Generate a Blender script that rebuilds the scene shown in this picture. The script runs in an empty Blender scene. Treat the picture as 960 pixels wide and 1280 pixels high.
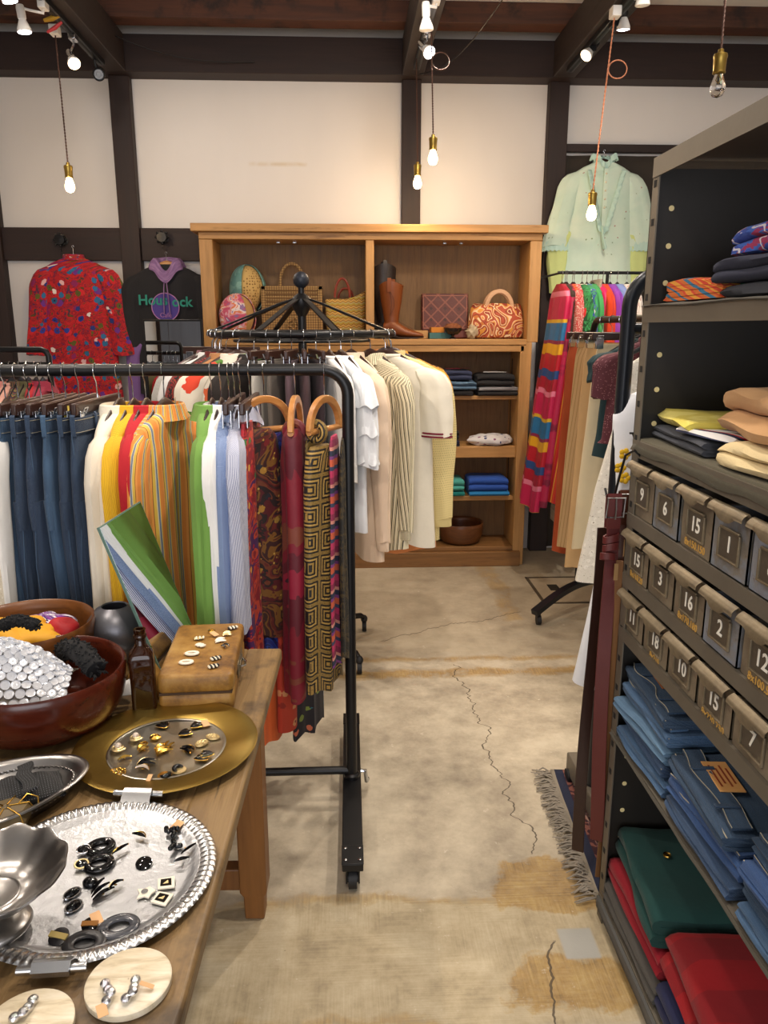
import bpy, bmesh, math, random
from mathutils import Vector, Matrix, noise as mnoise
PI = math.pi
SC = bpy.context.scene
C = SC.collection
RND = random.Random(7)
def V(*a): return Vector(a)

# ---------------------------------------------------------------- camera model (f in pixels of a 960x1280 frame)
F, H = 960.0, 1.55
TH = math.atan(230/960.0)
PSI = math.atan(45*math.cos(TH)/960.0)
FW = V(math.sin(PSI)*math.cos(TH), math.cos(PSI)*math.cos(TH), -math.sin(TH))
RT = V(math.cos(PSI), -math.sin(PSI), 0)
UP = RT.cross(FW)
CAM = V(0, 0, H)
def at(u, v, x=None, y=None, z=None):
    d = FW + RT*((u-480)/F) - UP*((v-640)/F)
    if x is not None: t = (x-CAM.x)/d.x
    elif y is not None: t = (y-CAM.y)/d.y
    else: t = (z-CAM.z)/d.z
    return CAM + d*t
cd = bpy.data.cameras.new('camera'); co = bpy.data.objects.new('camera', cd); C.objects.link(co)
mw = Matrix((RT, UP, -FW)).transposed().to_4x4(); mw.translation = CAM
co.matrix_world = mw
cd.sensor_fit = 'VERTICAL'; cd.sensor_height = 36; cd.sensor_width = 27; cd.lens = F/1280*36
cd.clip_start = 0.02
SC.camera = co

# ---------------------------------------------------------------- objects
def tag(o, label=None, cat=None, group=None, kind=None):
    if label: o['label'] = label
    if cat: o['category'] = cat
    if group: o['group'] = group
    if kind: o['kind'] = kind
    return o
def thing(name, label, cat, loc=(0,0,0), rz=0, group=None, rot=None):
    o = bpy.data.objects.new(name, None); o.empty_display_size = .05; C.objects.link(o)
    o.location = loc; o.rotation_euler = rot if rot else (0, 0, rz)
    return tag(o, label, cat, group)
def copy_tree(o, parent=None):
    c = o.copy(); C.objects.link(c)
    if parent: c.parent = parent
    for ch in list(o.children): copy_tree(ch, c)
    return c
def dup(o, label, loc, rz=0, group=None, rot=None):
    c = copy_tree(o); c.location = loc; c.rotation_euler = rot if rot else (0, 0, rz)
    c['label'] = label
    if group: c['group'] = group
    return c
def RX(a): return Matrix.Rotation(a, 4, 'X')
def RY(a): return Matrix.Rotation(a, 4, 'Y')
def RZ(a): return Matrix.Rotation(a, 4, 'Z')
def TR(*p): return Matrix.Translation(Vector(p))

class MB:
    def __init__(s): s.v = []; s.f = []; s.u = []; s.m = []
    def add(s, vs, fs, uvs=None, mi=0, M=None):
        o = len(s.v)
        s.v += [(M @ Vector(p)) if M else Vector(p) for p in vs]
        for i, f in enumerate(fs):
            s.f.append([o+k for k in f]); s.u.append(uvs[i] if uvs else None)
            s.m.append(mi[i] if isinstance(mi, list) else mi)
        return s
    def box(s, c, d, M=None, mi=0):
        x, y, z = [k/2 for k in d]; c = Vector(c)
        vs = [c+V(a*x, b*y, e*z) for e in (-1,1) for b in (-1,1) for a in (-1,1)]
        fs = [(0,2,3,1),(4,5,7,6),(0,1,5,4),(2,6,7,3),(0,4,6,2),(1,3,7,5)]
        return s.add(vs, fs, None, mi, M)
    def box2(s, a, b, M=None, mi=0):
        a, b = Vector(a), Vector(b); return s.box((a+b)/2, [abs(k) for k in (b-a)], M, mi)
    def loft(s, rings, closed=True, caps=(1,1), uv=None, mi=0, M=None, loop=False):
        n = len(rings[0]); m = len(rings)
        vs = [p for r in rings for p in r]; fs = []; us = []
        for i in range(m if loop else m-1):
            i2 = (i+1) % m
            for j in range(n if closed else n-1):
                k = (j+1) % n
                fs.append((i*n+j, i*n+k, i2*n+k, i2*n+j))
                if uv: us.append([uv(i,j), uv(i,j+1), uv(i+1,j+1), uv(i+1,j)])
        if closed and not loop:
            for c, i in ((caps[0],0),(caps[1],m-1)):
                if c:
                    fs.append(tuple(range(i*n, i*n+n)) if i else tuple(range(n-1,-1,-1)))
                    if uv: us.append([uv(i,j) for j in (range(n) if i else range(n-1,-1,-1))])
        return s.add(vs, fs, us if uv else None, mi, M)
    def cyl(s, a, b, r0, r1=None, n=16, caps=(1,1), mi=0, M=None):
        return s.tube([a, b], [r0, r0 if r1 is None else r1], n, mi=mi, M=M, caps=caps)
    def tube(s, pts, r, n=8, loop=False, mi=0, M=None, caps=(1,1), flat=1.0, up=None):
        pts = [Vector(p) for p in pts]; m = len(pts)
        rr = r if isinstance(r, (list, tuple)) else [r]*m
        rings = []; nrm = None; L = [0]
        for i in range(m):
            if loop: t = pts[(i+1) % m]-pts[i-1]
            else: t = pts[min(i+1,m-1)]-pts[max(i-1,0)]
            t = t.normalized() if t.length > 1e-9 else V(0,0,1)
            if up is not None: nrm = Vector(up)
            if nrm is None: nrm = V(0,0,1) if abs(t.z) < .9 else V(1,0,0)
            nrm = nrm - t*nrm.dot(t)
            nrm = nrm.normalized() if nrm.length > 1e-6 else t.orthogonal().normalized()
            b = t.cross(nrm)
            rings.append([pts[i]+(nrm*math.cos(2*PI*j/n)*flat+b*math.sin(2*PI*j/n))*rr[i] for j in range(n)])
            if i: L.append(L[-1]+(pts[i]-pts[i-1]).length)
        L.append(L[-1]+.01)
        return s.loft(rings, True, caps, lambda i, j: (j/n*2*PI*rr[min(i,m-1)], -L[i]), mi, M, loop)
    def lathe(s, prof, n=40, mi=0, M=None, fn=None, caps=(0,0), sx=1, sy=1):
        rings = []
        for (r, z) in prof:
            ring = []
            for j in range(n):
                a = 2*PI*j/n; rr = r; zz = z
                if fn: rr, zz = fn(a, r, z)
                ring.append(V(rr*math.cos(a)*sx, rr*math.sin(a)*sy, zz))
            rings.append(ring)
        return s.loft(rings, True, caps, lambda i, j: (j/n, i/max(1, len(prof)-1)), mi, M)
    def ell(s, c, r, nu=16, nv=10, mi=0, M=None, fn=None):
        r = (r,)*3 if not isinstance(r, (tuple, list)) else r; c = Vector(c); rings = []
        for i in range(nv+1):
            t = PI*min(max(i/nv, .02), .98)
            ring = []
            for j in range(nu):
                a = 2*PI*j/nu
                p = V(math.sin(t)*math.cos(a)*r[0], math.sin(t)*math.sin(a)*r[1], -math.cos(t)*r[2])
                if fn: p = fn(p)
                ring.append(c+p)
            rings.append(ring)
        return s.loft(rings, True, (1,1), lambda i, j: (j/nu*2*PI*r[0], i/nv*PI*r[2]), mi, M)
    def torus(s, c, R, r, n=32, k=10, M=None, mi=0, sy=1.0, fz=1.0):
        rings = []; c = Vector(c)
        for i in range(n):
            a = 2*PI*i/n
            rings.append([c+V((R+r*math.cos(b))*math.cos(a), (R*sy+r*math.cos(b))*math.sin(a), r*fz*math.sin(b)) for b in [2*PI*j/k for j in range(k)]])
        return s.loft(rings, True, (0,0), lambda i, j: (i/n*2*PI*R, j/k*2*PI*r), mi, M, True)
    def prism(s, poly, h, M=None, mi=0):
        n = len(poly)
        vs = [V(x, y, 0) for x, y in poly]+[V(x, y, h) for x, y in poly]
        fs = [tuple(range(n-1,-1,-1)), tuple(range(n, 2*n))]+[(i, (i+1) % n, n+(i+1) % n, n+i) for i in range(n)]
        uv = [[(vs[k].x, vs[k].y) for k in f] for f in fs]
        return s.add(vs, fs, uv, mi, M)
    def ribbon(s, pts, ws, th, mi=0, M=None, loop=False):
        """strip through pts; ws = half-width vector (one or one per point), th = thickness"""
        pts = [Vector(p) for p in pts]; m = len(pts); rings = []; L = [0]
        ws = [Vector(w) for w in ws] if isinstance(ws, list) else [Vector(ws)]*m
        for i in range(m):
            t = (pts[(i+1) % m]-pts[i-1]) if loop else (pts[min(i+1,m-1)]-pts[max(i-1,0)])
            q = t.cross(ws[i]); q = q.normalized()*(th/2) if q.length > 1e-9 else V(0,0,th/2)
            w = ws[i]; p = pts[i]
            rings.append([p-w-q, p+w-q, p+w+q, p-w+q])
            if i: L.append(L[-1]+(p-pts[i-1]).length)
        L.append(L[-1]); uu = [0, .5, .52, 1, 1]
        wl = ws[0].length*2
        return s.loft(rings, True, (1,1), lambda i, j: (uu[j]*wl*2, -L[min(i,len(L)-1)]), mi, M, loop)
    def grid(s, fn, nu, nv, mi=0, M=None, uv=None):
        vs = [fn(i/nu, j/nv) for j in range(nv+1) for i in range(nu+1)]; fs = []; us = []
        uvf = uv or (lambda a, b: (a, b))
        for j in range(nv):
            for i in range(nu):
                k = j*(nu+1)+i
                fs.append((k, k+1, k+nu+2, k+nu+1))
                us.append([uvf(i/nu, j/nv), uvf((i+1)/nu, j/nv), uvf((i+1)/nu, (j+1)/nv), uvf(i/nu, (j+1)/nv)])
        return s.add(vs, fs, us, mi, M)
    def build(s, name, mat, parent=None, smooth=True, bev=0, ang=38, sub=0, solid=0, loc=None, rot=None, label=None, recalc=True):
        me = bpy.data.meshes.new(name)
        me.from_pydata([tuple(p) for p in s.v], [], s.f)
        ul = me.uv_layers.new(name='UVMap').data
        for p in me.polygons:
            u = s.u[p.index]; p.material_index = s.m[p.index]
            if u:
                for k, li in enumerate(p.loop_indices): ul[li].uv = u[k]
        for m in (mat if isinstance(mat, (list, tuple)) else [mat]): me.materials.append(m)
        if recalc:
            bm = bmesh.new(); bm.from_mesh(me); bmesh.ops.recalc_face_normals(bm, faces=bm.faces); bm.to_mesh(me); bm.free()
        if smooth:
            me.shade_smooth()
            if ang: me.set_sharp_from_angle(angle=math.radians(ang))
        o = bpy.data.objects.new(name, me); C.objects.link(o)
        if parent: o.parent = parent
        if loc: o.location = loc
        if rot: o.rotation_euler = rot
        if solid:
            d = o.modifiers.new('solid', 'SOLIDIFY'); d.thickness = solid; d.offset = 0
        if bev:
            d = o.modifiers.new('bevel', 'BEVEL'); d.width = bev; d.segments = 2; d.limit_method = 'ANGLE'; d.angle_limit = .7
            d.harden_normals = False
        if sub:
            d = o.modifiers.new('sub', 'SUBSURF'); d.levels = sub; d.render_levels = sub
        if label: o['label'] = label
        return o
def text(name, body, size, mat, parent, loc, rot=None, M=None, ext=.0004, align='CENTER', label=None, bold=0):
    cu = bpy.data.curves.new(name, 'FONT'); cu.body = body; cu.size = size; cu.extrude = ext
    cu.align_x = align; cu.align_y = 'CENTER'; cu.offset = bold; cu.resolution_u = 3
    cu.materials.append(mat)
    t_ = bpy.data.objects.new(name, cu); C.objects.link(t_)
    bpy.context.view_layer.update()
    me = bpy.data.meshes.new_from_object(t_.evaluated_get(bpy.context.evaluated_depsgraph_get()))
    bpy.data.objects.remove(t_); bpy.data.curves.remove(cu)
    if not me.materials: me.materials.append(mat)
    o = bpy.data.objects.new(name, me); C.objects.link(o); o.parent = parent
    if M: o.matrix_local = M
    else:
        o.location = loc; o.rotation_euler = rot or (0,0,0)
    return o
def lerp(a, b, t): return a+(b-a)*t
def keyed(keys, n):
    """keys: tuples (t0.., ...) interpolated (smooth) at n stations over the first value"""
    out = []
    t0, t1 = keys[0][0], keys[-1][0]
    for i in range(n):
        t = t0+(t1-t0)*i/(n-1); k = 0
        while k < len(keys)-2 and (t-keys[k+1][0])*(1 if t1 > t0 else -1) > 0: k += 1
        a, b = keys[k], keys[k+1]
        f = (t-a[0])/(b[0]-a[0]) if b[0] != a[0] else 0
        f = min(max(f, 0), 1)
        out.append(tuple([t]+[lerp(p, q, f) for p, q in zip(a[1:], b[1:])]))
    return out
def nz(x, y=0, z=0): return mnoise.noise(V(x, y, z))
# ---------------------------------------------------------------- materials
def lin(h):
    h = h.lstrip('#'); o = []
    for i in (0, 2, 4):
        c = int(h[i:i+2], 16)/255; o.append(c/12.92 if c <= .04045 else ((c+.055)/1.055)**2.4)
    return (*o, 1)
class G:
    def __init__(s, name):
        s.mat = bpy.data.materials.new(name); s.mat.use_nodes = True
        s.t = s.mat.node_tree; s.bsdf = s.t.nodes['Principled BSDF']
    def n(s, typ, ins=None, **props):
        d = s.t.nodes.new(typ)
        for k, v in props.items(): setattr(d, k, v)
        for k, v in (ins or {}).items(): s.set(d.inputs[k], v)
        return d
    def set(s, sock, v):
        if isinstance(v, bpy.types.NodeSocket): s.t.links.new(v, sock)
        elif v is not None: sock.default_value = v
    def m(s, op, a, b=None, c=None, clamp=False):
        d = s.n('ShaderNodeMath', operation=op, use_clamp=clamp)
        for i, v in enumerate((a, b, c)):
            if v is not None: s.set(d.inputs[i], v)
        return d.outputs[0]
    def mix(s, f, a, b, bt='MIX'):
        d = s.n('ShaderNodeMix', data_type='RGBA', blend_type=bt)
        s.set(d.inputs[0], f); s.set(d.inputs[6], lin(a) if isinstance(a, str) else a); s.set(d.inputs[7], lin(b) if isinstance(b, str) else b)
        return d.outputs[2]
    def ramp(s, f, stops, const=False):
        d = s.n('ShaderNodeValToRGB', {0: f}); r = d.color_ramp
        r.interpolation = 'CONSTANT' if const else 'LINEAR'
        while len(r.elements) < len(stops): r.elements.new(.5)
        for e, (p, c) in zip(r.elements, stops):
            e.position = p; e.color = lin(c) if isinstance(c, str) else (c, c, c, 1)
        return d.outputs[0]
    def co(s, kind='Object'): return s.n('ShaderNodeTexCoord').outputs[kind]
    def mp(s, v, sc=(1,1,1), rot=(0,0,0), loc=(0,0,0)):
        return s.n('ShaderNodeMapping', {'Vector': v, 'Scale': sc, 'Rotation': rot, 'Location': loc}).outputs[0]
    def xyz(s, v): return s.n('ShaderNodeSeparateXYZ', {0: v}).outputs
    def noise(s, v, sc, det=3, ro=.55, di=0.0):
        return s.n('ShaderNodeTexNoise', {'Vector': v, 'Scale': sc, 'Detail': det, 'Roughness': ro, 'Distortion': di}).outputs[0]
    def vor(s, v, sc, feat='F1', rnd=1.0):
        return s.n('ShaderNodeTexVoronoi', {'Vector': v, 'Scale': sc, 'Randomness': rnd}, feature=feat)
    def box(s, X, Y, x0, x1, y0, y1, soft=.02):
        """soft mask of a rectangle"""
        f = None
        for a, lo, hi in ((X, x0, x1), (Y, y0, y1)):
            p = s.n('ShaderNodeMapRange', {0: a, 1: lo-soft, 2: lo+soft}).outputs[0]
            q = s.n('ShaderNodeMapRange', {0: a, 1: hi-soft, 2: hi+soft, 3: 1.0, 4: 0.0}).outputs[0]
            r = s.m('MULTIPLY', p, q); f = r if f is None else s.m('MULTIPLY', f, r)
        return f
    def bump(s, h, st=.3, d=.01):
        b = s.n('ShaderNodeBump', {'Height': h, 'Strength': st, 'Distance': d}); s.set(s.bsdf.inputs['Normal'], b.outputs[0])
    def out(s, col, rough=.6, metal=0.0, **kw):
        s.set(s.bsdf.inputs['Base Color'], lin(col) if isinstance(col, str) else col)
        s.set(s.bsdf.inputs['Roughness'], rough); s.set(s.bsdf.inputs['Metallic'], metal)
        for k, v in kw.items(): s.set(s.bsdf.inputs[k.replace('_', ' ')], v)
        return s.mat
_mc = {}
def cached(fn):
    def w(name, *a, **k):
        if name not in _mc: _mc[name] = fn(name, *a, **k)
        return _mc[name]
    return w
@cached
def plain(name, c, rough=.5, metal=0.0, var=.12, sc=12, bump=0.0, bsc=60, **kw):
    g = G(name); v = g.co()
    n = g.noise(v, sc, 4)
    colr = g.mix(g.m('MULTIPLY', g.m('SUBTRACT', n, .5), 2*var), c, '#000000') if False else g.n('ShaderNodeHueSaturation', {'Color': lin(c), 'Value': g.m('MULTIPLY_ADD', n, 2*var, 1-var)}).outputs[0]
    if bump: g.bump(g.noise(v, bsc, 4), bump, .004)
    rv = g.m('MULTIPLY_ADD', n, .2*rough, rough*.9)
    return g.out(colr, rv, metal, **kw)
@cached
def wood(name, c1, c2, axis=2, sc=9, rough=.5, dark=None, bump=.15, st=14, damage=None):
    g = G(name); v = g.co(); s3 = [sc*st/10]*3; s3[axis] = sc*.09
    v2 = g.mp(v, s3)
    n = g.noise(v2, 1.6, 6, .6, .6); n2 = g.noise(v2, 7, 3, .6)
    colr = g.ramp(g.m('MULTIPLY_ADD', n2, .3, g.m('MULTIPLY', n, .8)), [(.35, c2), (.62, c1), (.75, c2)])
    if dark: colr = g.mix(g.n('ShaderNodeMapRange', {0: g.noise(v, 6, 5, .65), 1: .52, 2: .66}).outputs[0], colr, dark)
    if damage:
        sp = g.n('ShaderNodeMapRange', {0: g.noise(v2, 3.1, 8, .75), 1: .58, 2: .66}).outputs[0]
        colr = g.mix(g.m('MULTIPLY', sp, .8), colr, damage)
    g.bump(n2, bump, .003)
    return g.out(colr, g.m('MULTIPLY_ADD', n, .2, rough-.1))
@cached
def glow(name, c, st):
    g = G(name); return g.out('#ffffff', .3, 0, Emission_Color=lin(c), Emission_Strength=st)
# ---- fabrics: pattern functions take (g, uv vector in metres) and give a colour socket
def fab(name, pat, rough=.85, bump=.25, fine=1100, coords='UV', sheen=.04, var=.05):
    if name in _mc: return _mc[name]
    g = G(name); v = g.co(coords)
    colr = lin(pat) if isinstance(pat, str) else pat(g, v)
    n = g.noise(v, 22, 3)
    colr = g.n('ShaderNodeHueSaturation', {'Color': colr, 'Value': g.m('MULTIPLY_ADD', n, 2*var, 1-var)}).outputs[0]
    h = g.m('ADD', g.m('MULTIPLY', n, 1.0), g.m('MULTIPLY', g.noise(v, fine, 1), .12))
    g.bump(h, bump, .006)
    _mc[name] = g.out(colr, rough, 0, Sheen_Weight=sheen)
    return _mc[name]
def stripes(bands, axis=0, wob=0.0):
    def p(g, v):
        per = sum(b[0] for b in bands); t = g.xyz(v)[axis]
        if wob: t = g.m('MULTIPLY_ADD', g.noise(v, 9, 2), wob, t)
        f = g.m('FRACT', g.m('DIVIDE', t, per)); acc = 0; st = []
        for w, c in bands: st.append((acc/per, c)); acc += w
        return g.ramp(f, st, True)
    return p
def dots(bg, fg, sc=60, r=.22, rnd=.0):
    def p(g, v):
        d = g.vor(v, sc, 'F1', rnd).outputs['Distance']
        return g.mix(g.m('LESS_THAN', d, r), bg, fg)
    return p
def multi(cols, sc=14, k=3.0, di=1.5, det=2):
    def p(g, v):
        f = g.m('FRACT', g.m('MULTIPLY', g.noise(v, sc, det, .5, di), k)); n = len(cols)
        return g.ramp(f, [(i/n, c) for i, c in enumerate(cols)], True)
    return p
def flowers(bg, layers):
    """layers: (scale, radius, [petal colours], centre colour, share)"""
    def p(g, v):
        c = bg(g, v) if callable(bg) else lin(bg)
        for i, (sc, r, cols, cen, share) in enumerate(layers):
            vn = g.mp(v, loc=(i*3.7+.3, i*1.9, 0))
            vo = g.vor(vn, sc, 'F1', .9)
            d = g.m('MULTIPLY_ADD', g.noise(vn, sc*5, 1), .22, g.m('SUBTRACT', vo.outputs['Distance'], .11))
            rc = g.n('ShaderNodeSeparateColor', {0: vo.outputs['Color']}).outputs
            pc = g.ramp(rc[0], [(k/len(cols), cc) for k, cc in enumerate(cols)], True)
            on = g.m('MULTIPLY', g.m('LESS_THAN', d, r), g.m('LESS_THAN', rc[1], share))
            c = g.mix(on, c, pc)
            if cen: c = g.mix(g.m('MULTIPLY', on, g.m('LESS_THAN', d, r*.34)), c, cen)
        return c
    return p
def squares(cols, s=.075, alt=None):
    def p(g, v):
        x, y, _ = g.xyz(g.mp(v, (1/s, 1/s, 1)))
        a = g.m('ABSOLUTE', g.m('SUBTRACT', g.m('FRACT', x), .5)); b = g.m('ABSOLUTE', g.m('SUBTRACT', g.m('FRACT', y), .5))
        f = g.m('MULTIPLY', g.m('MAXIMUM', a, b), 2); n = len(cols)
        c = g.ramp(f, [(i/n, k) for i, k in enumerate(cols)], True)
        if alt: c = g.mix(g.m('GREATER_THAN', g.noise(v, 260, 2), .62), c, alt)
        return c
    return p
def denim(c1='#27405f', c2='#4a6d92', fade=.5):
    def p(g, v):
        n = g.noise(g.mp(v, (160, 9, 1)), 1, 3); n2 = g.noise(v, 5, 3)
        f = g.m('ADD', g.m('MULTIPLY', n, .5), g.m('MULTIPLY', n2, .6*fade))
        c = g.ramp(f, [(.25, c1), (.75, c2)])
        return g.mix(g.m('MULTIPLY', g.m('GREATER_THAN', g.noise(v, 1500, 1), .6), .22), c, '#a9bccb')
    return p
def bandsv(bands): return stripes(bands, 1)
def blot(bg, fg, sc=8, lo=.5, hi=.54, di=.6):
    def p(g, v):
        c = bg(g, v) if callable(bg) else bg
        return g.mix(g.n('ShaderNodeMapRange', {0: g.noise(v, sc, 3, .5, di), 1: lo, 2: hi}).outputs[0], c, fg)
    return p
def speck(bg, fg, sc=300, thr=.62):
    def p(g, v):
        c = bg(g, v) if callable(bg) else bg
        return g.mix(g.m('GREATER_THAN', g.noise(v, sc, 2), thr), c, fg)
    return p

# shared materials
DARKW = wood('dark timber', '#2e1f1c', '#201514', axis=0, sc=6, rough=.65, bump=.1)
DARKZ = wood('dark timber upright', '#2e1f1c', '#201514', axis=2, sc=6, rough=.65, bump=.1)
DARKY = wood('dark timber lengthways', '#2e2220', '#1f1716', axis=1, sc=6, rough=.65, bump=.1)
BROWNW = wood('brown timber', '#5a3524', '#38211a', axis=0, sc=7, rough=.6, dark='#2a1a15', bump=.15)
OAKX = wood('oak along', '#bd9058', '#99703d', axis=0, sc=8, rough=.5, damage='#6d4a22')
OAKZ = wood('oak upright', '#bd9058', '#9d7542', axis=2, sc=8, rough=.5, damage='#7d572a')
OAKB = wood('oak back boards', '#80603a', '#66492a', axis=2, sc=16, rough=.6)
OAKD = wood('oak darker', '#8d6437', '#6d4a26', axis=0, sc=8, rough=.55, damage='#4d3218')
TABW = wood('worn table wood', '#8a6f47', '#63492b', axis=1, sc=9, rough=.5, dark='#4d3d2a', bump=.5, damage='#332a20')
LEGW = wood('table leg wood', '#8a5a2a', '#68401c', axis=2, sc=5, rough=.5, bump=.2)
HANGW = wood('dark hanger wood', '#3d241c', '#24140f', axis=0, sc=9, rough=.35, bump=.03)
TANW = wood('tan hanger wood', '#c98f52', '#a86c35', axis=0, sc=9, rough=.35, bump=.03)
BLACKM = plain('black painted metal', '#141416', .38, .3, var=.15)
NAVYM = plain('dark blue black painted tube', '#151a22', .35, .3, var=.15)
CHROME = plain('chrome', '#c8ccd2', .14, 1.0, var=.03)
SILVER = plain('worn silver', '#9c9996', .3, 1.0, var=.12, sc=9)
ALU = plain('hammered aluminium', '#b4b6b9', .36, 1.0, var=.08, sc=30, bump=.35, bsc=75)
ALUP = plain('plain aluminium', '#c8cacc', .25, 1.0, var=.05)
BRASS = plain('brass', '#a18643', .34, 1.0, var=.18, sc=16, bump=.1, bsc=35)
GOLD = plain('gold jewellery', '#d8ad52', .22, 1.0, var=.1)
GOLDP = plain('pale gold jewellery', '#e6cf98', .3, .8, var=.1)
JET = plain('jet black gloss', '#09090b', .08, 0, var=.0)
JETM = plain('matt black resin', '#18181b', .35, 0, var=.1)
CREAMP = plain('cream enamel', '#e8dfc4', .35, 0, var=.05)
CARD = plain('kraft card', '#d9ab7b', .8, 0, var=.05)
WHITEP = plain('white plastic', '#e6e4e0', .4, 0, var=.03)
BLACKP = plain('black plastic', '#101012', .4, 0, var=.1)
STEELG = plain('grey steel shelf', '#6d665a', .5, .45, var=.22, sc=9, bump=.1, bsc=30)
STEELD = plain('dark steel sheet', '#221e19', .5, .0, var=.2, sc=5, bump=.06)
RUBBER = plain('rubber', '#18181a', .6, 0)
# ---------------------------------------------------------------- room
YW = 5.30
def struct(name, mb, mat, **k):
    return tag(mb.build(name, mat, **k), kind='structure')
def floor_mat():
    g = G('worn concrete floor'); v = g.co(); X, Y, _ = g.xyz(v)
    n = g.noise(v, 1.6, 6, .65); n2 = g.noise(v, 7, 8, .7); n3 = g.noise(v, 60, 4, .7)
    wob = g.m('MULTIPLY', g.m('SUBTRACT', g.noise(v, 3.0, 6, .7), .5), .22)
    Xw = g.m('ADD', X, wob); Yw = g.m('ADD', Y, g.m('MULTIPLY', wob, .8))
    base = g.ramp(g.m('MULTIPLY_ADD', n2, .5, g.m('MULTIPLY', n, .5)), [(.34, '#857a69'), (.46, '#aea28c'), (.56, '#c6baa2'), (.7, '#d6cdb9')])
    # comb-trowelled glue left in two bays across the aisle
    sel = g.n('ShaderNodeMapRange', {0: g.noise(v, 2.6, 3), 1: .46, 2: .54}).outputs[0]
    ca, cb = g.noise(g.mp(v, (170, 7, 1), (0, 0, .06)), 1, 2), g.noise(g.mp(v, (5, 200, 1)), 1, 2)
    comb = g.m('ADD', g.m('MULTIPLY', ca, sel), g.m('MULTIPLY', cb, g.m('SUBTRACT', 1.0, sel)))
    comb = g.m('MULTIPLY_ADD', comb, .55, g.m('MULTIPLY', n2, .45))
    glue = g.ramp(g.m('MULTIPLY_ADD', n2, .6, g.m('MULTIPLY', comb, .5)), [(.35, '#8d7f62'), (.52, '#b5a480'), (.7, '#cdc0a0')])
    bay = g.box(X, Yw, -3, 3, 1.42, 1.83, .01)
    c = g.mix(g.m('MULTIPLY', bay, .75), base, glue)
    # ochre glue remains
    och = g.ramp(g.m('MULTIPLY_ADD', comb, .7, g.m('MULTIPLY', n2, .3)), [(.36, '#6a5026'), (.5, '#a07c3c'), (.6, '#b3934f'), (.7, '#c4b183')])
    om = g.m('MAXIMUM', g.box(Xw, Yw, .40, 1.1, 1.77, 1.97, .07), g.box(Xw, Yw, .36, .85, 1.46, 1.60, .07))
    om = g.n('ShaderNodeMapRange', {0: g.m('ADD', om, g.m('MULTIPLY', g.m('SUBTRACT', n2, .5), 1.5)), 1: .42, 2: .56}).outputs[0]
    for b in ((-3, 3, 1.815, 1.835), (-3, .2, 1.42, 1.44), (-3, 3, 3.22, 3.30), (-3, 3, 3.40, 3.44), (.85, .95, 3.9, 4.9)):
        om = g.m('MAXIMUM', om, g.m('MULTIPLY', g.box(Xw, Yw, *b, .015), g.n('ShaderNodeMapRange', {0: n2, 1: .38, 2: .5}).outputs[0]))
    spots = g.n('ShaderNodeMapRange', {0: g.noise(v, 2.3, 8, .75), 1: .66, 2: .74}).outputs[0]
    om = g.m('MAXIMUM', om, g.m('MULTIPLY', spots, .35))
    c = g.mix(g.m('MULTIPLY', om, g.m('MULTIPLY_ADD', n3, .6, .45), None, True), c, och)
    # grey worn bay at the back and stains
    c = g.mix(g.m('MULTIPLY', g.box(X, Yw, -3, 3, 3.42, 6, .05), .45), c, '#9c8f78')
    c = g.mix(g.n('ShaderNodeMapRange', {0: g.noise(v, 1.1, 7, .7), 1: .55, 2: .8, 4: .5}).outputs[0], c, '#77695a')
    c = g.mix(g.n('ShaderNodeMapRange', {0: n3, 1: .66, 2: .76, 4: .6}).outputs[0], c, '#6a5d49')
    c = g.mix(g.n('ShaderNodeMapRange', {0: g.noise(v, 24, 5, .75), 1: .63, 2: .7, 4: .5}).outputs[0], c, '#e3dac6')
    # grey patched square
    c = g.mix(g.box(X, Y, .535, .625, 1.60, 1.70, .004), c, '#a9a8a0')
    # cracks
    def crack(x0, slope, yref, lo, hi, amp, w):
        cx = g.m('MULTIPLY_ADD', g.m('SUBTRACT', Y, yref), slope, x0)
        cx = g.m('MULTIPLY_ADD', g.m('SUBTRACT', g.noise(g.mp(v, (.01, 1, 1)), 4.5, 4, .6), .5), amp, cx)
        d = g.m('ABSOLUTE', g.m('SUBTRACT', X, cx))
        m_ = g.m('LESS_THAN', d, g.m('MULTIPLY', g.noise(v, 14, 2), w))
        return g.m('MULTIPLY', m_, g.box(X, Y, -3, 3, lo, hi, .005))
    k = g.m('MAXIMUM', crack(.52, -.03, 2.6, 2.0, 3.35, .30, .0048), crack(.47, .25, 1.5, 1.0, 1.66, .14, .006))
    cy = g.m('MULTIPLY_ADD', g.m('SUBTRACT', g.noise(g.mp(v, (1, .01, 1)), 3.2, 5, .7), .5), .3, g.m('MULTIPLY_ADD', X, .45, 3.6))
    k = g.m('MAXIMUM', k, g.m('MULTIPLY', g.m('LESS_THAN', g.m('ABSOLUTE', g.m('SUBTRACT', Y, cy)), .003), g.box(X, Y, .15, .95, 3, 5, .01)))
    c = g.mix(g.m('MULTIPLY', k, .85), c, '#43382b')
    g.bump(g.m('SUBTRACT', g.m('MULTIPLY_ADD', n3, .5, n2), k), .25, .006)
    return g.out(c, g.m('MULTIPLY_ADD', n2, .3, .45))
struct('floor', MB().box2((-2.6,-3.0,-.1), (2.9,5.4,0)), floor_mat(), smooth=False)
def plaster():
    g = G('white plaster'); v = g.co(); n = g.noise(g.mp(v, (1, 1, .4)), 1.2, 4); n2 = g.noise(v, 30, 5, .6)
    c = g.ramp(n, [(.3, '#dedbd7'), (.7, '#e8e5e2')])
    X, Y, Z = g.xyz(v)
    st = g.m('MULTIPLY', g.box(X, Z, -.62, -.25, 2.555, 2.575, .008), g.n('ShaderNodeMapRange', {0: g.noise(v, 9, 3), 1: .35, 2: .6, 4: .5}).outputs[0])
    c = g.mix(st, c, '#c9b48a')
    g.bump(n2, .12, .004); return g.out(c, .85)
PL = plaster()
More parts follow.
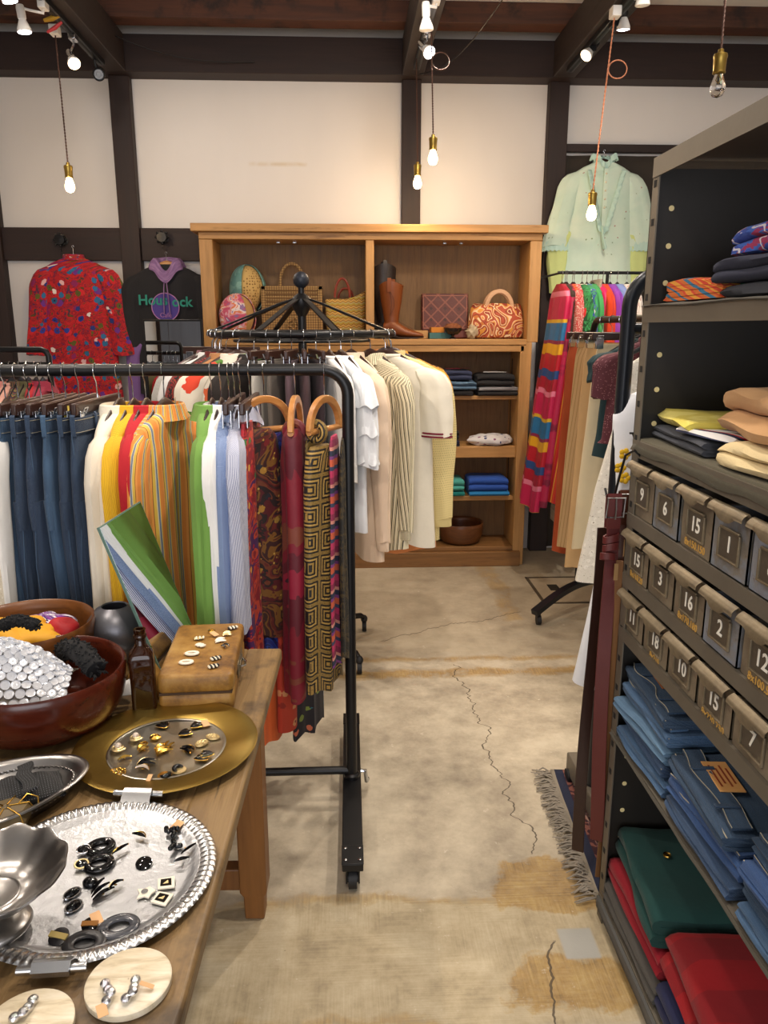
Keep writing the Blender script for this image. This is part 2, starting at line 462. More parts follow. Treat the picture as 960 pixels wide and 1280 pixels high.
struct('wall_back', MB().box2((-2.6, YW, 0), (2.9, YW+.1, 3.36)), PL, smooth=False)
struct('wall_left', MB().box2((-2.6, -3, 0), (-2.5, 5.4, 3.36)), PL, smooth=False)
struct('wall_right', MB().box2((2.8, -3, 0), (2.9, 5.4, 3.36)), PL, smooth=False)
# front of the shop, behind the camera: a wall with a wide open shop window
mb = MB().box2((-2.6,-3.1,0), (-1.9,-3,3.36)).box2((1.9,-3.1,0), (2.9,-3,3.36)).box2((-1.9,-3.1,2.7), (1.9,-3,3.36)).box2((-1.9,-3.1,0), (1.9,-3,.5))
struct('wall_front', mb, PL, smooth=False)
struct('ceiling', MB().box2((-2.6,-3,3.36), (2.9,5.4,3.46)), plain('ceiling white', '#e2e0dd', .9, var=.04), smooth=False)
n_trim = [0]
def trim(a, b, mat, bev=.004):
    n_trim[0] += 1
    return struct('trim_%d' % n_trim[0], MB().box2(a, b), mat, bev=bev)
def wx(u, v, y): return at(u, v, y=y).x
def wz(u, v, y): return at(u, v, y=y).z
yp = 5.22
zb0, zb1 = wz(480, 94, 5.15), wz(480, 47, 5.15)
trim((-2.5, 5.15, zb0), (2.8, YW, zb1), DARKW)                      # long beam on the wall
posts = [(wx(134.5,95,yp), wx(160,95,yp)), (wx(503,95,yp), wx(527,95,yp)), (wx(689,92,yp), wx(713.5,92,yp))]
for a, b in posts: trim((a, yp, 0), (b, YW, zb0), DARKZ)
trim((-2.5, yp, 0), (wx(1, 325, yp)+.01, YW, zb0), DARKZ)            # post at the left corner
zr0, zr1 = wz(200, 326, 5.25), wz(200, 285, 5.25)
trim((wx(1,325,yp)+.01, 5.25, zr0), (posts[0][0], YW, zr1), DARKW)   # lower rail, three bays
trim((posts[0][1], 5.25, zr0), (posts[1][0], YW, zr1), DARKW)
trim((posts[1][1], 5.25, zr0), (posts[2][0], YW, zr1), DARKW)
zt0 = wz(760, 190, 5.25)
trim((posts[2][1], 5.25, zt0), (2.8, YW, wz(760,180,5.25)), DARKW)
for a, b in posts: trim((a-.005, -3, zb0), (b+.005, 5.15, zb1), DARKY)  # beams running to the front
for i, x in enumerate((posts[0], posts[1], posts[2])):
    pass
trim((-2.5, 4.9, zb1), (2.8, 5.03, 3.36), BROWNW)                    # cross beam on top of them
trim((-2.5, 3.1, zb1), (2.8, 3.23, 3.36), BROWNW)

# added dark timbers and panel on the left wall, darkening the standing mirror's reflection
for y in (-1.6, .3, 2.2, 4.0): trim((-2.5, y-.07, 0), (-2.46, y+.07, zb0), DARKZ)
trim((-2.5, -3, zb0), (-2.44, 5.15, zb1), DARKY)
struct('added_dark_panel_1', MB().box2((-2.5, .37, 0), (-2.46, 2.13, 2.55)), DARKZ, bev=.004)
# ---------------------------------------------------------------- lamps
BULBW = glow('warm lamp glass', '#ffd9a0', 14.0)
BULBC = glow('white lamp glass', '#f3f4ff', 14.0)
GLASS = G('clear bulb glass').out('#ffffff', .04, 0, Transmission_Weight=1.0, IOR=1.45)
CORDM = plain('twisted brown flex', '#4a2f24', .8, bump=.3, bsc=300)
CORDP = plain('twisted copper flex', '#a86a4a', .7, bump=.3, bsc=300)
def lamp(name, typ, loc, e, col, size=.05, rot=None, spot=None, blend=.4):
    l = bpy.data.lights.new(name, typ); l.energy = e; l.color = lin(col)[:3]
    if typ == 'AREA': l.shape = 'RECTANGLE'; l.size, l.size_y = size
    else: l.shadow_soft_size = size
    if spot: l.spot_size = spot; l.spot_blend = blend
    o = bpy.data.objects.new(name, l); C.objects.link(o); o.location = loc
    if rot is not None:
        o.rotation_euler = Vector(rot).to_track_quat('-Z', 'Y').to_euler()
    return o
ZT = zb0-.035
def track(x, label, y0=1.2, y1=4.95):
    t = thing('lighting_track', label, 'lighting track', (x, 0, ZT+.035), 0, 'black lighting tracks under the ceiling beams')
    MB().box2((-.018, y0, -.03), (.018, y1, 0)).build('rail', BLACKM, t, bev=.003)
    MB().box2((-.006, y0+.02, -.032), (.006, y1-.02, -.029)).build('slot', plain('track slot', '#050505', .6), t)
TX = [at(101,55,z=ZT).x, at(528,62,z=ZT).x, at(744,55,z=ZT).x]
track(TX[0], 'black lighting track under the ceiling beam nearest the left wall')
track(TX[1], 'black lighting track under the middle ceiling beam')
track(TX[2], 'black lighting track under the ceiling beam above the mint blouse')
def spot(u, v, ti, label, body, bulb, aim, y=None, e=60, col='#fff0e0', s=1.0, pw=True):
    """track spotlight whose lamp face is seen at (u, v); hangs from track ti"""
    p = at(u, v, y=y); x = TX[ti]
    t = thing('track_spotlight', label, 'spotlight', (x, p.y+.02, ZT+.006), 0, 'spotlights on the ceiling tracks')
    loc = V(x, p.y+.02, ZT+.006); q = p-loc; d = Vector(aim).normalized(); k = q-d*.105*s
    MB().box2((-.018,-.03,-.03), (.018,.03,.0)).build('adapter', body, t, bev=.004)
    MB().tube([V(0,0,-.03), V(0,0,-.045), k*.6+V(0,0,-.02), k], .006, 8).build('arm', body, t)
    M = TR(*k) @ d.to_track_quat('Z', 'Y').to_matrix().to_4x4()
    MB().lathe([(.001,-.012),(.016,-.01),(.019,0),(.019,.045*s),(.016,.05*s)], 20, M=M).build('lamp_holder', body, t)
    MB().lathe([(.013,.048*s),(.018,.056*s),(.031*s,.088*s),(.033*s,.1*s),(.030*s,.103*s)], 24, M=M).build('reflector_lamp', WHITEP if bulb else WHITEP, t)
    MB().lathe([(.0005,.107*s),(.018*s,.106*s),(.030*s,.1025*s)], 24, M=M).build('lens', bulb, t)
    if e: lamp('spot light', 'SPOT', p+d*.03, e*.5, col, .03, d, 1.5, .6)
    return t
spot(13, 3, 0, 'white spotlight at the top left corner of the ceiling', WHITEP, BULBC, (.2,.1,-1), 3.7, 0)
spot(31, 41, 0, 'white spotlight lit, pointing straight down on the left track', WHITEP, BULBC, (.1,.0,-1), 4.05, 70)
spot(93, 80, 0, 'chrome spotlight tilted forward beside the security camera', CHROME, BULBW, (.35,-.55,-.6), 4.45, 70)
spot(537, 66, 1, 'glaring spotlight on the middle track aimed at the room', CHROME, BULBC, (.35,-.7,-.6), 4.3, 70, '#fff0dd')
spot(533, 39, 1, 'white spotlight pointing down on the middle track', WHITEP, WHITEP, (.05,.1,-1), 3.9, 0)
spot(732, 70, 2, 'black spotlight with warm lamp tilted towards the bookcase', BLACKM, BULBW, (-.55,-.35,-.6), 4.5, 70)
spot(779, 38, 2, 'black spotlight with white lamp hanging down above the mint blouse', BLACKM, BULBC, (.05,.15,-1), 4.15, 60)
spot(803, 8, 2, 'white spotlight cut by the top edge on the track above the mint blouse', WHITEP, WHITEP, (.05,.1,-1), 3.8, 0)
def pendant(u, v0, v, y, label, cordm=CORDM, lit=True, s=1.0, loop=None, adapter=None, e=14):
    top = at(u[0], v0, y=y); b = at(u[1], v, y=y)       # b = socket top
    t = thing('pendant_lamp', label, 'pendant lamp', tuple(b), 0, 'bare bulb pendant lamps')
    q = at(u[0], max(v0, 0), z=ZT+.005) if v0 > 10 else top
    k = (ZT+.005-b.z)
    pts = [V((q.x-b.x)*f+.004*math.sin(f*9), (0)*f, k*f) for f in [i/14 for i in range(15)]]
    def tw(ph): return [p+V(.0022*math.cos(i*1.5+ph), .0022*math.sin(i*1.5+ph), 0) for i, p in enumerate([V((q.x-b.x)*f, 0, k*f) for f in [j/90 for j in range(91)]])]
    MB().tube(tw(0), .0025, 6).tube(tw(PI), .0025, 6).build('cord', cordm, t)
    if loop:
        lz = k*loop
        MB().torus((.03,0,lz-.03), .035, .0035, 24, 6, M=None).build('cord_loop', cordm, t, rot=(0,0,0)) if False else \
        MB().tube([V((q.x-b.x)*loop+.045+.045*math.cos(a), 0, lz-.02+.04*math.sin(a)) for a in [2*PI*i/20 for i in range(20)]], .003, 6, loop=True).build('cord_loop', cordm, t)
    if adapter: MB().box2((q.x-b.x-.022,-.03,k-.045), (q.x-b.x+.022,.03,k)).build('ceiling_box', WHITEP, t, bev=.004)
    MB().lathe([(.004,.012),(.009,.01),(.010,0),(.021,-.004),(.023,-.012),(.021,-.02),(.0195,-.055),(.021,-.06),(.018,-.064)], 24).build('socket', BRASS, t)
    prof = [(.013,-.06),(.014,-.068),(.019,-.082),(.0245,-.1),(.024,-.115),(.017,-.129),(.0006,-.135)]
    if lit:
        MB().lathe(prof, 24).build('bulb', BULBW, t)
        lamp('pendant light', 'POINT', b+V(0,-.02,-.17), e*.6, '#ffd9a8', .04)
    else:
        MB().lathe(prof, 24).build('bulb', GLASS, t)
        MB().tube([V(.0,0,-.06), V(-.006,0,-.085), V(0,0,-.095), V(.006,0,-.085), V(0,0,-.062)], .0012, 6).build('filament', BRASS, t)
    return t
pendant((70, 85), 34, 206, 4.35, 'lit bare bulb hanging left, above the red floral dress', adapter=True)
pendant((542, 541.5), 20, 171, 4.25, 'lit bare bulb hanging lower right of the middle track', loop=.72)
pendant((524, 522), 60, 205, 4.75, 'lit bare bulb hanging in front of the middle post, the lower of two', )
pendant((752, 741), 30, 240, 4.0, 'lit bare bulb on copper flex in front of the mint blouse', CORDP, loop=.70, adapter=True)
pendant((905, 901), 0, 66, 2.75, 'unlit clear bulb in brass socket at the upper right', lit=False, s=1)
# security camera under the beam
p = at(117, 76, y=4.75)
t = thing('security_camera', 'black security camera bracketed under the left ceiling beam', 'security camera', (-1.405, 4.85, zb0), 0)
M = TR(.02, 0, -.10) @ V(.25, -1, -.35).to_track_quat('Z', 'Y').to_matrix().to_4x4()
MB().lathe([(.001,-.07),(.03,-.068),(.032,-.06),(.032,.05),(.034,.055),(.034,.075),(.030,.078),(.028,.066),(.001,.064)], 24, M=M).build('body', BLACKP, t)
MB().box2((-.036,-.06,-.036), (.036,.09,-.031), M=M @ RX(-PI/2) @ RZ(0)).build('sun_shield', BLACKP, t, bev=.002) if False else None
MB().lathe([(.001,.068),(.012,.068),(.014,.070),(.024,.070),(.027,.067)], 20, M=M).build('lens', plain('grey lens', '#8c9096', .2, .5), t)
MB().cyl((0,0,0), (0,0,-.012), .03).tube([V(0,0,-.01), V(0,0,-.05), V(.01,.02,-.085)], .009, 8).build('bracket', BLACKP, t)
p = V(TX[0]-.02, at(43, 22, z=ZT).y, ZT-.012)
t = thing('cable_connector', 'yellow and red cable connectors hanging beside the left spotlights', 'connector', tuple(p))
MB().tube([V(-.04,0,0), V(.0,0,.01), V(.035,0,.02)], [.008,.013,.006], 10).build('yellow_boot', plain('yellow plastic', '#d9a92e', .5), t)
MB().tube([V(-.03,0,-.05), V(.01,0,-.03), V(.045,0,-.005)], [.006,.010,.006], 10).build('red_boot', plain('red plastic', '#b02a30', .5), t)
# thin black cables sagging between the beams
a, b = at(60, 0, y=4.9), at(318, 78, y=5.14)
tag(MB().tube([a.lerp(b, i/24)-V(0,0,.10*math.sin(PI*i/24)) for i in range(25)], .003, 6).build('wire', BLACKP), 'thin black wire sagging from the left beam across the wall beam', 'wire')
a, b = at(628, 0, y=4.2), at(523, 93, y=5.14)
tag(MB().tube([a.lerp(b, i/24)-V(0,0,.08*math.sin(PI*i/24)) for i in range(25)], .003, 6).build('wire', BLACKP), 'thin black wire running from the ceiling down to the middle post', 'wire')
# daylight through the shop front behind the camera, added fixtureless warm spots brightening wall and aisle
lamp('daylight', 'AREA', (0, -2.9, 1.7), 105, '#fbfaff', (3.6, 2.1), (0, 1, .0))
for (x, y, dx, dy, e) in ((-1.38, 3.6, .3, 1.2, 42), (.40, 3.5, -.5, 1.3, 38), (1.34, 3.3, .2, 1.3, 42), (-1.38, 2.6, .35, -.15, 90), (-1.38, 1.4, .35, .25, 90), (.40, 2.9, -.25, -.1, 110), (.40, 1.6, -.35, .15, 110), (1.34, 2.6, -.5, -.25, 90), (1.34, 3.4, -.1, .35, 80), (-.2, .6, -.15, .5, 70)):
    lamp('track spot light', 'SPOT', (x, y, 2.95), e*.72, '#fff1e2', .04, (dx, dy, -1), 1.75, .7)
w = bpy.data.worlds.new('World'); SC.world = w; w.use_nodes = True
w.node_tree.nodes['Background'].inputs[0].default_value = (.9, .95, 1, 1); w.node_tree.nodes['Background'].inputs[1].default_value = .9
vs = SC.view_settings
vs.view_transform = 'Standard'; vs.look = 'None'; vs.exposure = -.12; vs.gamma = 1; vs.use_curve_mapping = False
# ---------------------------------------------------------------- bookcase
YB = 4.90; BD = .318
def bx(u): return at(u, 500, y=YB).x
def bz(v): return at(480, v, y=YB).z
bc = thing('oak_bookcase', 'tall oak bookcase with open shelves against the white back wall', 'bookcase', (bx(463), YB, 0))
OX = bx(463)
def bbox(name, u0, u1, z0, z1, y0=0, y1=BD, mat=OAKX, bev=.004, xs=None):
    a, b = (xs if xs else (bx(u0)-OX, bx(u1)-OX))
    return MB().box2((a, y0, z0), (b, y1, z1)).build(name, mat, bc, bev=bev)
zc1, zc0 = bz(281), bz(291)
bbox('cornice', 251, 674, zc0, zc1, -.04, BD)
bbox('top_rail', 259, 669, bz(300), zc0, -.005, BD)
zm0, zm1 = bz(440), bz(424)
bbox('side_panel', 259, 275, 0, bz(300), 0, BD, OAKZ)
bbox('side_panel', 655, 669, zm1-.02, bz(300), 0, BD, OAKZ)
bbox('side_panel', 648, 662, 0, zm1-.02, 0, BD, OAKZ)
bbox('divider', 458, 468, zm1, bz(300), 0, BD-.03, OAKZ)
bbox('divider', 452, 463, .1, zm0, .0, BD-.03, OAKZ)
bbox('middle_shelf', 275, 655, (zm0+zm1)/2+.002, zm1, -.005, BD-.02)
bbox('middle_rail', 275, 653, zm0, (zm0+zm1)/2, 0, BD-.02)
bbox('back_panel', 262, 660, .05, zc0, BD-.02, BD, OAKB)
bbox('shelf_board', 463, 650, bz(501), bz(496), .05, BD-.02)
bbox('shelf_board', 463, 650, bz(574), bz(560), .03, BD-.02)
bbox('shelf_board', 463, 650, bz(629), bz(623), .05, BD-.02)
bbox('shelf_board', 275, 452, bz(574), bz(560), .03, BD-.02)
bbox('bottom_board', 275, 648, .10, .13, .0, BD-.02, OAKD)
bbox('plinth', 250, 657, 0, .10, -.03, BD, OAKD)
zsh = dict(top=zm1, s1=bz(496), s2=bz(560), s3=bz(623), bot=.13)
for i, u in enumerate((352, 372, 555, 575)):
    MB().box2((bx(u)-OX-.012, .1, bz(300)-.012), (bx(u)-OX+.012, .13, bz(300))).build('light_clip', CHROME, bc, bev=.003)
for x in (bx(649)-OX,):
    MB().box2((x-.006, BD-.1, .4), (x-.002, BD-.075, zm0-.05)).build('shelf_rail', STEELD, bc)

# ---------------------------------------------------------------- table
TZ = .745
ta = -math.atan(.03/1.09)
tb = thing('wooden_table', 'old worn wooden display table with square legs in the foreground', 'table', (-.18, 1.86, 0), ta)
MB().box2((-.95, -1.5, TZ-.03), (-.085, 0, TZ)).build('tabletop', TABW, tb, bev=.006)
MB().box2((-.088, -1.5, TZ-.034), (0, .004, TZ-.0005)).build('edge_board', TABW, tb, bev=.007)
for (x, y) in ((-.085, -.065), (-.88, -.065), (-.085, -1.42), (-.88, -1.42)):
    mb = MB()
    mb.loft([[V(x+a*s, y+b*s, z) for a, b in ((-1,-1),(1,-1),(1,1),(-1,1))] for z, s in ((0,.026),(.07,.028),(.09,.036),(TZ-.035,.036))])
    mb.build('leg', LEGW, tb, bev=.004)
MB().box2((-.85, -.085, .085), (-.115, -.045, .15)).build('stretcher', LEGW, tb, bev=.004)
MB().box2((-.9, -1.39, .16), (-.86, -.09, .22)).build('stretcher', LEGW, tb, bev=.004)
MB().box2((-.86, -.075, TZ-.14), (-.12, -.05, TZ-.034)).build('apron', LEGW, tb, bev=.003)

# ---------------------------------------------------------------- front clothes rail
YR, ZR, RB = 2.28, 1.432, .0175
def caster(mb_parent, loc, M=None, r=.032):
    c = MB()
    c.cyl((-.012,0,r), (.012,0,r), r, n=24).cyl((-.016,0,r), (.016,0,r), r*.45, n=16)
    o = c.build('caster', RUBBER, mb_parent, loc=loc)
    f = MB().box2((-.02,-.014,r-.012), (-.015,.018,r*2+.012)).box2((.015,-.014,r-.012), (.02,.018,r*2+.012)).box2((-.02,-.016,r*2+.01), (.02,.02,r*2+.016))
    f.build('fork', BLACKM, o)
    return o
xu = at(438, 800, y=YR).x
fr = thing('clothes_rail', 'long black clothes rail on casters carrying jeans shirts and scarves behind the table', 'clothes rack', (xu, YR, 0))
pts = [V(-1.75, 0, ZR)]+[V(-.075, 0, ZR)]+[V(-.075+.075*math.sin(a), 0, ZR-.075+.075*math.cos(a)) for a in [PI/2*i/8 for i in range(1, 9)]]+[V(0, 0, .09)]
MB().tube(pts, RB, 20).build('bar_and_upright', BLACKM, fr)
MB().tube([V(-1.75,0,ZR), V(-1.75,0,.09)], RB, 16).build('upright', BLACKM, fr)
MB().tube([V(-1.75,0,.125), V(0,0,.125)], .0135, 16).build('lower_bar', BLACKM, fr)
for x in (0, -1.75):
    ft = MB().box2((x-.03, -.43, .075), (x+.03, .43, .10)).build('foot_beam', BLACKM, fr, bev=.003)
    for y in (-.43, .35): MB().box2((x-.031, y, .098), (x+.031, y+.08, .102)).build('end_plate', BLACKM, ft, bev=.001)
    for dx in (-.02, .02):
        for dy in (-.415, -.365): MB().ell((x+dx, dy, .103), (.005,.005,.003), 8, 5).build('bolt', CHROME, ft)
    caster(fr, (x, -.395, 0)); caster(fr, (x, .395, 0))
    MB().tube([V(x+.03,.05,.09), V(x+.045,.05,.09), V(x+.05,.05,.05), V(x+.055,.08,.04)], .007, 8).build('brake_lever', CHROME, fr)
    MB().lathe([(.026,.10),(.026,.112),(.019,.118)], 20, M=TR(x,0,0)).build('socket_collar', BLACKM, fr)

# ---------------------------------------------------------------- round rack
RC = V(-.205, 3.55, 0); RR = .40; ZRR = at(380, 414, y=3.15).z-.012
rr = thing('round_clothes_rack', 'round black clothes rack topped with a ball finial before the bookcase', 'clothes rack', tuple(RC))
MB().torus((0,0,ZRR), RR, .0165, 64, 12).build('ring_bar', BLACKM, rr)
MB().cyl((0,0,.1), (0,0,1.66), .019, n=18).build('pole', BLACKM, rr)
zt = at(376, 350, y=3.55).z
MB().ell((0,0,zt), .036, 20, 14).build('finial_ball', plain('blue black finial', '#2a2f3a', .45, .3), rr)
MB().lathe([(.019,1.60),(.03,1.62),(.045,1.645),(.045,1.675),(.03,1.69),(.014,1.70),(.014,zt-.03)], 24).build('hub', BLACKM, rr)
for i in range(8):
    a = 2*PI*i/8+PI/8
    d = V(math.cos(a), math.sin(a), 0); n = V(-d.y, d.x, 0)
    MB().ribbon([d*.035+V(0,0,1.675), d*.10+V(0,0,1.655), d*RR+V(0,0,ZRR+.015)], n*.0125, .007).build('spoke', BLACKM, rr, smooth=False)
MB().torus((0,0,ZRR-.03), .30, .007, 48, 8).build('inner_ring', BLACKM, rr)
for i in range(4):
    a = math.atan2(.24, .272)+i*PI/2; d = V(math.cos(a), math.sin(a), 0)
    MB().tube([V(0,0,.14), d*.1+V(0,0,.135), d*.34+V(0,0,.09), d*.365+V(0,0,.07)], [.02,.018,.015,.013], 10).build('foot', BLACKM, rr)
    MB().cyl(d*.365+V(-.011,0,.028), d*.365+V(.011,0,.028), .028, n=20).ell(d*.365+V(0,0,.065), (.018,.018,.022), 12, 8).build('caster', RUBBER, rr)

# ---------------------------------------------------------------- back left rail
p = at(60, 437, y=3.75)
BLX, BLY, BLZ = p.x, 3.75, p.z
bl = thing('clothes_rail', 'black clothes rail at the left edge in front of the red floral dress', 'clothes rack', (BLX, BLY, 0))
MB().tube([V(-1.0,0,BLZ), V(-.03,0,BLZ), V(-.01,0,BLZ-.01), V(0,0,BLZ-.03), V(0,0,.06)], .014, 14).build('top_bar', BLACKM, bl)
MB().tube([V(-1.0,0,BLZ), V(-1.0,0,.06)], .014, 12).build('upright', BLACKM, bl)
BLZ2 = at(40, 456, y=3.75).z
MB().tube([V(-1.0,-.0,BLZ2), V(.0,-.0,BLZ2)], .013, 14).build('hanging_bar', BLACKM, bl)
for x in (0, -1.0): MB().box2((x-.02,-.3,.0), (x+.02,.3,.06)).build('foot_beam', BLACKM, bl, bev=.004)

# ---------------------------------------------------------------- rack in the middle right
MX, MY = 1.275, 4.06; MZ = at(752, 400, y=4.0).z
mr = thing('clothes_rail', 'dark rail with curved caster foot holding skirts right of the bookcase', 'clothes rack', (MX, MY, 0))
pts = [V(0,0,.13), V(0,0,MZ-.09)]+[V(0,-.09+.09*math.cos(a),MZ-.09+.09*math.sin(a)) for a in [PI/2*i/8 for i in range(1,9)]]+[V(0,-1.6,MZ)]
MB().tube(pts, .0165, 16).build('bar_and_upright', NAVYM, mr)
MB().tube([V(0,-1.6,MZ), V(0,-1.6,.13)], .0165, 14).build('upright', NAVYM, mr)
for y0 in (0, -1.6):
    arc = [V(-.30+.6*f, -.25+.5*f, .075+.07*math.sin(PI*f)) for f in [i/20 for i in range(21)]]
    if y0: arc = [V(q.x, -q.y+y0, q.z) for q in arc]
    MB().ribbon(arc, V(.012,-.02,0) if not y0 else V(.012,.02,0), .028).build('foot', NAVYM, mr, smooth=False)
    for q in (arc[1], arc[-2]):
        MB().cyl((q.x-.011,q.y,.028), (q.x+.011,q.y,.028), .028, n=20).cyl((q.x,q.y,.03), (q.x,q.y,.08), .012, n=12).build('caster', RUBBER, mr)
# ---------------------------------------------------------------- tall rail next to the steel shelf
NY = 2.2; q = at(788, 337, y=NY); NX = at(768, 600, y=NY).x; NZ = q.z
nr = thing('clothes_rail', 'thick dark tube rail with rounded corner beside the steel shelf', 'clothes rack', (NX, NY, 0))
pts = [V(0,0,.1), V(.008,0,NZ-.10)]+[V(.098-.09*math.cos(a),0,NZ-.10+.09*math.sin(a)) for a in [PI/2*i/8 for i in range(1,9)]]+[V(.95,0,NZ-.01)]
MB().tube(pts, .021, 18).build('bar_and_upright', NAVYM, nr)
MB().tube([V(.95,0,NZ-.01), V(.95,0,.1)], .021, 14).build('upright', NAVYM, nr)
MB().tube([V(.0,0,NZ-.16), V(.95,0,NZ-.16)], .016, 14).build('lower_rail', NAVYM, nr)
for x in (0, .95):
    MB().box2((x-.03,-.18,.03), (x+.03,.2,.1)).build('foot_beam', STEELG, nr, bev=.005)
    for y in (.17, -.15): MB().cyl((x-.036,y,.026), (x+.036,y,.026), .024, n=18).build('caster', RUBBER, nr)
# thin wall bar
a, b = at(697, 345, y=4.7), at(800, 337, y=4.7)
WBZ = (a.z+b.z)/2; WBX = a.x
wb = thing('hanging_rail', 'thin black hanging rail along the dark cloth under the mint blouse', 'clothes rack', (a.x, 4.7, WBZ))
MB().tube([V(0,0,0), V(1.0,0,0)], .009, 12).build('bar', BLACKM, wb)
for x in (.02, .98): MB().tube([V(x,0,0), V(x,.25,0), V(x,.5,0)], .007, 8).build('bracket', BLACKM, wb)
for x in (.3,): MB().tube([V(x,0,0), V(x,.02,-.4), V(x,.02,-WBZ)], .01, 10).build('stand', BLACKM, wb)

# ---------------------------------------------------------------- steel shelf with bins
SX, SY = .66, 1.75; SY0 = .42; SD = .44
KS = .9565
ss = thing('steel_shelf', 'tall grey steel shelving unit with three rows of metal bins on the right', 'shelf', (SX, SY, 0))
LZ = 1.55-(1.55-1.919)*KS
def sz(z): return 1.55-(1.55-z)*KS
z_top, z_s1, z_s2, z_b1, z_b2, z_b3, z_jn, z_bt = LZ, sz(1.60), sz(1.288), sz(1.107), sz(.951), sz(.809), sz(.511), sz(.0)+.005
SL = SY-SY0
def perf_post(name, x, y, dx, dy):
    """slotted angle post: two thin flanges"""
    m = MB().box2((x, y-.0, 0), (x+dx*.036, y-dy*.003, z_top)).box2((x, y, 0), (x+dx*.003, y-dy*.036, z_top))
    return m.build(name, STEELG, ss, smooth=False)
for (x, y, dx, dy) in ((0, 0, 1, 1), (SD, 0, -1, 1), (0, -SL, 1, -1), (SD, -SL, -1, -1)):
    o = perf_post('post', x, y, dx, dy)
    if y == 0 and x == 0:
        for i in range(24):
            z = z_top-.06-i*.078
            if z > .05: MB().box2((-.0012, -.024, z), (.0, -.012, z+.014)).build('slot', plain('slot black', '#0a0908', .8), o, smooth=False)
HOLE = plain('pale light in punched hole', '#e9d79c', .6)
ep = MB().box2((.003, -.0035, .05), (SD-.003, -.0005, z_top-.02)).build('end_panel', STEELD, ss, smooth=False)
for i in range(24):
    z = z_top-.10-i*.078
    if z < .12: break
    MB().cyl((.045, -.0045, z), (.045, -.0035, z), .006, n=14).build('punched_hole', HOLE, ep)
MB().box2((SD-.003, -SL, .05), (SD, 0, z_top)).build('back_panel', STEELD, ss, smooth=False)
def shelf(name, z, lip=.034, over=None):
    m = MB().box2((.002, -SL+.003, z-.004), (SD-.003, -.004, z)).box2((-.002, -SL+.003, z-lip), (.002, -.004, z))
    return m.build(name, STEELG, ss, smooth=False)
shelf('top_panel', z_top, .04); shelf('shelf_board', z_s1, .036); shelf('shelf_board', z_s2, .038)
shelf('shelf_board', z_b1, .03); shelf('shelf_board', z_b2, .03); shelf('shelf_board', z_b3, .03)
shelf('shelf_board', z_jn, .012); shelf('shelf_board', z_bt, .03)
def binmat(name, c, rust, blue=None):
    g = G(name); v = g.co(); n = g.noise(v, 9, 6, .7); n2 = g.noise(v, 30, 6, .7); n3 = g.noise(v, 7, 5, .7, .5)
    cc = g.ramp(n, [(.3, '#5a5143'), (.5, c), (.7, '#978b76')])
    if blue: cc = g.mix(g.n('ShaderNodeMapRange', {0: n3, 1: .42, 2: .55}).outputs[0], cc, blue)
    cc = g.mix(g.n('ShaderNodeMapRange', {0: n2, 1: .62, 2: .72, 4: .8}).outputs[0], cc, rust)
    g.bump(n2, .15, .003)
    return g.out(cc, g.m('MULTIPLY_ADD', n, .3, .3), .45)
BM = [binmat('bin brown steel', '#7d7160', '#5f3f2a'), binmat('bin blue grey steel', '#7f7a72', '#5f4230', '#8a94a2'), binmat('bin blue steel', '#8a8c90', '#57443a', '#8d98aa')]
LIP = binmat('bin lip steel', '#7d7059', '#6b5238')
NUM = plain('white paint numerals', '#e8e4d8', .7); YEL = plain('ochre stencil paint', '#c79a4a', .7)
PLATE = binmat('bin label plate', '#5f564a', '#4a3426')
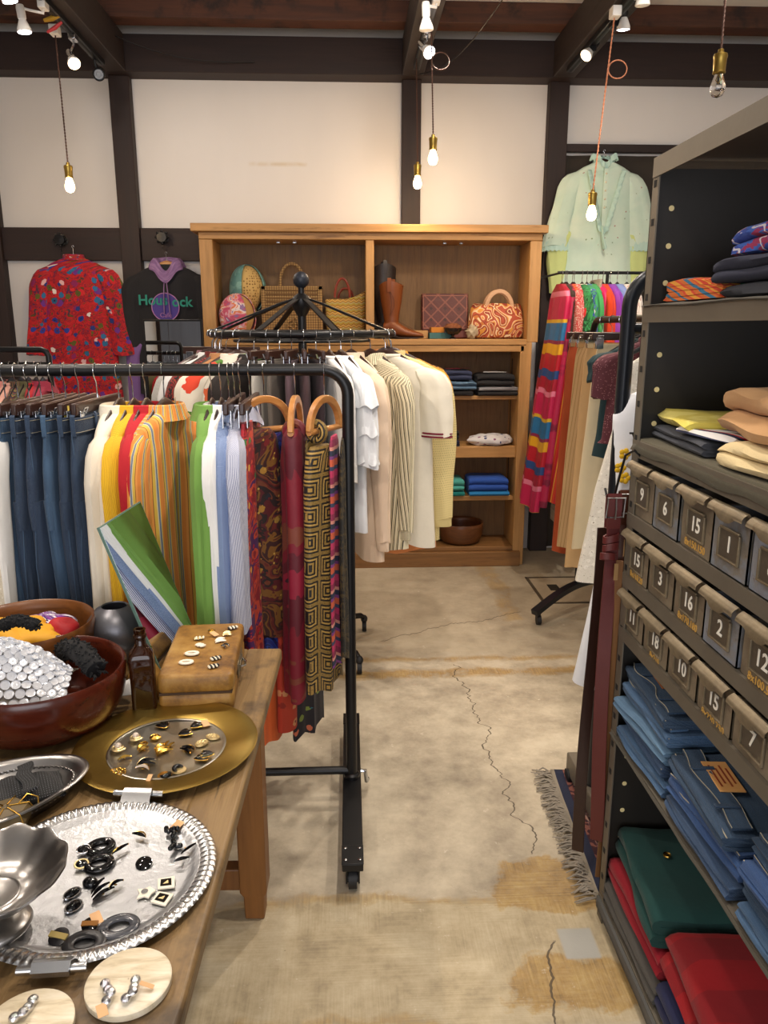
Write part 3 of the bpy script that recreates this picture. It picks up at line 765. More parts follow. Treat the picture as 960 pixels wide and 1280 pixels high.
def make_bin(name, row, k, num, sten, mi, lab, numcol=NUM):
    y1 = SY-.005-k*.1385; zt, zb = (z_s2-.042, z_b1+.001, ) if row == 0 else ((z_b1-.032, z_b2+.001) if row == 1 else (z_b2-.032, z_b3+.001))
    w = .128; h = zt-zb
    o = thing(name, lab, 'metal bin', (SX-.002, y1-w/2-.004, zb), 0, 'numbered metal bins in the steel shelf')
    ins = .004 if mi else .007
    m = MB().box2((ins, -w/2, 0), (ins+.003, w/2, h-.012)).box2((ins, -w/2, 0), (.3, -w/2+.002, h-.02)).box2((ins, w/2-.002, 0), (.3, w/2, h-.02)).box2((ins, -w/2, 0), (.3, w/2, .002)).box2((.298, -w/2, 0), (.3, w/2, h-.02))
    m.build('bin_body', BM[mi], o, smooth=False)
    # curled lip pull
    arc = [V(ins+.002, 0, h-.014)]+[V(-.012*math.sin(a), 0, h-.012+.006*math.cos(a)-.006*i_/7) for i_, a in enumerate([PI*.5*i/7 for i in range(8)])]
    rings = []
    for i, q in enumerate(arc):
        wv = w/2-.002
        rings.append([q+V(0,-wv,0), q+V(0,wv,0), q+V(-.0012,wv,-.0012), q+V(-.0012,-wv,-.0012)])
    lp = MB().loft(rings, True, (1,1))
    dr = [[V(-.0125, y, h-.022-(.010*max(0, 1-abs(y)/.04)**.5 if False else .012*math.exp(-(y/.03)**4))), V(-.014, y, h-.022), V(-.0125, y, h-.018)] for y in [w/2*(-1+2*i/16)*.98 for i in range(17)]]
    lp.loft(dr, True, (1,1)); lp.build('lip_pull', LIP, o)
    zf = h*.41; fw, fh = .034, .025
    fm = MB()
    for (a, b) in (((-fw, zf+fh), (fw, zf+fh+.005)), ((-fw, zf-fh-.004), (fw, zf-fh)), ((-fw-.004, zf-fh-.004), (-fw, zf+fh)), ((fw, zf-fh-.004), (fw+.004, zf+fh))):
        fm.box2((ins-.005, a[0], a[1]), (ins, b[0], b[1]))
    fm.build('label_holder', LIP, o, bev=.0012)
    MB().box2((ins-.0015, -fw, zf-fh), (ins, fw, zf+fh)).build('label_plate', PLATE, o, smooth=False)
    R = Matrix(((0,0,-1,0),(-1,0,0,0),(0,1,0,0),(0,0,0,1)))     # text faces -x, reads towards -y
    if num: text('number', num, .041, numcol, o, None, M=TR(ins-.0022, 0, zf) @ R, bold=.0006)
    if sten: text('stencil', sten, .021, YEL, o, None, M=TR(ins-.0006, 0, zf-fh-.016) @ R, bold=.0003)
rows = [[('9','',0), ('6','',1), ('15','8x150.150',0), ('1','',1), ('8','',2), ('4','',0)],
        [('15','8x110.20',0), ('3','',0), ('16','8x170.180',0), ('2','',2), ('12','8x100.50',0), ('5','',1)],
        [('11','',0), ('18','8x210',0), ('10','',0), ('15','8x220.230',0), ('7','',0), ('13','',0)]]
rn = ['top', 'middle', 'bottom']
for r, row in enumerate(rows):
    for k, (n_, s_, m_) in enumerate(row):
        lab = ('%s steel bin numbered %s in the %s row of bins' % (['brown', 'rusty blue grey', 'blue grey'][m_], n_, rn[r]))
        if s_: lab += ' with ochre stencil'
        make_bin('metal_bin', r, k, n_, s_, m_, lab)
# cloth lining the shelves
def lining(name, z, c, lab, drop=.03, seed=0, y1=-.01):
    cl = fab(name, c, .95, .4)
    m = MB()
    def fn(a, b):
        y = lerp(y1, -SL+.02, b); s = a*(SD-.05+drop); edge = SD-.05
        w = .004*nz(y*14, a*3, seed); dd = drop*(.8+.5*nz(y*6, seed, 3))
        if s <= edge: return V(SD-.03-s, y, z+.0035+abs(w)*.7)
        f = (s-edge)/drop
        return V(.02-.026*min(1, f*2.2)-.002-w*.3, y, z+.0035-dd*max(0, f-.25)/.75)
    m.grid(fn, 16, 60, uv=lambda a, b: (a*.4, b*1.3))
    o = m.build('shelf_lining', cl, None, solid=.002); o.location = (SX, SY, 0)
    return tag(o, lab, 'cloth')
lining('lining upper', z_s1, '#4e4a42', 'grey cloth lining spread under the colourful folded t-shirts', .006, 1)
lining('lining mid', z_s2, '#55503f', 'olive grey cloth lining draped over the shelf above the bins', .034, 2)
lining('lining low', z_jn, '#4b463c', 'grey brown cloth lining under the folded jeans', .012, 3)
lining('lining bottom', z_bt, '#53524f', 'frayed grey cloth lining hanging from the lowest steel shelf', .05, 4)
# ---------------------------------------------------------------- hangers
def hook(m, rb, z0, plane='x', side=1):
    """wire hook over a bar of radius rb whose top is at z=0; stem ends at z0"""
    r = rb+.002; c = -rb
    pts = [V(side*r*math.cos(a), 0, c+r*math.sin(a)) for a in [lerp(-.5, PI+.15, i/14) for i in range(15)]]
    pts += [V(-side*r*.75, 0, c-r*.9), V(-side*r*.1, 0, c-r*1.7), V(0, 0, min(c-r*2.2, z0+.012)), V(0, 0, z0)]
    m.tube(pts, .0019, 8); return m
_hg = {}
EXT = {.0175: .018, .016: .085}      # longer hook stems
def hanger(kind, rb, label, loc, rz, group='clothes hangers on the rails', side=1):
    key = (kind, rb, side)
    if key in _hg: return dup(_hg[key], label, loc, rz, group)
    o = thing('clothes_hanger', label, 'clothes hanger', loc, rz, group); _hg[key] = o
    z0 = -2*rb-.045-EXT.get(rb, 0)
    hook(MB(), rb, z0, side=side).build('hook', CHROME, o)
    if kind in ('wood', 'tan', 'plastic'):
        mat = {'wood': HANGW, 'tan': TANW, 'plastic': BLACKP}[kind]
        top, bot = [], []
        for i in range(25):
            x = -.18+.36*i/24; a = abs(x)/.2
            zc = z0-.002-.098*(a**1.35)-(.012 if kind != 'plastic' else 0)*0
            hh = .040*max(0,1-a)**.8+.013 if kind != 'plastic' else .022*(1-a)+.010
            top.append((x, zc+.006*(1-a))); bot.append((x, zc-hh))
        rings = []
        t = .0065 if kind != 'plastic' else .004
        for (x, zt_), (_, zb_) in zip(top, bot):
            y = .006*(abs(x)/.2)**2
            zm = (zt_+zb_)/2; hz = (zt_-zb_)/2
            rings.append([V(x, y+t*math.cos(b), zm+hz*math.sin(b)) for b in [2*PI*k/12 for k in range(12)]])
        MB().loft(rings).build('shoulders', mat, o)
    elif kind == 'clip':
        MB().box2((-.185,-.008,z0-.032), (.185,.008,z0+.002)).build('bar', HANGW, o, bev=.004)
        for x in (-.15, .15):
            cl = MB().box2((x-.017,-.013,z0-.07), (x+.017,-.009,z0-.02)).box2((x-.017,.009,z0-.07), (x+.017,.013,z0-.02)).box2((x-.014,-.010,z0-.024), (x+.014,.010,z0-.02))
            c_ = cl.build('clip', CHROME, o, bev=.0015)
            MB().tube([V(x-.012,-.015,z0-.028), V(x-.012,-.022,z0-.012), V(x+.012,-.022,z0-.012), V(x+.012,-.015,z0-.028)], .0022, 6).build('spring_handle', CHROME, c_)
    elif kind == 'ring':
        R = .088; zc = z0-R-.004
        pts = [V(R*math.cos(a), 0, zc+R*math.sin(a)) for a in [PI*i/20 for i in range(21)]]
        MB().ribbon(pts, V(0,.0085,0), .022).build('arch', TANW, o, bev=.003)
        MB().cyl((-R-.006,0,zc-.002), (R+.006,0,zc-.002), .009, n=14).build('crossbar', TANW, o)
    return o

# ---------------------------------------------------------------- garment bodies
def sg(a, p): return math.copysign(abs(a)**p, a)
def body(m, rows, n=56, nz_=34, k=(7, 13), ph=0.0, sym=.75, lean=(0,0), mi=0, wav=1.0):
    """rows: (z, half width, half thickness, fold amplitude) from neck to hem"""
    st = keyed(rows, nz_); z0 = rows[0][0]; rings = []
    for (z, w, t, am) in st:
        ring = []
        d = z0-z
        for j in range(n):
            a = 2*PI*j/n; cx, sy = math.cos(a), math.sin(a)
            x = w*sg(cx, .85); f = x/max(w, .01)
            fo = am*(math.sin(f*k[0]+ph+.45*math.sin(d*2.2+ph))*.6+math.sin(f*k[1]+ph*2.3+d*.7)*.4)
            edge = 1-abs(f)**4*.55
            y = t*sg(sy, .75)+fo*edge*(1 if sy >= 0 else (sym*2-1))
            x *= 1+.025*nz(d*2.4, ph)*min(1, d*4)*wav
            zz = z+(.012*math.sin(f*5+ph)*wav if d > .25 else 0)*min(1, (d-.25)*3)
            ring.append(V(x+lean[0]*d, y+lean[1]*d+.008*nz(d*2, ph+9), zz))
        rings.append(ring)
    def uv(i, j):
        j = j % (2*n) if j <= n else j
        w = st[i][1]; a = 2*PI*j/n
        c = w*sg(math.cos(a), .85)
        return ((c if j <= n/2 else -2*w-c)+.5+(0 if j <= n/2 else .013), st[i][0])
    return m.loft(rings, True, (1,1), uv, mi)
def sleeve_mb(W, z0, L, sx, r0=.062, r1=.042, spread=.02, ph=0.0, fw=0.0, flat=.55, bend=0.0, puff=0.0, yf=1.0):
    """sleeve falling from the shoulder end; sx = -1 / +1"""
    m = MB(); N_, n = 26, 22; rings = []; us = []
    for i in range(N_):
        f = i/(N_-1)
        x = sx*(W-.06+.06*min(1, f*6)**.6+spread*f+bend*math.sin(PI*f)); z = z0-L*f+.030*(1-min(1, f*6))
        r = lerp(r0, r1, f**.9)*(1+.06*nz(f*2.6, ph, sx))+puff*math.sin(PI*min(1, f*1.1))**2
        if f < .09: r *= max(.2, (1-(1-f/.09)**2)**.5)
        ring = []
        for j in range(n):
            a = 2*PI*j/n
            fo = 1+.10*math.sin(3*a+ph+f*1.6)+.07*math.sin(7*a+ph*2-f*2)+.05*nz(f*5, math.cos(a)*1.5, ph+math.sin(a))
            ring.append(V(x+r*flat*math.cos(a)*fo, fw*f+r*yf*math.sin(a)*fo, z+.008*math.sin(a*2+ph)*f))
        rings.append(ring); us.append(r)
    m.loft(rings, True, (1,1), lambda i, j: (j/n*2*PI*us[i]+.2*sx, z0-L*i/(N_-1)))
    return m
def shirt(o, mat, W=.21, L=.68, t=.026, sl=.55, collar='shirt', flare=.02, am=.012, ph=0.0, cuff=True, cuffmat=None, colmat=None, z0=None,
          spread=.02, fw=0.0, lean=(0,0), r0=.062, r1=.046, placket=False, buttons=None, trimmat=None, yf=.5, drop=.066, puff=0.0, body_k=(7,13), hem=None):
    if z0 is None: z0 = -2*o['bar_radius']-.077-EXT.get(round(o['bar_radius'], 4), 0)
    m = MB()
    zs = z0-drop
    rows = [(z0, .068, .038, 0), (z0-drop*.10, .098, .040, 0), (z0-drop*.36, W*.64, .036, .002), (z0-drop*.72, W*.86, .031, .003), (zs, W*.97, t*.9, .004),
            (zs-.03, W, t, am*.3), (zs-.16, W*.96, t*1.05, am*.7), (zs-.34, W*.97+flare*.5, t*1.0, am), (z0-L, W+flare, t*1.0, am*1.25)]
    body(m, rows, ph=ph, lean=lean, k=body_k); m.build('shirt_body', mat, o)
    if sl:
        for sx in (-1, 1):
            s_ = sleeve_mb(W, zs-.005, sl, sx, r0, r1, spread, ph+sx, fw, flat=.95, puff=puff, yf=yf).build('sleeve', mat, o)
            xe = sx*(W+spread); ze = zs-.005-sl
            if cuff:
                MB().lathe([(r1*.80,.045),(r1*.84,.02),(r1*.86,-.02),(r1*.78,-.024)], 24, M=TR(xe, fw, ze-.015), sx=.95, sy=yf, fn=lambda a, r, z: (r*(1+.05*math.sin(3*a+ph)), z)).build('cuff', cuffmat or mat, s_)
            if trimmat:
                for dz in (.0, -.014):
                    MB().lathe([(r1*1.02,.004),(r1*1.05,.0),(r1*1.02,-.004)], 24, M=TR(xe, fw, ze+.012+dz), sx=.97, sy=yf*1.05).build('sleeve_stripe', trimmat, s_)
    if collar == 'shirt':
        def fn(a, r, z):
            fr = math.exp(-((a-1.5*PI)/.5)**2)          # opens at the front (-y)
            return r, z-.035*fr*(1 if z > z0-.02 else .6)
        MB().lathe([(.064,z0-.01),(.064,z0+.010),(.067,z0+.018),(.073,z0+.015),(.085,z0-.016),(.091,z0-.028),(.084,z0-.028)], 36, fn=fn, sy=.72).build('collar', colmat or mat, o)
    elif collar == 'band':
        MB().lathe([(.056,z0-.012),(.060,z0+.02),(.064,z0+.022),(.066,z0+.012),(.068,z0-.014)], 32, sy=.72).build('collar', colmat or mat, o)
    elif collar == 'round':
        MB().torus((0,0,z0+.002), .066, .009, 32, 10, sy=.6).build('neckband', colmat or mat, o)
    if placket:
        m = MB(); m.ribbon([V(0, -t-.012-.004*math.sin(i), lerp(z0-.045, z0-L+.01, i/14)) for i in range(15)], V(.016,0,0), .004); m.build('placket', mat, o)
    if buttons:
        for i in range(6):
            MB().cyl((0, -t-.0165, z0-.09-i*.09), (0, -t-.013, z0-.09-i*.09), .0055, n=12).build('button', buttons, o)
    return o
def slab(o, name, mat, rows, k=(9, 17), ph=0.0, lean=(0,0), n=56, nz_=34, sym=.75, wav=1.0):
    m = MB(); body(m, rows, k=k, ph=ph, lean=lean, n=n, nz_=nz_, sym=sym, wav=wav); return m.build(name, mat, o)
G_CL = 'clothes on the front rail'
def hung(kind, rb, hlabel, name, label, cat, loc, rz, group, hgroup, side=1, hrz=None):
    """hanger + an Empty for the garment at the same hook point"""
    if kind:
        h = hanger(kind, rb, hlabel, loc, rz, hgroup, side)
        if hrz is not None:
            for c in h.children:
                if c.name.startswith('hook'): c.rotation_euler = (0, 0, hrz-rz)
    o = thing(name, label, cat, loc, rz, group); o['bar_radius'] = rb
    return o
STITCH = plain('pale denim stitching', '#9c9684', .8); SEAMD = plain('blue seam', '#3b5068', .9)
LEATHER = plain('brown leather patch', '#a5642c', .6, bump=.2)
def jeans_hung(o, mat, ph=0.0, L=1.02, W=.195, z0=-.136, pocket=True, tagc=None, fade=None):
    top = MB()
    body(top, [(z0, W*.97, .017, 0), (z0-.05, W, .020, .001), (z0-.13, W*1.08, .028, .004), (z0-.24, W*1.15, .030, .005), (z0-.30, W*1.14, .024, .003)], ph=ph, k=(4, 7), nz_=14, wav=0)
    for sx in (-1, 1):
        rows = [(z0-.22, W*.57, .026, .003), (z0-.40, W*.52, .028, .006), (z0-.65, W*.46, .027, .007), (z0-L, W*.44, .024, .006)]
        st = keyed(rows, 24); rings = []; n = 28
        for (z, w, t, am) in st:
            rings.append([V(sx*(W*.575)+w*sg(math.cos(a), .8), t*sg(math.sin(a), .8)+am*math.sin(3*math.cos(a)+ph+z*7), z) for a in [2*PI*j/n for j in range(n)]])
        top.loft(rings, True, (1,1), lambda i, j: (j/n*.4+sx, st[i][0]))
    top.build('jeans_body', mat, o)
    wbm = MB()
    rings = []
    for (z, e) in ((z0-.042, .0025), (z0-.04, .0035), (z0+.0, .0035), (z0+.002, .001)):
        rings.append([V((W*.98+e)*sg(math.cos(a), .85), (.019+e)*sg(math.sin(a), .75), z) for a in [2*PI*j/40 for j in range(40)]])
    wbm.loft(rings, True, (0,1), lambda i, j: (j/40*.8, -i*.02)); w_ = wbm.build('waistband', mat, o)
    for z in (z0-.004, z0-.037):
        pts = [V((W*.98+.0042)*sg(math.cos(a), .85), .0242*sg(math.sin(a), .75), z) for a in [2*PI*j/60 for j in range(60)]]
        MB().tube(pts, .0009, 5, loop=True).build('stitching', STITCH, w_)
    for x, y in ((-W*.96, 0), (W*.96, 0), (-W*.45, .0235), (W*.45, .0235), (-W*.5, -.0235), (W*.5, -.0235)):
        q = V(x, y, z0-.02); out = V(1 if x > 0 else -1, 0, 0) if abs(x) > W*.9 else V(0, 1 if y > 0 else -1, 0)
        wv = V(0,.0065,0) if abs(x) > W*.9 else V(.0065,0,0)
        if abs(x) > W*.9: q.x = math.copysign(W*.98+.002, x)
        MB().ribbon([q+V(0,0,-.03), q+out*.004+V(0,0,-.026), q+out*.005, q+out*.004+V(0,0,.026), q+V(0,0,.03)], wv, .003).build('belt_loop', mat, o)
    for sy in (1, -1):
        if pocket:
            for x in (-.1, .1):
                y = sy*(.031)
                poly = [(x-.062, z0-.095), (x+.062, z0-.095), (x+.058, z0-.20), (x, z0-.225), (x-.058, z0-.20)]
                m = MB(); m.prism(poly, .006, Matrix(((1,0,0,0),(0,0,sy,y-sy*.003),(0,1,0,0),(0,0,0,1))))
                pk = m.build('back_pocket' if sy > 0 else 'front_pocket', mat, o, bev=.0015)
                MB().tube([V(a, y+sy*.0034, b) for a, b in [(x-.056, z0-.102), (x+.056, z0-.102), (x+.052, z0-.197), (x, z0-.219), (x-.052, z0-.197)]], .0008, 5, loop=True).build('stitching', STITCH, pk)
    for sx in (-1, 1):
        MB().tube([V(sx*(W*1.0+.003+.028*min(1, i/4)-.01*(i > 4)-.004*max(0, i-5)), .006*math.sin(i+ph), z0-.04-i*.09) for i in range(10)], .0014, 5).build('side_seam', SEAMD, o)
    if tagc:
        MB().box2((-.17,.030,z0-.045), (-.135,.032,z0+.03)).build('size_tag', tagc, o)
    return o
# ---------------------------------------------------------------- garment fabrics
D = {i: fab('denim %d' % i, denim(a, b, f), .9, .3) for i, (a, b, f) in enumerate([('#141f30','#304a66',.7), ('#182a40','#3c5a78',.9), ('#1a2c42','#38546e',.7), ('#101c30','#263e5a',.6), ('#1e3248','#456078',.9), ('#0f1a30','#243c58',.6)])}
F_ = dict(
 cream=fab('cream cotton', '#e2d9c6'), white=fab('white cotton', '#e3e2de'), ivory=fab('ivory satin', '#e6dfcd', .5), yellowcord=fab('yellow corduroy', stripes([(.004,'#e2b21c'),(.002,'#b98a10')])),
 red=fab('red cotton', '#b01220'), green=fab('apple green cotton', '#6c9642'), chamb=fab('chambray', speck('#6f83ab', '#93a5c6', 500, .55)),
 orange=fab('orange striped cotton', stripes([(.018,'#e0863a'),(.003,'#f0c95a'),(.004,'#8a8fa0'),(.003,'#5d6478'),(.003,'#c9c4b0'),(.010,'#d9b24a'),(.002,'#7b3a1e'),(.008,'#ea9a4a')])),
 bstripe=fab('fine blue white stripe', stripes([(.0030,'#e3e4ea'),(.0030,'#5a6796')])), bchev=fab('grey blue chevron', lambda g, v: g.ramp(g.m('FRACT', g.m('ADD', g.m('MULTIPLY', g.xyz(v)[1], 42), g.m('MULTIPLY', g.m('ABSOLUTE', g.m('SUBTRACT', g.m('FRACT', g.m('MULTIPLY', g.xyz(v)[0], 22)), .5)), 1.6))), [(0,'#5d6784'),(.5,'#b9bdcb')], True)),
 redfl=fab('red printed silk', flowers(multi(['#b31a24','#8a1220','#c8442a','#4d1a5a'], 12), [(28,.3,['#e0b040','#3f7a3a','#d86a2a'],None,.5)]), .6),
 paisley=fab('brown paisley silk', flowers(multi(['#331512','#561a14','#63301a','#1f1110','#4a1014','#6e4818'], 13, 3, 1.0), [(26,.30,['#9a7028','#6a181a','#1a1d26','#8a6a2a'],'#22120d',.6), (70,.25,['#a8843a','#5a1414'],None,.35)]), .6),
 blue=fab('blue paisley silk', flowers(multi(['#15206a','#1e3a8a','#0f1646','#2a1a6a'], 16), [(36,.3,['#1e7a6a','#5a2a8a','#2a9ac0'],'#101450',.6)]), .5),
 crimson=fab('crimson sheer silk', multi(['#7a0f24','#5a0d1e','#8d1430','#3a1420','#6a1a22','#7a3a28'], 4, 2.2, .8), .6),
 gold=fab('black gold square print', squares(['#a8843c','#1a1611','#9a7a3a','#15120f','#b08d48','#1c1812','#8a6e34'], .078, '#16130f'), .6),
 multi2=fab('pink purple striped scarf', bandsv([(.02,'#b8305a'),(.012,'#3a3f5a'),(.02,'#c85a3a'),(.01,'#7a3a7a'),(.016,'#2a2f45'),(.01,'#d08a7a'),(.02,'#8a2a4a')]), .7),
 darkp=fab('dark leaf print', multi(['#14130f','#2a2418','#4a3c1e','#1a1712'], 34, 3), .7),
 redleaf=fab('red leaf print', flowers('#b0361f', [(26,.34,['#c98a5a','#8a2418','#d0664a'],'#7a1a14',.7)]), .7), orangep=fab('orange crepe', '#d8642a', .7),
 darkfl=fab('dark floral crepe', flowers('#1d1a22', [(30,.35,['#b03050','#2a6a7a','#c86a4a','#7a8a3a'],None,.6)]), .7))
BT = ZR+RB
def fx(u): return at(u, 463, y=YR).x
GF, HF = 'clothes on the front rail', 'hangers on the front rail'
def front(u, mat, lab, dz=90, hk='wood', **kw):
    o = hung(hk, RB, 'dark wooden hanger holding the '+lab[0], lab[1], lab[2], lab[3], (fx(u), YR, BT), math.radians(dz), GF, HF, hrz=math.radians(90 if dz < 180 else 270))
    shirt(o, F_[mat] if isinstance(mat, str) else mat, **kw); return o
lace = fab('cream lace', speck(flowers('#ddd3bd', [(70,.3,['#efe8d8'],'#b9ab8c',.9)]), '#bfb294', 260, .64), .9, .5)
front(3, lace, ('lace trimmed blouse', 'blouse', 'cream lace blouse cut by the left edge of the front rail', 'blouse'), 96, ph=.4, L=.7, sl=.5, spread=.05)
front(19, 'white', ('white blouse at the left end', 'blouse', 'white blouse hanging between the lace blouse and the first jeans', 'blouse'), 92, ph=1.4, L=.72, sl=.56, spread=.03)
order = ['first', 'second', 'third', 'fourth', 'fifth', 'sixth']
YT = plain('yellow size tag', '#e0c65a', .6)
for i, u in enumerate((33, 48, 63, 79, 96, 119)):
    lab = ('dark blue jeans with pockets and yellow tag, last before the cream shirt' if i == 5 else
           '%s pair of hanging blue jeans counting rightwards from the white blouse' % order[i])
    o = hung('clip', RB, 'wooden clip hanger gripping the %s pair of blue jeans' % order[i], 'jeans', lab, 'jeans', (fx(u), YR, BT), math.radians(90+(i-2)*1.5-(7 if i == 5 else 0)), 'blue jeans on the front rail', HF)
    jeans_hung(o, D[(i*2+1) % 6] if i < 5 else D[3], ph=i*1.7, tagc=YT if i == 5 else None)
front(146, 'cream', ('cream shirt', 'shirt', 'cream white shirt between the jeans and the yellow corduroy shirt', 'shirt'), 88, ph=.3, L=.74, sl=.60, t=.030, spread=.05)
front(164, 'yellowcord', ('yellow shirt', 'shirt', 'bright yellow corduroy shirt on the front rail', 'shirt'), 88, ph=2.3, L=.74, sl=.58, t=.028, spread=.03)
front(180, 'red', ('plain red shirt', 'shirt', 'plain red shirt beside the yellow corduroy shirt', 'shirt'), 88, ph=4.3, L=.72, sl=.56, t=.028)
front(203, 'orange', ('orange striped shirt', 'shirt', 'orange shirt with grey and yellow stripes seen from behind', 'shirt'), 258, ph=5.1, L=.78, sl=.56, t=.030, am=.016, spread=.03)
front(263, 'green', ('apple green shirt', 'shirt', 'apple green shirt on the front rail', 'shirt'), 90, ph=1.1, L=.76, sl=.60, t=.028, spread=.05)
front(275, 'white', ('white shirt', 'shirt', 'white shirt squeezed between the green and the chambray shirts', 'shirt'), 90, ph=2.1, L=.70, sl=.54, t=.028)
front(285, 'chamb', ('chambray shirt', 'shirt', 'plain blue chambray shirt on the front rail', 'shirt'), 90, ph=3.1, L=.76, sl=.59, t=.034, spread=.03)
front(299, 'bstripe', ('finely striped shirt', 'shirt', 'fine blue and white striped shirt on the front rail', 'shirt'), 91, ph=4.4, L=.58, sl=.52, t=.028, r0=.066, r1=.055, cuff=False)
o = hung('clip', RB, 'clip hanger gripping the chevron skirt', 'skirt', 'grey blue chevron skirt below the striped shirt', 'skirt', (fx(292)-.0, YR-.0, BT), math.radians(90), GF, HF)
slab(o, 'skirt_body', F_['bchev'], [(-.155,.15,.016,.003), (-.3,.19,.020,.01), (-.82,.22,.024,.014)], ph=.7, k=(8,15))
o = hung('clip', RB, 'clip hanger gripping the red printed dress', 'dress', 'narrow red printed dress beside the fine striped shirt', 'dress', (fx(311), YR, BT), math.radians(90), GF, HF)
slab(o, 'dress_body', F_['redfl'], [(-.155,.17,.014,.004), (-.3,.20,.02,.012), (-.98,.22,.022,.016)], ph=2.7, k=(8,15))
# scarves over round wooden hangers
GS = 'scarves on the front rail'
def scarf(u, dz, lab, mat, drops, hl=None, hk='ring', y=YR, cat='scarf', name='scarf'):
    """drops: (x offset, y offset, half width, half thickness, top z, bottom z)"""
    o = hung(hk, RB, hl, name, lab, cat, (fx(u), y, BT), math.radians(dz), GS, HF, hrz=math.radians(90))
    for i, (dx, dy, w, t, a, b) in enumerate(drops):
        a -= .018; b -= .018; m = MB(); L = a-b
        body(m, [(a, w*.55, t*.55, 0), (a-.02, w*.75, t*.9, .002), (a-.10, w*.9, t, .008), (a-L*.5, w, t, .012), (b, w*1.05, t*.95, .015)], k=(6, 11), ph=u*.37+i*2.1, n=44, nz_=36)
        m.build('drop', mat, o).location = (dx, dy, 0)
    if hk == 'ring':
        MB().torus((0,0,0), .024, .013, 20, 8, M=TR(drops[0][0], 0, -.193) @ RY(PI/2) @ Matrix.Scale(1.0, 4)).build('loop_fold', mat, o)
    return o
hr = 'round tan wooden hanger holding the '
scarf(329, 38, 'long brown and maroon paisley scarf on the leftmost round wooden hanger', F_['paisley'], [(-.06,-.03,.10,.028,-.165,-.80), (.02,.02,.06,.02,-.17,-.72)], hr+'brown paisley scarf')
scarf(340, 60, 'blue and green paisley scarf beside the brown paisley scarf', F_['blue'], [(.0,.0,.075,.016,-.185,-.88)], None, None)
scarf(352, 60, 'dark floral scarf hanging low behind the blue paisley scarf', F_['darkfl'], [(.10,0,.085,.018,-.24,-1.20)], None, None)
scarf(345, 70, 'red leaf print dress hanging lowest beside the table leg', F_['redleaf'], [(.09,0,.13,.022,-.25,-1.14)], None, None, cat='dress', name='dress')
scarf(322, 75, 'plain orange dress showing under the table edge', F_['orangep'], [(.06,0,.13,.02,-.25,-1.18)], None, None, cat='dress', name='dress')
scarf(368, 84, 'sheer crimson scarf with brown blotches in the middle of the scarves', F_['crimson'], [(-.03,-.0,.08,.034,-.165,-1.0), (.05,.02,.06,.02,-.17,-.85)], hr+'crimson scarf')
scarf(405, 62, 'black scarf with golden square print by the rail upright', F_['gold'], [(-.05,-.012,.09,.026,-.215,-.97), (-.02,.03,.06,.015,-.2,-.92)], hr+'black and gold scarf')
scarf(421, 80, 'pink and purple striped scarf against the rail upright', F_['multi2'], [(-.02,.006,.07,.009,-.19,-.90)], None, None)
scarf(426, 88, 'thin dark leaf print scarf touching the rail upright', F_['darkp'], [(-.0,-.004,.07,.007,-.2,-.88)], None, None)

# ---------------------------------------------------------------- round rack
RT_ = ZRR+.0165; RBR = .0165
GR, HR = 'clothes on the round rack', 'hangers on the round rack'
def ring(phi, kind, hlab, name, lab, cat, twist=0):
    a = math.radians(phi); loc = (RC.x+RR*math.cos(a), RC.y+RR*math.sin(a), RT_)
    return hung(kind, RBR, hlab, name, lab, cat, loc, a+math.radians(twist), GR, HR)
K = dict(
 y=fab('yellow silk', '#d9b512', .6), mauve=fab('mauve crepe', '#9a7078'), gk=fab('grey knit', speck('#b9b6b0', '#9a9893', 400, .55), .95, .6), w=fab('white viscose', '#dcdbd8'),
 rp=fab('red black paisley', multi(['#7a1a1e','#1a1516','#a0342a','#3a2a20'], 30, 3)), tan=fab('tan suede', '#a8764a'), of=fab('white with orange flowers', flowers('#e6ddcb', [(7,.36,['#d8442a','#e0663a'],'#f0d0b0',.75), (9,.28,['#4f7a2e'],None,.5)])),
 bf=fab('black with green leaves', flowers('#1d1512', [(9,.36,['#5a8a3a','#6a1a2a'],None,.6)])), wp=fab('pale grey trousers cloth', '#bdb9b0'), gp=fab('taupe trousers cloth', '#6a625a'),
 mp=fab('plum grey cloth', '#5c4850'), bp=fab('brown plum cloth', '#4a363a'), dp=fab('dark plum cloth', '#33252b'), nav=fab('navy velvet', '#141823'), lb=fab('sky blue cotton', '#6fa3d0'),
 wf=fab('white frilled voile', '#e2e6ea'), peach=fab('peach satin', '#e6cdb2', .45), cs=fab('cream with dark pinstripes', stripes([(.011,'#e2d8b8'),(.0042,'#26221c'),(.0035,'#d8cca6'),(.0018,'#4a4234')]), .75),
 iv=fab('ivory jersey', '#e3dcca', .6), yd=fab('pale yellow with pin dots', dots('#e6d394', '#8a7a48', 95, .16), .7), mus=fab('mustard silk', '#d89a24', .6), br=fab('brown gold print', flowers(multi(['#3a241a','#7a4a1e','#c8921e'], 22), [(40,.3,['#d8a42a','#2a1a14'],None,.6)])), org=fab('orange crepe dress', '#d98a52'),
 mar=plain('maroon trim', '#7a1830', .7), navyt=fab('black cotton jersey', '#16171b'), lil=fab('lilac grey wool', '#7d7a86'))
o = ring(163, 'clip', 'clip hanger with chrome clamp holding the navy velvet skirt', 'skirt', 'navy velvet skirt on the left of the round rack', 'skirt', 6)
slab(o, 'skirt_body', K['nav'], [(-.13,.16,.014,.002), (-.2,.19,.02,.008), (-.8,.24,.024,.015)], ph=1)
o = ring(171, 'wood', 'dark wooden hanger holding the black jersey top', 'top', 'black jersey top at the far left of the round rack', 'top'); shirt(o, K['navyt'], W=.2, L=.6, sl=.2, cuff=False, collar='round', ph=2)
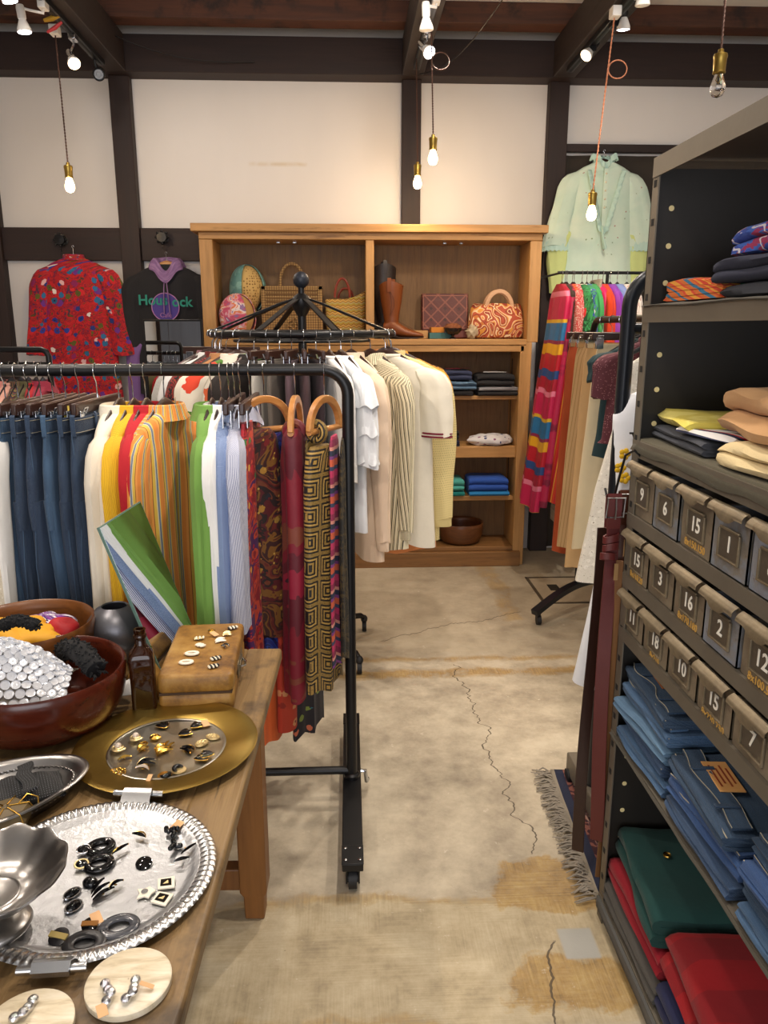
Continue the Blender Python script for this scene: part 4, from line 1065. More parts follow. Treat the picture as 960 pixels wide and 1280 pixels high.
o = ring(180, 'wood', 'dark wooden hanger holding the yellow silk blouse', 'blouse', 'yellow silk blouse at the left of the round rack', 'blouse'); shirt(o, K['y'], W=.2, L=.72, sl=.56, ph=3, spread=.02)
o = ring(189, 'wood', 'dark wooden hanger holding the mauve blouse', 'blouse', 'mauve blouse beside the yellow silk blouse', 'blouse'); shirt(o, K['mauve'], W=.2, L=.72, sl=.56, ph=1.3, collar='band')
o = ring(197, 'wood', 'dark wooden hanger holding the grey knit', 'cardigan', 'pale grey knitted cardigan on the round rack', 'cardigan'); shirt(o, K['gk'], W=.2, L=.7, sl=.58, ph=.3, collar='round')
o = ring(205, 'wood', 'dark wooden hanger holding the white viscose blouse', 'blouse', 'white blouse between grey knit and red paisley blouse', 'blouse'); shirt(o, K['w'], W=.2, L=.72, sl=.58, ph=4.1)
o = ring(213, 'wood', 'dark wooden hanger holding the red and black paisley blouse', 'blouse', 'red and black paisley blouse on the round rack', 'blouse'); shirt(o, K['rp'], W=.19, L=.7, sl=.54, ph=2.2, collar='band')
o = ring(221, 'wood', 'dark wooden hanger holding the tan jacket', 'jacket', 'tan suede jacket between paisley and flowered blouses', 'jacket'); shirt(o, K['tan'], W=.19, L=.7, sl=.54, ph=5.2)
o = ring(232, 'wood', 'dark wooden hanger holding the white blouse with orange flowers', 'blouse', 'white blouse with big orange flowers on the round rack', 'blouse', -25); shirt(o, K['of'], W=.2, L=.72, sl=.3, cuff=False, ph=.9, r1=.055)
o = ring(244, 'wood', 'dark wooden hanger holding the black leaf print blouse', 'blouse', 'black blouse with green leaves behind the scarves', 'blouse', -10); shirt(o, K['bf'], W=.19, L=.7, sl=.3, cuff=False, ph=1.9, r1=.055)
for i, (phi, mt, nm) in enumerate(((253, 'wp', 'pale grey'), (260, 'gp', 'taupe'), (267, 'mp', 'plum grey'), (274, 'bp', 'brown plum'), (281, 'dp', 'darkest plum'))):
    o = ring(phi, 'clip', 'clip hanger holding the %s trousers' % nm, 'trousers', '%s trousers clipped at the front of the round rack' % nm, 'trousers')
    slab(o, 'trousers_body', K[mt], [(-.12,.155,.016,.001), (-.2,.165,.022,.006), (-.5,.15,.024,.008), (-1.05,.14,.022,.008)], ph=i*1.9, k=(3, 8))
    MB().loft([[V(.157*sg(math.cos(a),.85), .018*sg(math.sin(a),.75), z) for a in [2*PI*j/32 for j in range(32)]] for z in (-.155,-.118)], True, (0,1)).build('waistband', K[mt], o)
o = ring(289, 'wood', 'dark wooden hanger holding the plain white blouse', 'blouse', 'plain white blouse just right of the front rail upright', 'blouse'); shirt(o, K['w'], W=.2, L=.8, sl=.4, ph=.2, cuff=False, r1=.06, t=.028, collar='round')
o = ring(296, 'wood', 'dark wooden hanger holding the frilled white blouse', 'blouse', 'frilled white blouse between plain white and peach blouses', 'blouse'); shirt(o, K['wf'], W=.2, L=.7, sl=.34, ph=3.2, cuff=False, r0=.066, r1=.075, t=.028, collar='round')
for j in range(3):
    MB().lathe([(.05,.03),(.075,.0),(.095,-.045),(.092,-.047),(.07,0)], 40, M=TR(.205, 0, -.24-j*.11), fn=lambda a, r, z: (r*(1+.10*math.sin(6*a+j)), z+.008*math.sin(6*a)), sx=.95, sy=.45).build('frill', K['wf'], o)
o = ring(303, 'wood', 'dark wooden hanger holding the peach blouse', 'blouse', 'long sleeved peach satin blouse on the round rack', 'blouse'); shirt(o, K['peach'], W=.2, L=.82, sl=.66, ph=1.2, t=.03, puff=.012, collar='band')
LABELB = plain('black woven label', '#17181c', .8)
o = ring(318, 'wood', 'dark wooden hanger holding the cream pinstriped shirt', 'shirt', 'cream shirt with dark pinstripes facing the aisle', 'shirt', -8)
shirt(o, K['cs'], W=.205, L=.80, sl=.64, ph=2.4, t=.042, am=.014, placket=True, spread=.0, r0=.07, r1=.05)
MB().box2((-.02,.030,-.118), (.02,.033,-.10)).build('neck_label', LABELB, o)
o = ring(336, 'wood', 'dark wooden hanger holding the ivory top', 'top', 'ivory short sleeved top with maroon sleeve bands', 'top', -6)
shirt(o, K['iv'], W=.225, L=.82, sl=.26, ph=.4, cuff=False, trimmat=K['mar'], r0=.075, r1=.075, collar='round', colmat=K['iv'], t=.035)
o = ring(350, 'wood', 'dark wooden hanger holding the pale yellow blouse', 'blouse', 'pale yellow pin dotted blouse with gathered cuffs', 'blouse', -6); shirt(o, K['yd'], W=.215, L=.84, sl=.66, ph=1.7, r0=.075, r1=.062, puff=.012, collar='band')
o = ring(358, 'wood', 'dark wooden hanger holding the mustard blouse', 'blouse', 'mustard blouse behind the pale yellow dotted blouse', 'blouse', -4); shirt(o, K['mus'], W=.215, L=.7, sl=.45, ph=.7)
o = ring(366, 'wood', 'dark wooden hanger holding the brown and gold blouse', 'blouse', 'brown and gold printed blouse beside the mustard blouse', 'blouse', -4); shirt(o, K['br'], W=.225, L=.7, sl=.36, cuff=False, ph=2.7, r1=.055)
o = ring(374, 'wood', 'dark wooden hanger holding the orange crepe dress', 'dress', 'long orange crepe dress at the right end of the round rack', 'dress', -8); shirt(o, K['org'], W=.225, L=.95, sl=.68, ph=3.7, collar='band')

# ---------------------------------------------------------------- back left rail
GB, HB = 'clothes on the back left rail', 'hangers on the back left rail'
cl = [('pale pink', '#d9a0aa', -.30), ('navy', '#22304a', -.255), ('salmon', '#d88a80', -.21), ('peach pink', '#e0a898', -.165), ('striped dark', None, -.12), ('olive', '#5a5434', -.085), ('bright red', '#b8202a', -.05), ('rose red', '#a03048', -.018)]
for i, (nm, c, dx) in enumerate(cl):
    mt = fab('back rail '+nm, c if c else stripes([(.012,'#2a2c34'),(.006,'#a8792e'),(.010,'#3a5a4a'),(.006,'#8a2a2a')]))
    o = hung('plastic', .013, 'black hanger holding the %s blouse at the back left' % nm, 'blouse', '%s blouse glimpsed above the jeans on the back left rail' % nm, 'blouse', (BLX+dx-.02, BLY, BLZ2+.013), math.radians(90+i), GB, HB)
    shirt(o, mt, W=.19, L=.7, sl=.2 if i % 2 else .5, ph=i*1.3, t=.02, cuff=False, collar='shirt' if i % 3 else 'round', spread=.02)

# ---------------------------------------------------------------- middle right rail (bar runs along y)
GM, HM = 'skirts on the middle right rail', 'hangers on the middle right rail'
def midr(y, kind, hlab, name, lab, cat, rz=0):
    return hung(kind, .0165, hlab, name, lab, cat, (MX, y, MZ+.0165), math.radians(rz), GM, HM)
Q = dict(rust=fab('rust crepe', '#a8481e', .8), c1=fab('sand pleated cotton', stripes([(.012,'#c2a274'),(.003,'#a38354')])), c2=fab('beige linen', '#cba878'), c3=fab('cream linen', '#dccfae'), marf=fab('maroon dotted print', dots('#5a2a34', '#9a6a70', 120, .25, .6)),
 cro=fab('white crochet', speck(flowers('#e3e0d6', [(34,.30,['#f2efe6'],'#8d8674',.95)]), '#a39c8a', 130, .66), .9, .8), tealk=fab('dark teal knit', '#1f3a40'))
for y, mt, nm, W0, W1, L, rz in ((3.90, 'rust', 'rust orange', .165, .20, 1.16, 4), (3.76, 'c1', 'sand coloured pleated', .16, .215, 1.10, 0), (3.62, 'c2', 'beige linen', .16, .21, 1.16, 3), (3.47, 'c3', 'cream linen', .155, .22, 1.02, -3)):
    o = midr(y, 'clip', 'clip hanger holding the %s skirt' % nm, 'skirt', 'long %s skirt on the middle right rail' % nm, 'skirt', rz)
    slab(o, 'skirt_body', Q[mt], [(-.13,W0,.018,.002), (-.2,W0*1.08,.026,.010), (-L*.6,(W0+W1)/2*1.04,.03,.018), (-L-.06,W1,.032,.022)], ph=y*5, k=(10, 19))
    MB().loft([[V((W0+.002)*sg(math.cos(a),.85), .02*sg(math.sin(a),.75), z) for a in [2*PI*j/32 for j in range(32)]] for z in (-.165,-.127)], True, (0,1)).build('waistband', Q[mt], o)
o = midr(3.30, 'plastic', 'black hanger holding the dark teal top', 'top', 'dark teal knitted top peeping behind the maroon blouse', 'top'); shirt(o, Q['tealk'], W=.19, L=.5, sl=.1, cuff=False, ph=1, collar='round')
o = midr(3.20, 'plastic', 'black hanger holding the maroon blouse', 'blouse', 'maroon dotted blouse by the tall rail upright', 'blouse'); shirt(o, Q['marf'], W=.20, L=.42, sl=.16, cuff=False, ph=2)
o = midr(3.06, 'plastic', 'black hanger holding the white crochet dress', 'dress', 'long white crochet dress with scalloped lace hem', 'dress')
slab(o, 'dress_body', Q['cro'], [(-.14,.06,.03,0), (-.19,.16,.03,.003), (-.4,.19,.035,.008), (-.7,.265,.04,.02), (-1.09,.32,.045,.03)], ph=3, k=(7, 13))
# ---------------------------------------------------------------- wall bar
GW, HW = 'bright clothes on the wall bar', 'hangers on the wall bar'
S_ = dict(
 sari=fab('banded bright silk', bandsv([(.09,'#b3122a'),(.06,'#e0a81e'),(.02,'#8a1a4a'),(.10,'#1f6fa8'),(.02,'#d8b02a'),(.13,'#c01a52'),(.03,'#e07a9a'),(.07,'#a81230'),(.05,'#234a8a')]), .5),
 rose=fab('rose silk', blot('#b01a4a', '#7a1038', 6), .5), wr=fab('red with white dots', speck(dots('#c02a32', '#eae0da', 85, .36, .7), '#e8d8d0', 200, .58)), os=fab('orange red striped silk', stripes([(.012,'#d2442a'),(.006,'#e0a03a'),(.012,'#c02030')]), .6),
 gf=fab('green jungle print', flowers(multi(['#1f6a3a','#2f8a4a','#14502e','#3a9a5a'], 9), [(11,.34,['#c8282a','#e0d8c8','#2a4a9a'],None,.5), (22,.25,['#e8e0d0','#d8a82a'],None,.4)])), bg=fab('blue green floral', flowers(multi(['#2a4a8a','#3a8a5a','#4a6aa8'], 10), [(20,.3,['#d8d8e0','#3aa060'],None,.5)])),
 gr=fab('plain leaf green', '#3f9a58'), pk=fab('hot pink satin', '#c81a5e', .5), orr=fab('orange red chiffon', '#d8401e', .6), vi=fab('violet satin', '#8a3ab0', .5), blu=fab('soft blue cotton', '#7a8fc8'), wh=fab('white printed cotton', speck('#ddd6d0', '#b08a80', 60, .6)), bk=fab('dark brown knit', '#3a2a22'), fr=fab('grey knitted shawl', speck('#a89f90', '#857b6c', 220, .55), .95, .6))
def wallb(u, name, lab, cat, rz=90, hl=True):
    x = at(u, 342, y=4.7).x
    return hung('plastic' if hl else None, .009, 'black hanger holding the '+lab[0], name, lab[1], cat, (x, 4.7, WBZ+.009), math.radians(rz), GW, HW)
def gown(o, mt, L, W=.19, w1=.23, t=.03, lean=.1, ph=0.0, sl=0, slmat=None, name='gown_body'):
    slab(o, name, S_[mt], [(-.075,.05,.03,0), (-.10,.12,.03,.002), (-.13,W,.028,.004), (-.4,W*1.02,t,.012), (-L,w1,t*1.15,.026)], ph=ph, k=(6, 11), lean=(0, lean))
    if sl:
        for sx in (-1, 1):
            s_ = sleeve_mb(W, -.14, sl, sx, .07, .10, .03, ph, flat=.8, yf=.36).build('sleeve', S_[slmat or mt], o); s_.location = (0, lean*.25, 0)
for (u, mt, nm, ad, L, lean, sl, cat, w1) in ((707,'bk','shirt','dark brown',.8,.02,0,'shirt',.2), (703,'sari','sari','multicoloured banded silk',1.42,.17,0,'sari',.20), (709,'rose','sari','deep rose silk',1.40,.15,0,'sari',.22), (716,'os','dress','orange red striped silk',1.36,.13,0,'dress',.24), (718,'wr','blouse','white dotted red',.78,.12,.5,'blouse',.22),
    (728,'gf','dress','green jungle print',1.34,.12,.2,'dress',.25), (734,'bg','blouse','blue green floral',.75,.09,.4,'blouse',.22), (741,'gr','dress','plain leaf green',.92,.11,.5,'dress',.22), (748,'pk','dress','hot pink satin',1.36,.09,0,'dress',.22), (754,'orr','blouse','orange red chiffon',.7,.07,.4,'blouse',.2), (763,'vi','blouse','violet satin',.7,.05,.3,'blouse',.2), (772,'blu','blouse','soft blue',.7,.04,.3,'blouse',.2), (784,'wh','blouse','white printed',.7,.03,.3,'blouse',.2)):
    o = wallb(u, nm, ('%s %s' % (ad, nm), '%s %s on the wall bar under the mint blouse' % (ad, nm)), cat)
    gown(o, mt, L, ph=u*.7, lean=lean*.6, sl=sl, w1=w1)
o = wallb(746, 'shawl', ('', 'grey knitted shawl with long fringe hanging below the skirts'), 'shawl', 90, False)
slab(o, 'shawl_body', S_['fr'], [(-.05,.10,.014,.002), (-.5,.13,.02,.006), (-1.40,.15,.022,.008)], ph=2, lean=(0,.10))
m = MB()
for i in range(46):
    f = -.145+.29*i/45
    for sy in (-.016, .016):
        m.tube([V(f, sy+.10*1.36, -1.39), V(f+.006*nz(i,1), sy*1.3+.14+.006*nz(i,2), -1.47), V(f+.012*nz(i,3), sy*1.4+.14+.010*nz(i,4), -1.545)], [.004,.0045,.002], 5)
tag(m.build('fringe', S_['fr'], o), kind='stuff')
# ---------------------------------------------------------------- white dress and jacket on the tall rail
GN = 'clothes on the tall rail'
WD = fab('white dress cotton', '#dfe2e8'); YC = fab('yellow cotton', '#dfb21e'); PIPE = plain('black piping', '#15151a', .7)
EYE = fab('white eyelet', speck(dots('#dde0e6', '#8f939c', 75, .2, .8), '#b9bdc6', 160, .66))
dx = at(832, 470, y=2.3).x
o = hung('plastic', .016, 'dark grey hanger holding the white dress', 'dress', 'long white dress with yellow yoke and black piping behind the steel shelf', 'dress', (dx, NY, NZ-.144), 0, GN, 'hangers on the tall rail', hrz=PI/2)
_before = set(C.objects)
slab(o, 'dress_body', WD, [(-.17,.07,.03,0), (-.20,.15,.04,.002), (-.25,.185,.045,.004), (-.5,.175,.045,.008), (-.9,.225,.055,.018), (-1.10,.255,.06,.022)], ph=1, k=(6, 11))
slab(o, 'yoke', YC, [(-.165,.065,.036,0), (-.20,.125,.048,0), (-.25,.15,.052,.002), (-.30,.15,.053,.003)], ph=1, k=(6, 11), nz_=10)
slab(o, 'eyelet_panel', EYE, [(-.305,.13,.054,.003), (-.42,.09,.054,.004), (-.56,.02,.056,.004)], ph=1, k=(6, 11), nz_=12)
for pts in ([V(-.145,-.056,-.302), V(-.10,-.06,-.42), V(-.02,-.062,-.57), V(.02,-.062,-.57), V(.10,-.06,-.42), V(.145,-.056,-.302)], [V(-.155,-.056,-.30), V(0,-.06,-.305), V(.155,-.056,-.30)], [V(-.15,-.052,-.55), V(-.16,-.06,-.8), V(-.17,-.066,-1.12)], [V(-.09,-.056,-.62), V(-.10,-.07,-.8), V(-.11,-.075,-1.12)]):
    MB().tube(pts, .003, 6).build('piping', PIPE, o)
MB().box2((-.05,-.066,-.235), (-.012,-.063,-.205)).build('neck_label', WHITEP, o)
for i, (x, z) in enumerate(((-.165,-.36), (-.175,-.40), (-.16,-.43), (-.10,-.70), (-.12,-.73), (-.085,-.74))):
    m = MB()
    for k in range(5):
        a = 2*PI*k/5; m.ell((x+.010*math.cos(a), -.058-.012*(i > 2), z+.010*math.sin(a)), (.008,.003,.008), 8, 6)
    m.build('embroidered_flower', YC, o)
for q in set(C.objects)-_before:
    if q.parent == o: q.location = (0, 0, -.005)
o = hung('plastic', .016, 'dark grey hanger holding the lilac grey jacket', 'jacket', 'lilac grey jacket shoulder behind the white dress', 'jacket', (dx+.16, NY, NZ-.144), math.radians(70), GN, 'hangers on the tall rail', hrz=PI/2)
shirt(o, K['lil'], W=.2, L=.7, sl=.5, ph=2.2)
# ---------------------------------------------------------------- clothes on the wall
def wall_hook(u, v, lab):
    p = at(u, v, y=5.2)
    t = thing('wall_hook', lab, 'wall hook', (p.x, 5.25, p.z), 0, 'black knob hooks on the wall rail')
    MB().lathe([(.001,0),(.03,0),(.03,.006),(.012,.01),(.012,.05),(.03,.055),(.034,.065),(.03,.078),(.001,.08)], 20, M=RX(PI/2)).build('knob', BLACKM, t)
    m = MB()
    for i in range(8):
        a = 2*PI*i/8; m.ell((.036*math.cos(a), -.066, .036*math.sin(a)), .009, 8, 6)
    m.build('scalloped_rim', BLACKM, t)
    MB().tube([V(0,-.045,0), V(.006,-.05,-.03), V(-.006,-.05,-.06), V(0,-.05,-.075)], .0025, 6).build('wire', BLACKM, t)
    return p
FLR = fab('red flower print', flowers(multi(['#b3141e','#c41a22','#8a1026','#a8121e','#4a1a4a','#5a4416'], 24, 2.6, 1.5), [(17,.34,['#c81a22','#d0202a','#b0141e','#6a2a8a','#8a1a5a'],None,.8), (18,.34,['#1f2f8a','#1f5f8a','#22307a','#5a5a1e'],'#141a50',.8), (14,.27,['#e8dcd8','#dcb0b4','#2a6a9a','#2a3a9a'],'#5a1a2a',.75)]), .8)
p = wall_hook(76, 300, 'black knob hook above the red floral dress')
z = at(76, 308, y=5.17).z
o = hung('tan', .004, 'wooden hanger inside the red floral dress', 'dress', 'red long sleeved dress with blue and white flowers on the wall', 'dress', (at(92,320,y=5.13).x, 5.13, z), 0, None, 'hangers on the wall')
shirt(o, FLR, W=.205, L=.95, sl=.52, t=.04, am=.012, flare=.04, ph=1.0, collar='band', cuff=False, r0=.075, r1=.08, spread=.075, yf=.5, z0=-.075)
p = wall_hook(203, 297, 'black knob hook above the black hooded top')
z = at(203, 316, y=5.17).z
PUR = fab('washed purple jersey', blot('#7a5a8a', '#9a7aa6', 14, .4, .65)); BLK = fab('black jersey', '#1b1b20'); PUR2 = fab('lilac sleeve jersey', '#7a5a96')
hx = at(209, 340, y=5.13).x
o = hung('tan', .004, 'tan wooden hanger inside the black hooded top', 'hooded_top', 'black hooded top with purple hood and printed chest on the wall', 'hooded top', (hx, 5.13, z), 0, None, 'hangers on the wall')
shirt(o, BLK, W=.22, L=.80, sl=.42, t=.045, am=.009, flare=.0, ph=2.0, collar=None, cuff=False, r0=.078, r1=.07, spread=.03, yf=.5, z0=-.075, drop=.075)
for sx in (-1, 1):
    sleeve_mb(.235, -.57, .42, sx, .055, .05, .02, sx, flat=.95, yf=.55).build('lower_sleeve', PUR2, o)
def hf(a, r, z_):
    fr = math.exp(-((a-1.5*PI)/.55)**2); bk = math.exp(-((a-.5*PI)/.8)**2)
    return r*(1+.05*math.sin(9*a)), z_-.085*fr*(1 if r > .07 else .75)+.01*bk
MB().lathe([(.062,-.085),(.066,-.05),(.08,-.035),(.10,-.055),(.115,-.09),(.112,-.105),(.09,-.105)], 48, fn=hf, sy=.62).build('hood', PUR, o)
for x in (-.012, .014): MB().tube([V(x*.6,-.075,-.19), V(x,-.08,-.26), V(x*1.4,-.078,-.38)], .006, 8, flat=.6).build('drawstring', PUR, o)
MB().box2((-.02,.01,-.125), (.02,.014,-.105)).build('neck_label', WHITEP, o)
MB().cyl((-.01,-.0625,-.335), (-.01,-.0645,-.335), .088, n=40).build('printed_disc', plain('violet print', '#4b3a8a', .8), o)
MB().torus((0,0,0), .085, .003, 40, 6, M=TR(-.01,-.0655,-.335) @ RX(PI/2)).build('disc_outline', plain('pink print', '#b07ab0', .8), o)
TEAL = plain('teal print', '#2a8a7a', .8)
R_ = RX(PI/2)
text('lettering', 'Hous', .085, TEAL, o, None, M=TR(-.085, -.0675, -.295) @ R_, bold=.002)
text('lettering', 'ock', .085, TEAL, o, None, M=TR(.095, -.0675, -.305) @ R_, bold=.002)
text('lettering', 'Cafe', .04, plain('pink print', '#b07ab0', .8), o, None, M=TR(-.01, -.0675, -.385) @ R_)
# mint blouse
MINT = fab('mint cotton with sprigs', flowers(blot('#cfe9d8', '#daeedd', 5, .4, .6), [(26,.12,['#b08a7a','#8aa87a','#9ab89a'],None,.5)]), .8)
MINTL = fab('mint frill', '#c3e4d8'); CHART = fab('chartreuse lining', '#d3e296')
# dark cloth on the wall
dc = MB()
x0 = posts[2][1]+.005; x1 = 2.75
def dcf(a, b):
    y = 5.262+.012*math.sin(a*40)*(.3+.7*(1-b))+.008*nz(a*20, b*5)
    return V(lerp(x0, x1, a), y, lerp(.02, zt0-.02, b)-.04*math.sin(PI*a*3)**2*(b > .97)*0)
dc.grid(dcf, 60, 30, uv=lambda a, b: (a*1.3, b*2.6))
tag(dc.build('dark_cloth', fab('dark brown cloth', '#3a332c', .9), None, solid=.003), 'dark brown cloth covering the wall behind the mint blouse', 'cloth')
zm = at(761, 186, y=5.12).z
mx = at(757, 200, y=5.12).x
o = hung('wood', .004, 'dark wooden hanger holding the mint blouse', 'blouse', 'mint green frilled blouse hung high on the dark cloth', 'blouse', (mx, 5.155, zm), 0, None, 'hangers on the wall')
shirt(o, MINT, W=.195, L=.88, sl=0, t=.05, am=.014, flare=.05, ph=.6, collar=None, z0=-.075, drop=.068)
for sx in (-1, 1):
    m = sleeve_mb(.19, -.150, .43, sx, .070, .092, .095, sx*1.3, flat=1.0, yf=.45); s_ = m.build('cape_sleeve', MINT, o)
    MB().lathe([(.085,.02),(.089,.0),(.094,-.035),(.090,-.036)], 60, M=TR(sx*.275, 0, -.57), fn=lambda a, r, z_: (r*(1+.04*math.sin(14*a)), z_+.006*math.sin(20*a)), sy=.45).build('lace_edge', MINTL, s_)
    sleeve_mb(.262, -.5, .36, sx, .07, .045, .0, sx*2.2, puff=.015, flat=.9, yf=.5).build('under_sleeve', CHART, o)
MB().lathe([(.060,-.08),(.064,-.035),(.075,-.025),(.088,-.06)], 60, fn=lambda a, r, z_: (r*(1+.07*math.sin(18*a)), z_+.006*math.sin(18*a+1)-.06*math.exp(-((a-1.5*PI)/.45)**2)), sy=.62).build('frill_collar', MINTL, o)
def vf(a, b):
    s = lerp(-1, 1, a); y = -.068-.006*math.sin(a*110)*b-.012*b
    zz = -.13-.36*(1-abs(s)); xx = .095*s*(1 if abs(s) < .9 else 1)
    return V(xx+math.copysign(.028*b, s)*(.4 if abs(s) < .05 else 1), y, zz-.02*b*(1-abs(s)))
MB().grid(vf, 120, 3).build('v_frill', MINTL, o, solid=.003)
MB().ribbon([V(0,-.066,-.12-.37*i/10) for i in range(11)], V(.014,0,0), .006).build('placket', MINT, o)
MB().tube([V(-.01,-.085,-.46), V(-.005,-.09,-.53), V(.012,-.09,-.60)], [.012,.02,.026], 10, flat=.4).build('tie_end', MINTL, o)
for i in range(5): MB().ell((0,-.071,-.15-i*.05), .006, 10, 8).build('button', CREAMP, o)
# standing mirror on the round rack side
MIR = G('mirror glass').out('#dfe3e6', .01, 1.0)
a, b, c_ = at(176, 399, y=4.55), at(254, 399, y=4.55), at(176, 560, y=4.55)
t = thing('standing_mirror', 'tall dark framed standing mirror in front of the black hooded top', 'mirror', ((a.x+b.x)/2, 4.55, 0), math.radians(-9))
w2 = (b.x-a.x)/2
MB().box2((-w2, .0, .04), (w2, .018, a.z)).build('frame', BLACKM, t, bev=.003)
MB().box2((-w2+.012, -.003, .06), (w2-.012, -.0005, a.z-.012)).build('glass', MIR, t, smooth=False)
for sx in (-1, 1): MB().tube([V(sx*(w2-.03),.02,a.z-.5), V(sx*(w2-.02),.3,.015)], .012, 8).build('back_strut', BLACKM, t)
for sx in (-1, 1): MB().box2((sx*(w2-.03)-.015,-.02,0), (sx*(w2-.03)+.015,.04,.045)).build('foot', BLACKM, t)
# ---------------------------------------------------------------- things on the table
def tp(u, v, h=0.0): return at(u, v, z=TZ+h)
BOWLW = wood('red brown turned bowl', '#4f1c0d', '#2c0e06', axis=0, sc=7, rough=.24, bump=.04)
BOWL2 = wood('brown turned bowl', '#7a4a22', '#552f14', axis=0, sc=7, rough=.35, bump=.04)
def bowl(name, lab, c, R, h, mat, th=.012, foot=.5, n=56):
    o = thing(name, lab, 'bowl', c)
    out = [(R*foot*.98, 0), (R*foot, .002)]+[(R*(foot+(1-foot)*math.sin(a)**.85), h*(1-math.cos(a))**1.15) for a in [PI/2*i/12 for i in range(2, 13)]]
    inn = [(max(r-th, .001), max(z, th)+(.002 if i < 3 else 0)) for i, (r, z) in enumerate(out)]
    inn[-1] = (R-th*.7, h+.003)
    MB().lathe([(.001, 0)]+out+[(R-th*.3, h+.005)]+inn[::-1]+[(.001, th)], n).build('bowl_body', mat, o, ang=60)
    return o
bb = V(-.765, 1.735, TZ); fb = V(-.645, 1.50, TZ)
bowl('wooden_bowl', 'brown wooden bowl at the back of the table holding bright scarves', bb, .155, .13, BOWL2)
bowl('wooden_bowl', 'glossy red brown wooden bowl holding the sequinned pouch', fb, .172, .12, BOWLW, .014)
def crumple(name, lab, cat, c, r, mat, amp=.03, fr=9, seed=0, flat=None, group=None, n=(36, 20), rot=(0,0,0)):
    o = MB().ell((0,0,0), r, n[0], n[1], fn=lambda p: p*(1+amp/max(r)*1.0*(abs(nz(p.x*fr+seed, p.y*fr, p.z*fr))*2-.4))).build(name, mat)
    o.location = c; o.rotation_euler = rot
    return tag(o, lab, cat, group)
YSC = fab('yellow scarf silk', '#e0a216', .6); crumple('scarf', 'yellow scarf crumpled in the back wooden bowl', 'scarf', bb+V(-.03,-.05,.115), (.115,.075,.035), YSC, .03, 22, 1)
crumple('scarf', 'purple and white scarf behind the yellow scarf in the bowl', 'scarf', bb+V(.03,.03,.11), (.06,.045,.03), fab('purple print', multi(['#5a2a7a','#e0d8e0','#3a1a5a','#8a3a9a'], 30)), .02, 24, 4)
crumple('scarf', 'small red scarf at the right of the back wooden bowl', 'scarf', bb+V(.085,.0,.105), (.035,.04,.03), fab('red silk', '#b0121c', .6), .012, 24, 7)
crumple('scarf', 'green scarf corner at the left of the back wooden bowl', 'scarf', bb+V(-.045,-.105,.10), (.06,.03,.022), fab('green silk', '#1f6a4a', .6), .012, 24, 9)
# sequinned pouch
seq = thing('sequin_pouch', 'pouch covered in round white sequins in the red brown bowl', 'pouch', tuple(fb+V(-.045,-.015,.085)), math.radians(8))
def pch(a, b):
    x = lerp(-.135, .11, a); hgt = .105*max(0, 1-abs((x+.02)/.15)**1.7)
    s = lerp(-1, 1, b)
    return V(x, s*(.05+.05*abs(s))*(1-.3*abs(x/.13)), hgt*(1-abs(s)**1.6)+.0)
MB().grid(pch, 30, 24).build('pouch_body', plain('grey knitted ground', '#8b8378', .9), seq)
SEQ = plain('white sequin', '#d6d8dc', .18, .25, var=.06)
seqs = []
for r_ in range(12):
    for c_ in range(13):
        a = (c_+.5*(r_ % 2)+.3)/13.2; b = .02+r_/12*.62
        if a > .98: continue
        p0 = pch(a, b); e1 = pch(min(a+.02, 1), b)-p0; e2 = pch(a, b+.02)-p0; nn = e1.cross(e2).normalized()
        if nn.z < -.2: nn = -nn
        q = nn.to_track_quat('Z', 'Y').to_matrix().to_4x4()
        seqs.append((p0.y, TR(*(p0+nn*.003)) @ q @ RX(RND.uniform(-.35, .35)) @ RY(RND.uniform(-.35, .35))))
seqs.sort(key=lambda t: t[0])
for k, (y, M) in enumerate(seqs[:98]):
    MB().lathe([(.0005,.0008),(.006,.0015),(.0085,.001),(.0095,.003),(.0098,.001),(.0085,-.0008),(.0005,-.0008)], 14, M=M).build('sequin', SEQ, seq)
rest = MB()
for y, M in seqs[98:]: rest.lathe([(.0005,.0008),(.006,.0015),(.0095,.003),(.0085,-.0008),(.0005,-.0008)], 10, M=M)
if rest.v: tag(rest.build('sequins', SEQ, seq), kind='stuff')
FUZZ = fab('black chenille', '#0c0c0e', .95, .6)
def fuzzy(name, lab, pts, r, group=None):
    m = MB(); m.tube(pts, r, 12)
    rn_ = random.Random(len(pts))
    for i in range(420):
        k = rn_.randrange(len(pts)-1); p = pts[k].lerp(pts[k+1], rn_.random()); d = V(rn_.gauss(0,1), rn_.gauss(0,1), rn_.gauss(0,1)).normalized()
        m.tube([p+d*r*.7, p+d*(r*1.0)+V(rn_.uniform(-.003,.003),0,.002), p+d*(r*1.25)], [.0028,.003,.0012], 4)
    return tag(m.build(name, FUZZ), lab, 'hair tie', group)
fuzzy('chenille_tie', 'black fuzzy tie lying right of the sequinned pouch', [fb+V(lerp(.015,.115,f),lerp(.10,.0,f),.115+.02*math.sin(PI*f)) for f in [i/8 for i in range(9)]], .022)
fuzzy('chenille_tie', 'black fuzzy tie peeping above the sequinned pouch', [fb+V(lerp(-.10,-.03,f),.075,.185+.012*math.sin(PI*f)) for f in [i/6 for i in range(7)]], .012)
fuzzy('chenille_tie', 'black fuzzy tie under the left corner of the sequinned pouch', [fb+V(lerp(-.15,-.09,f),-.09,.10) for f in [i/6 for i in range(7)]], .014)
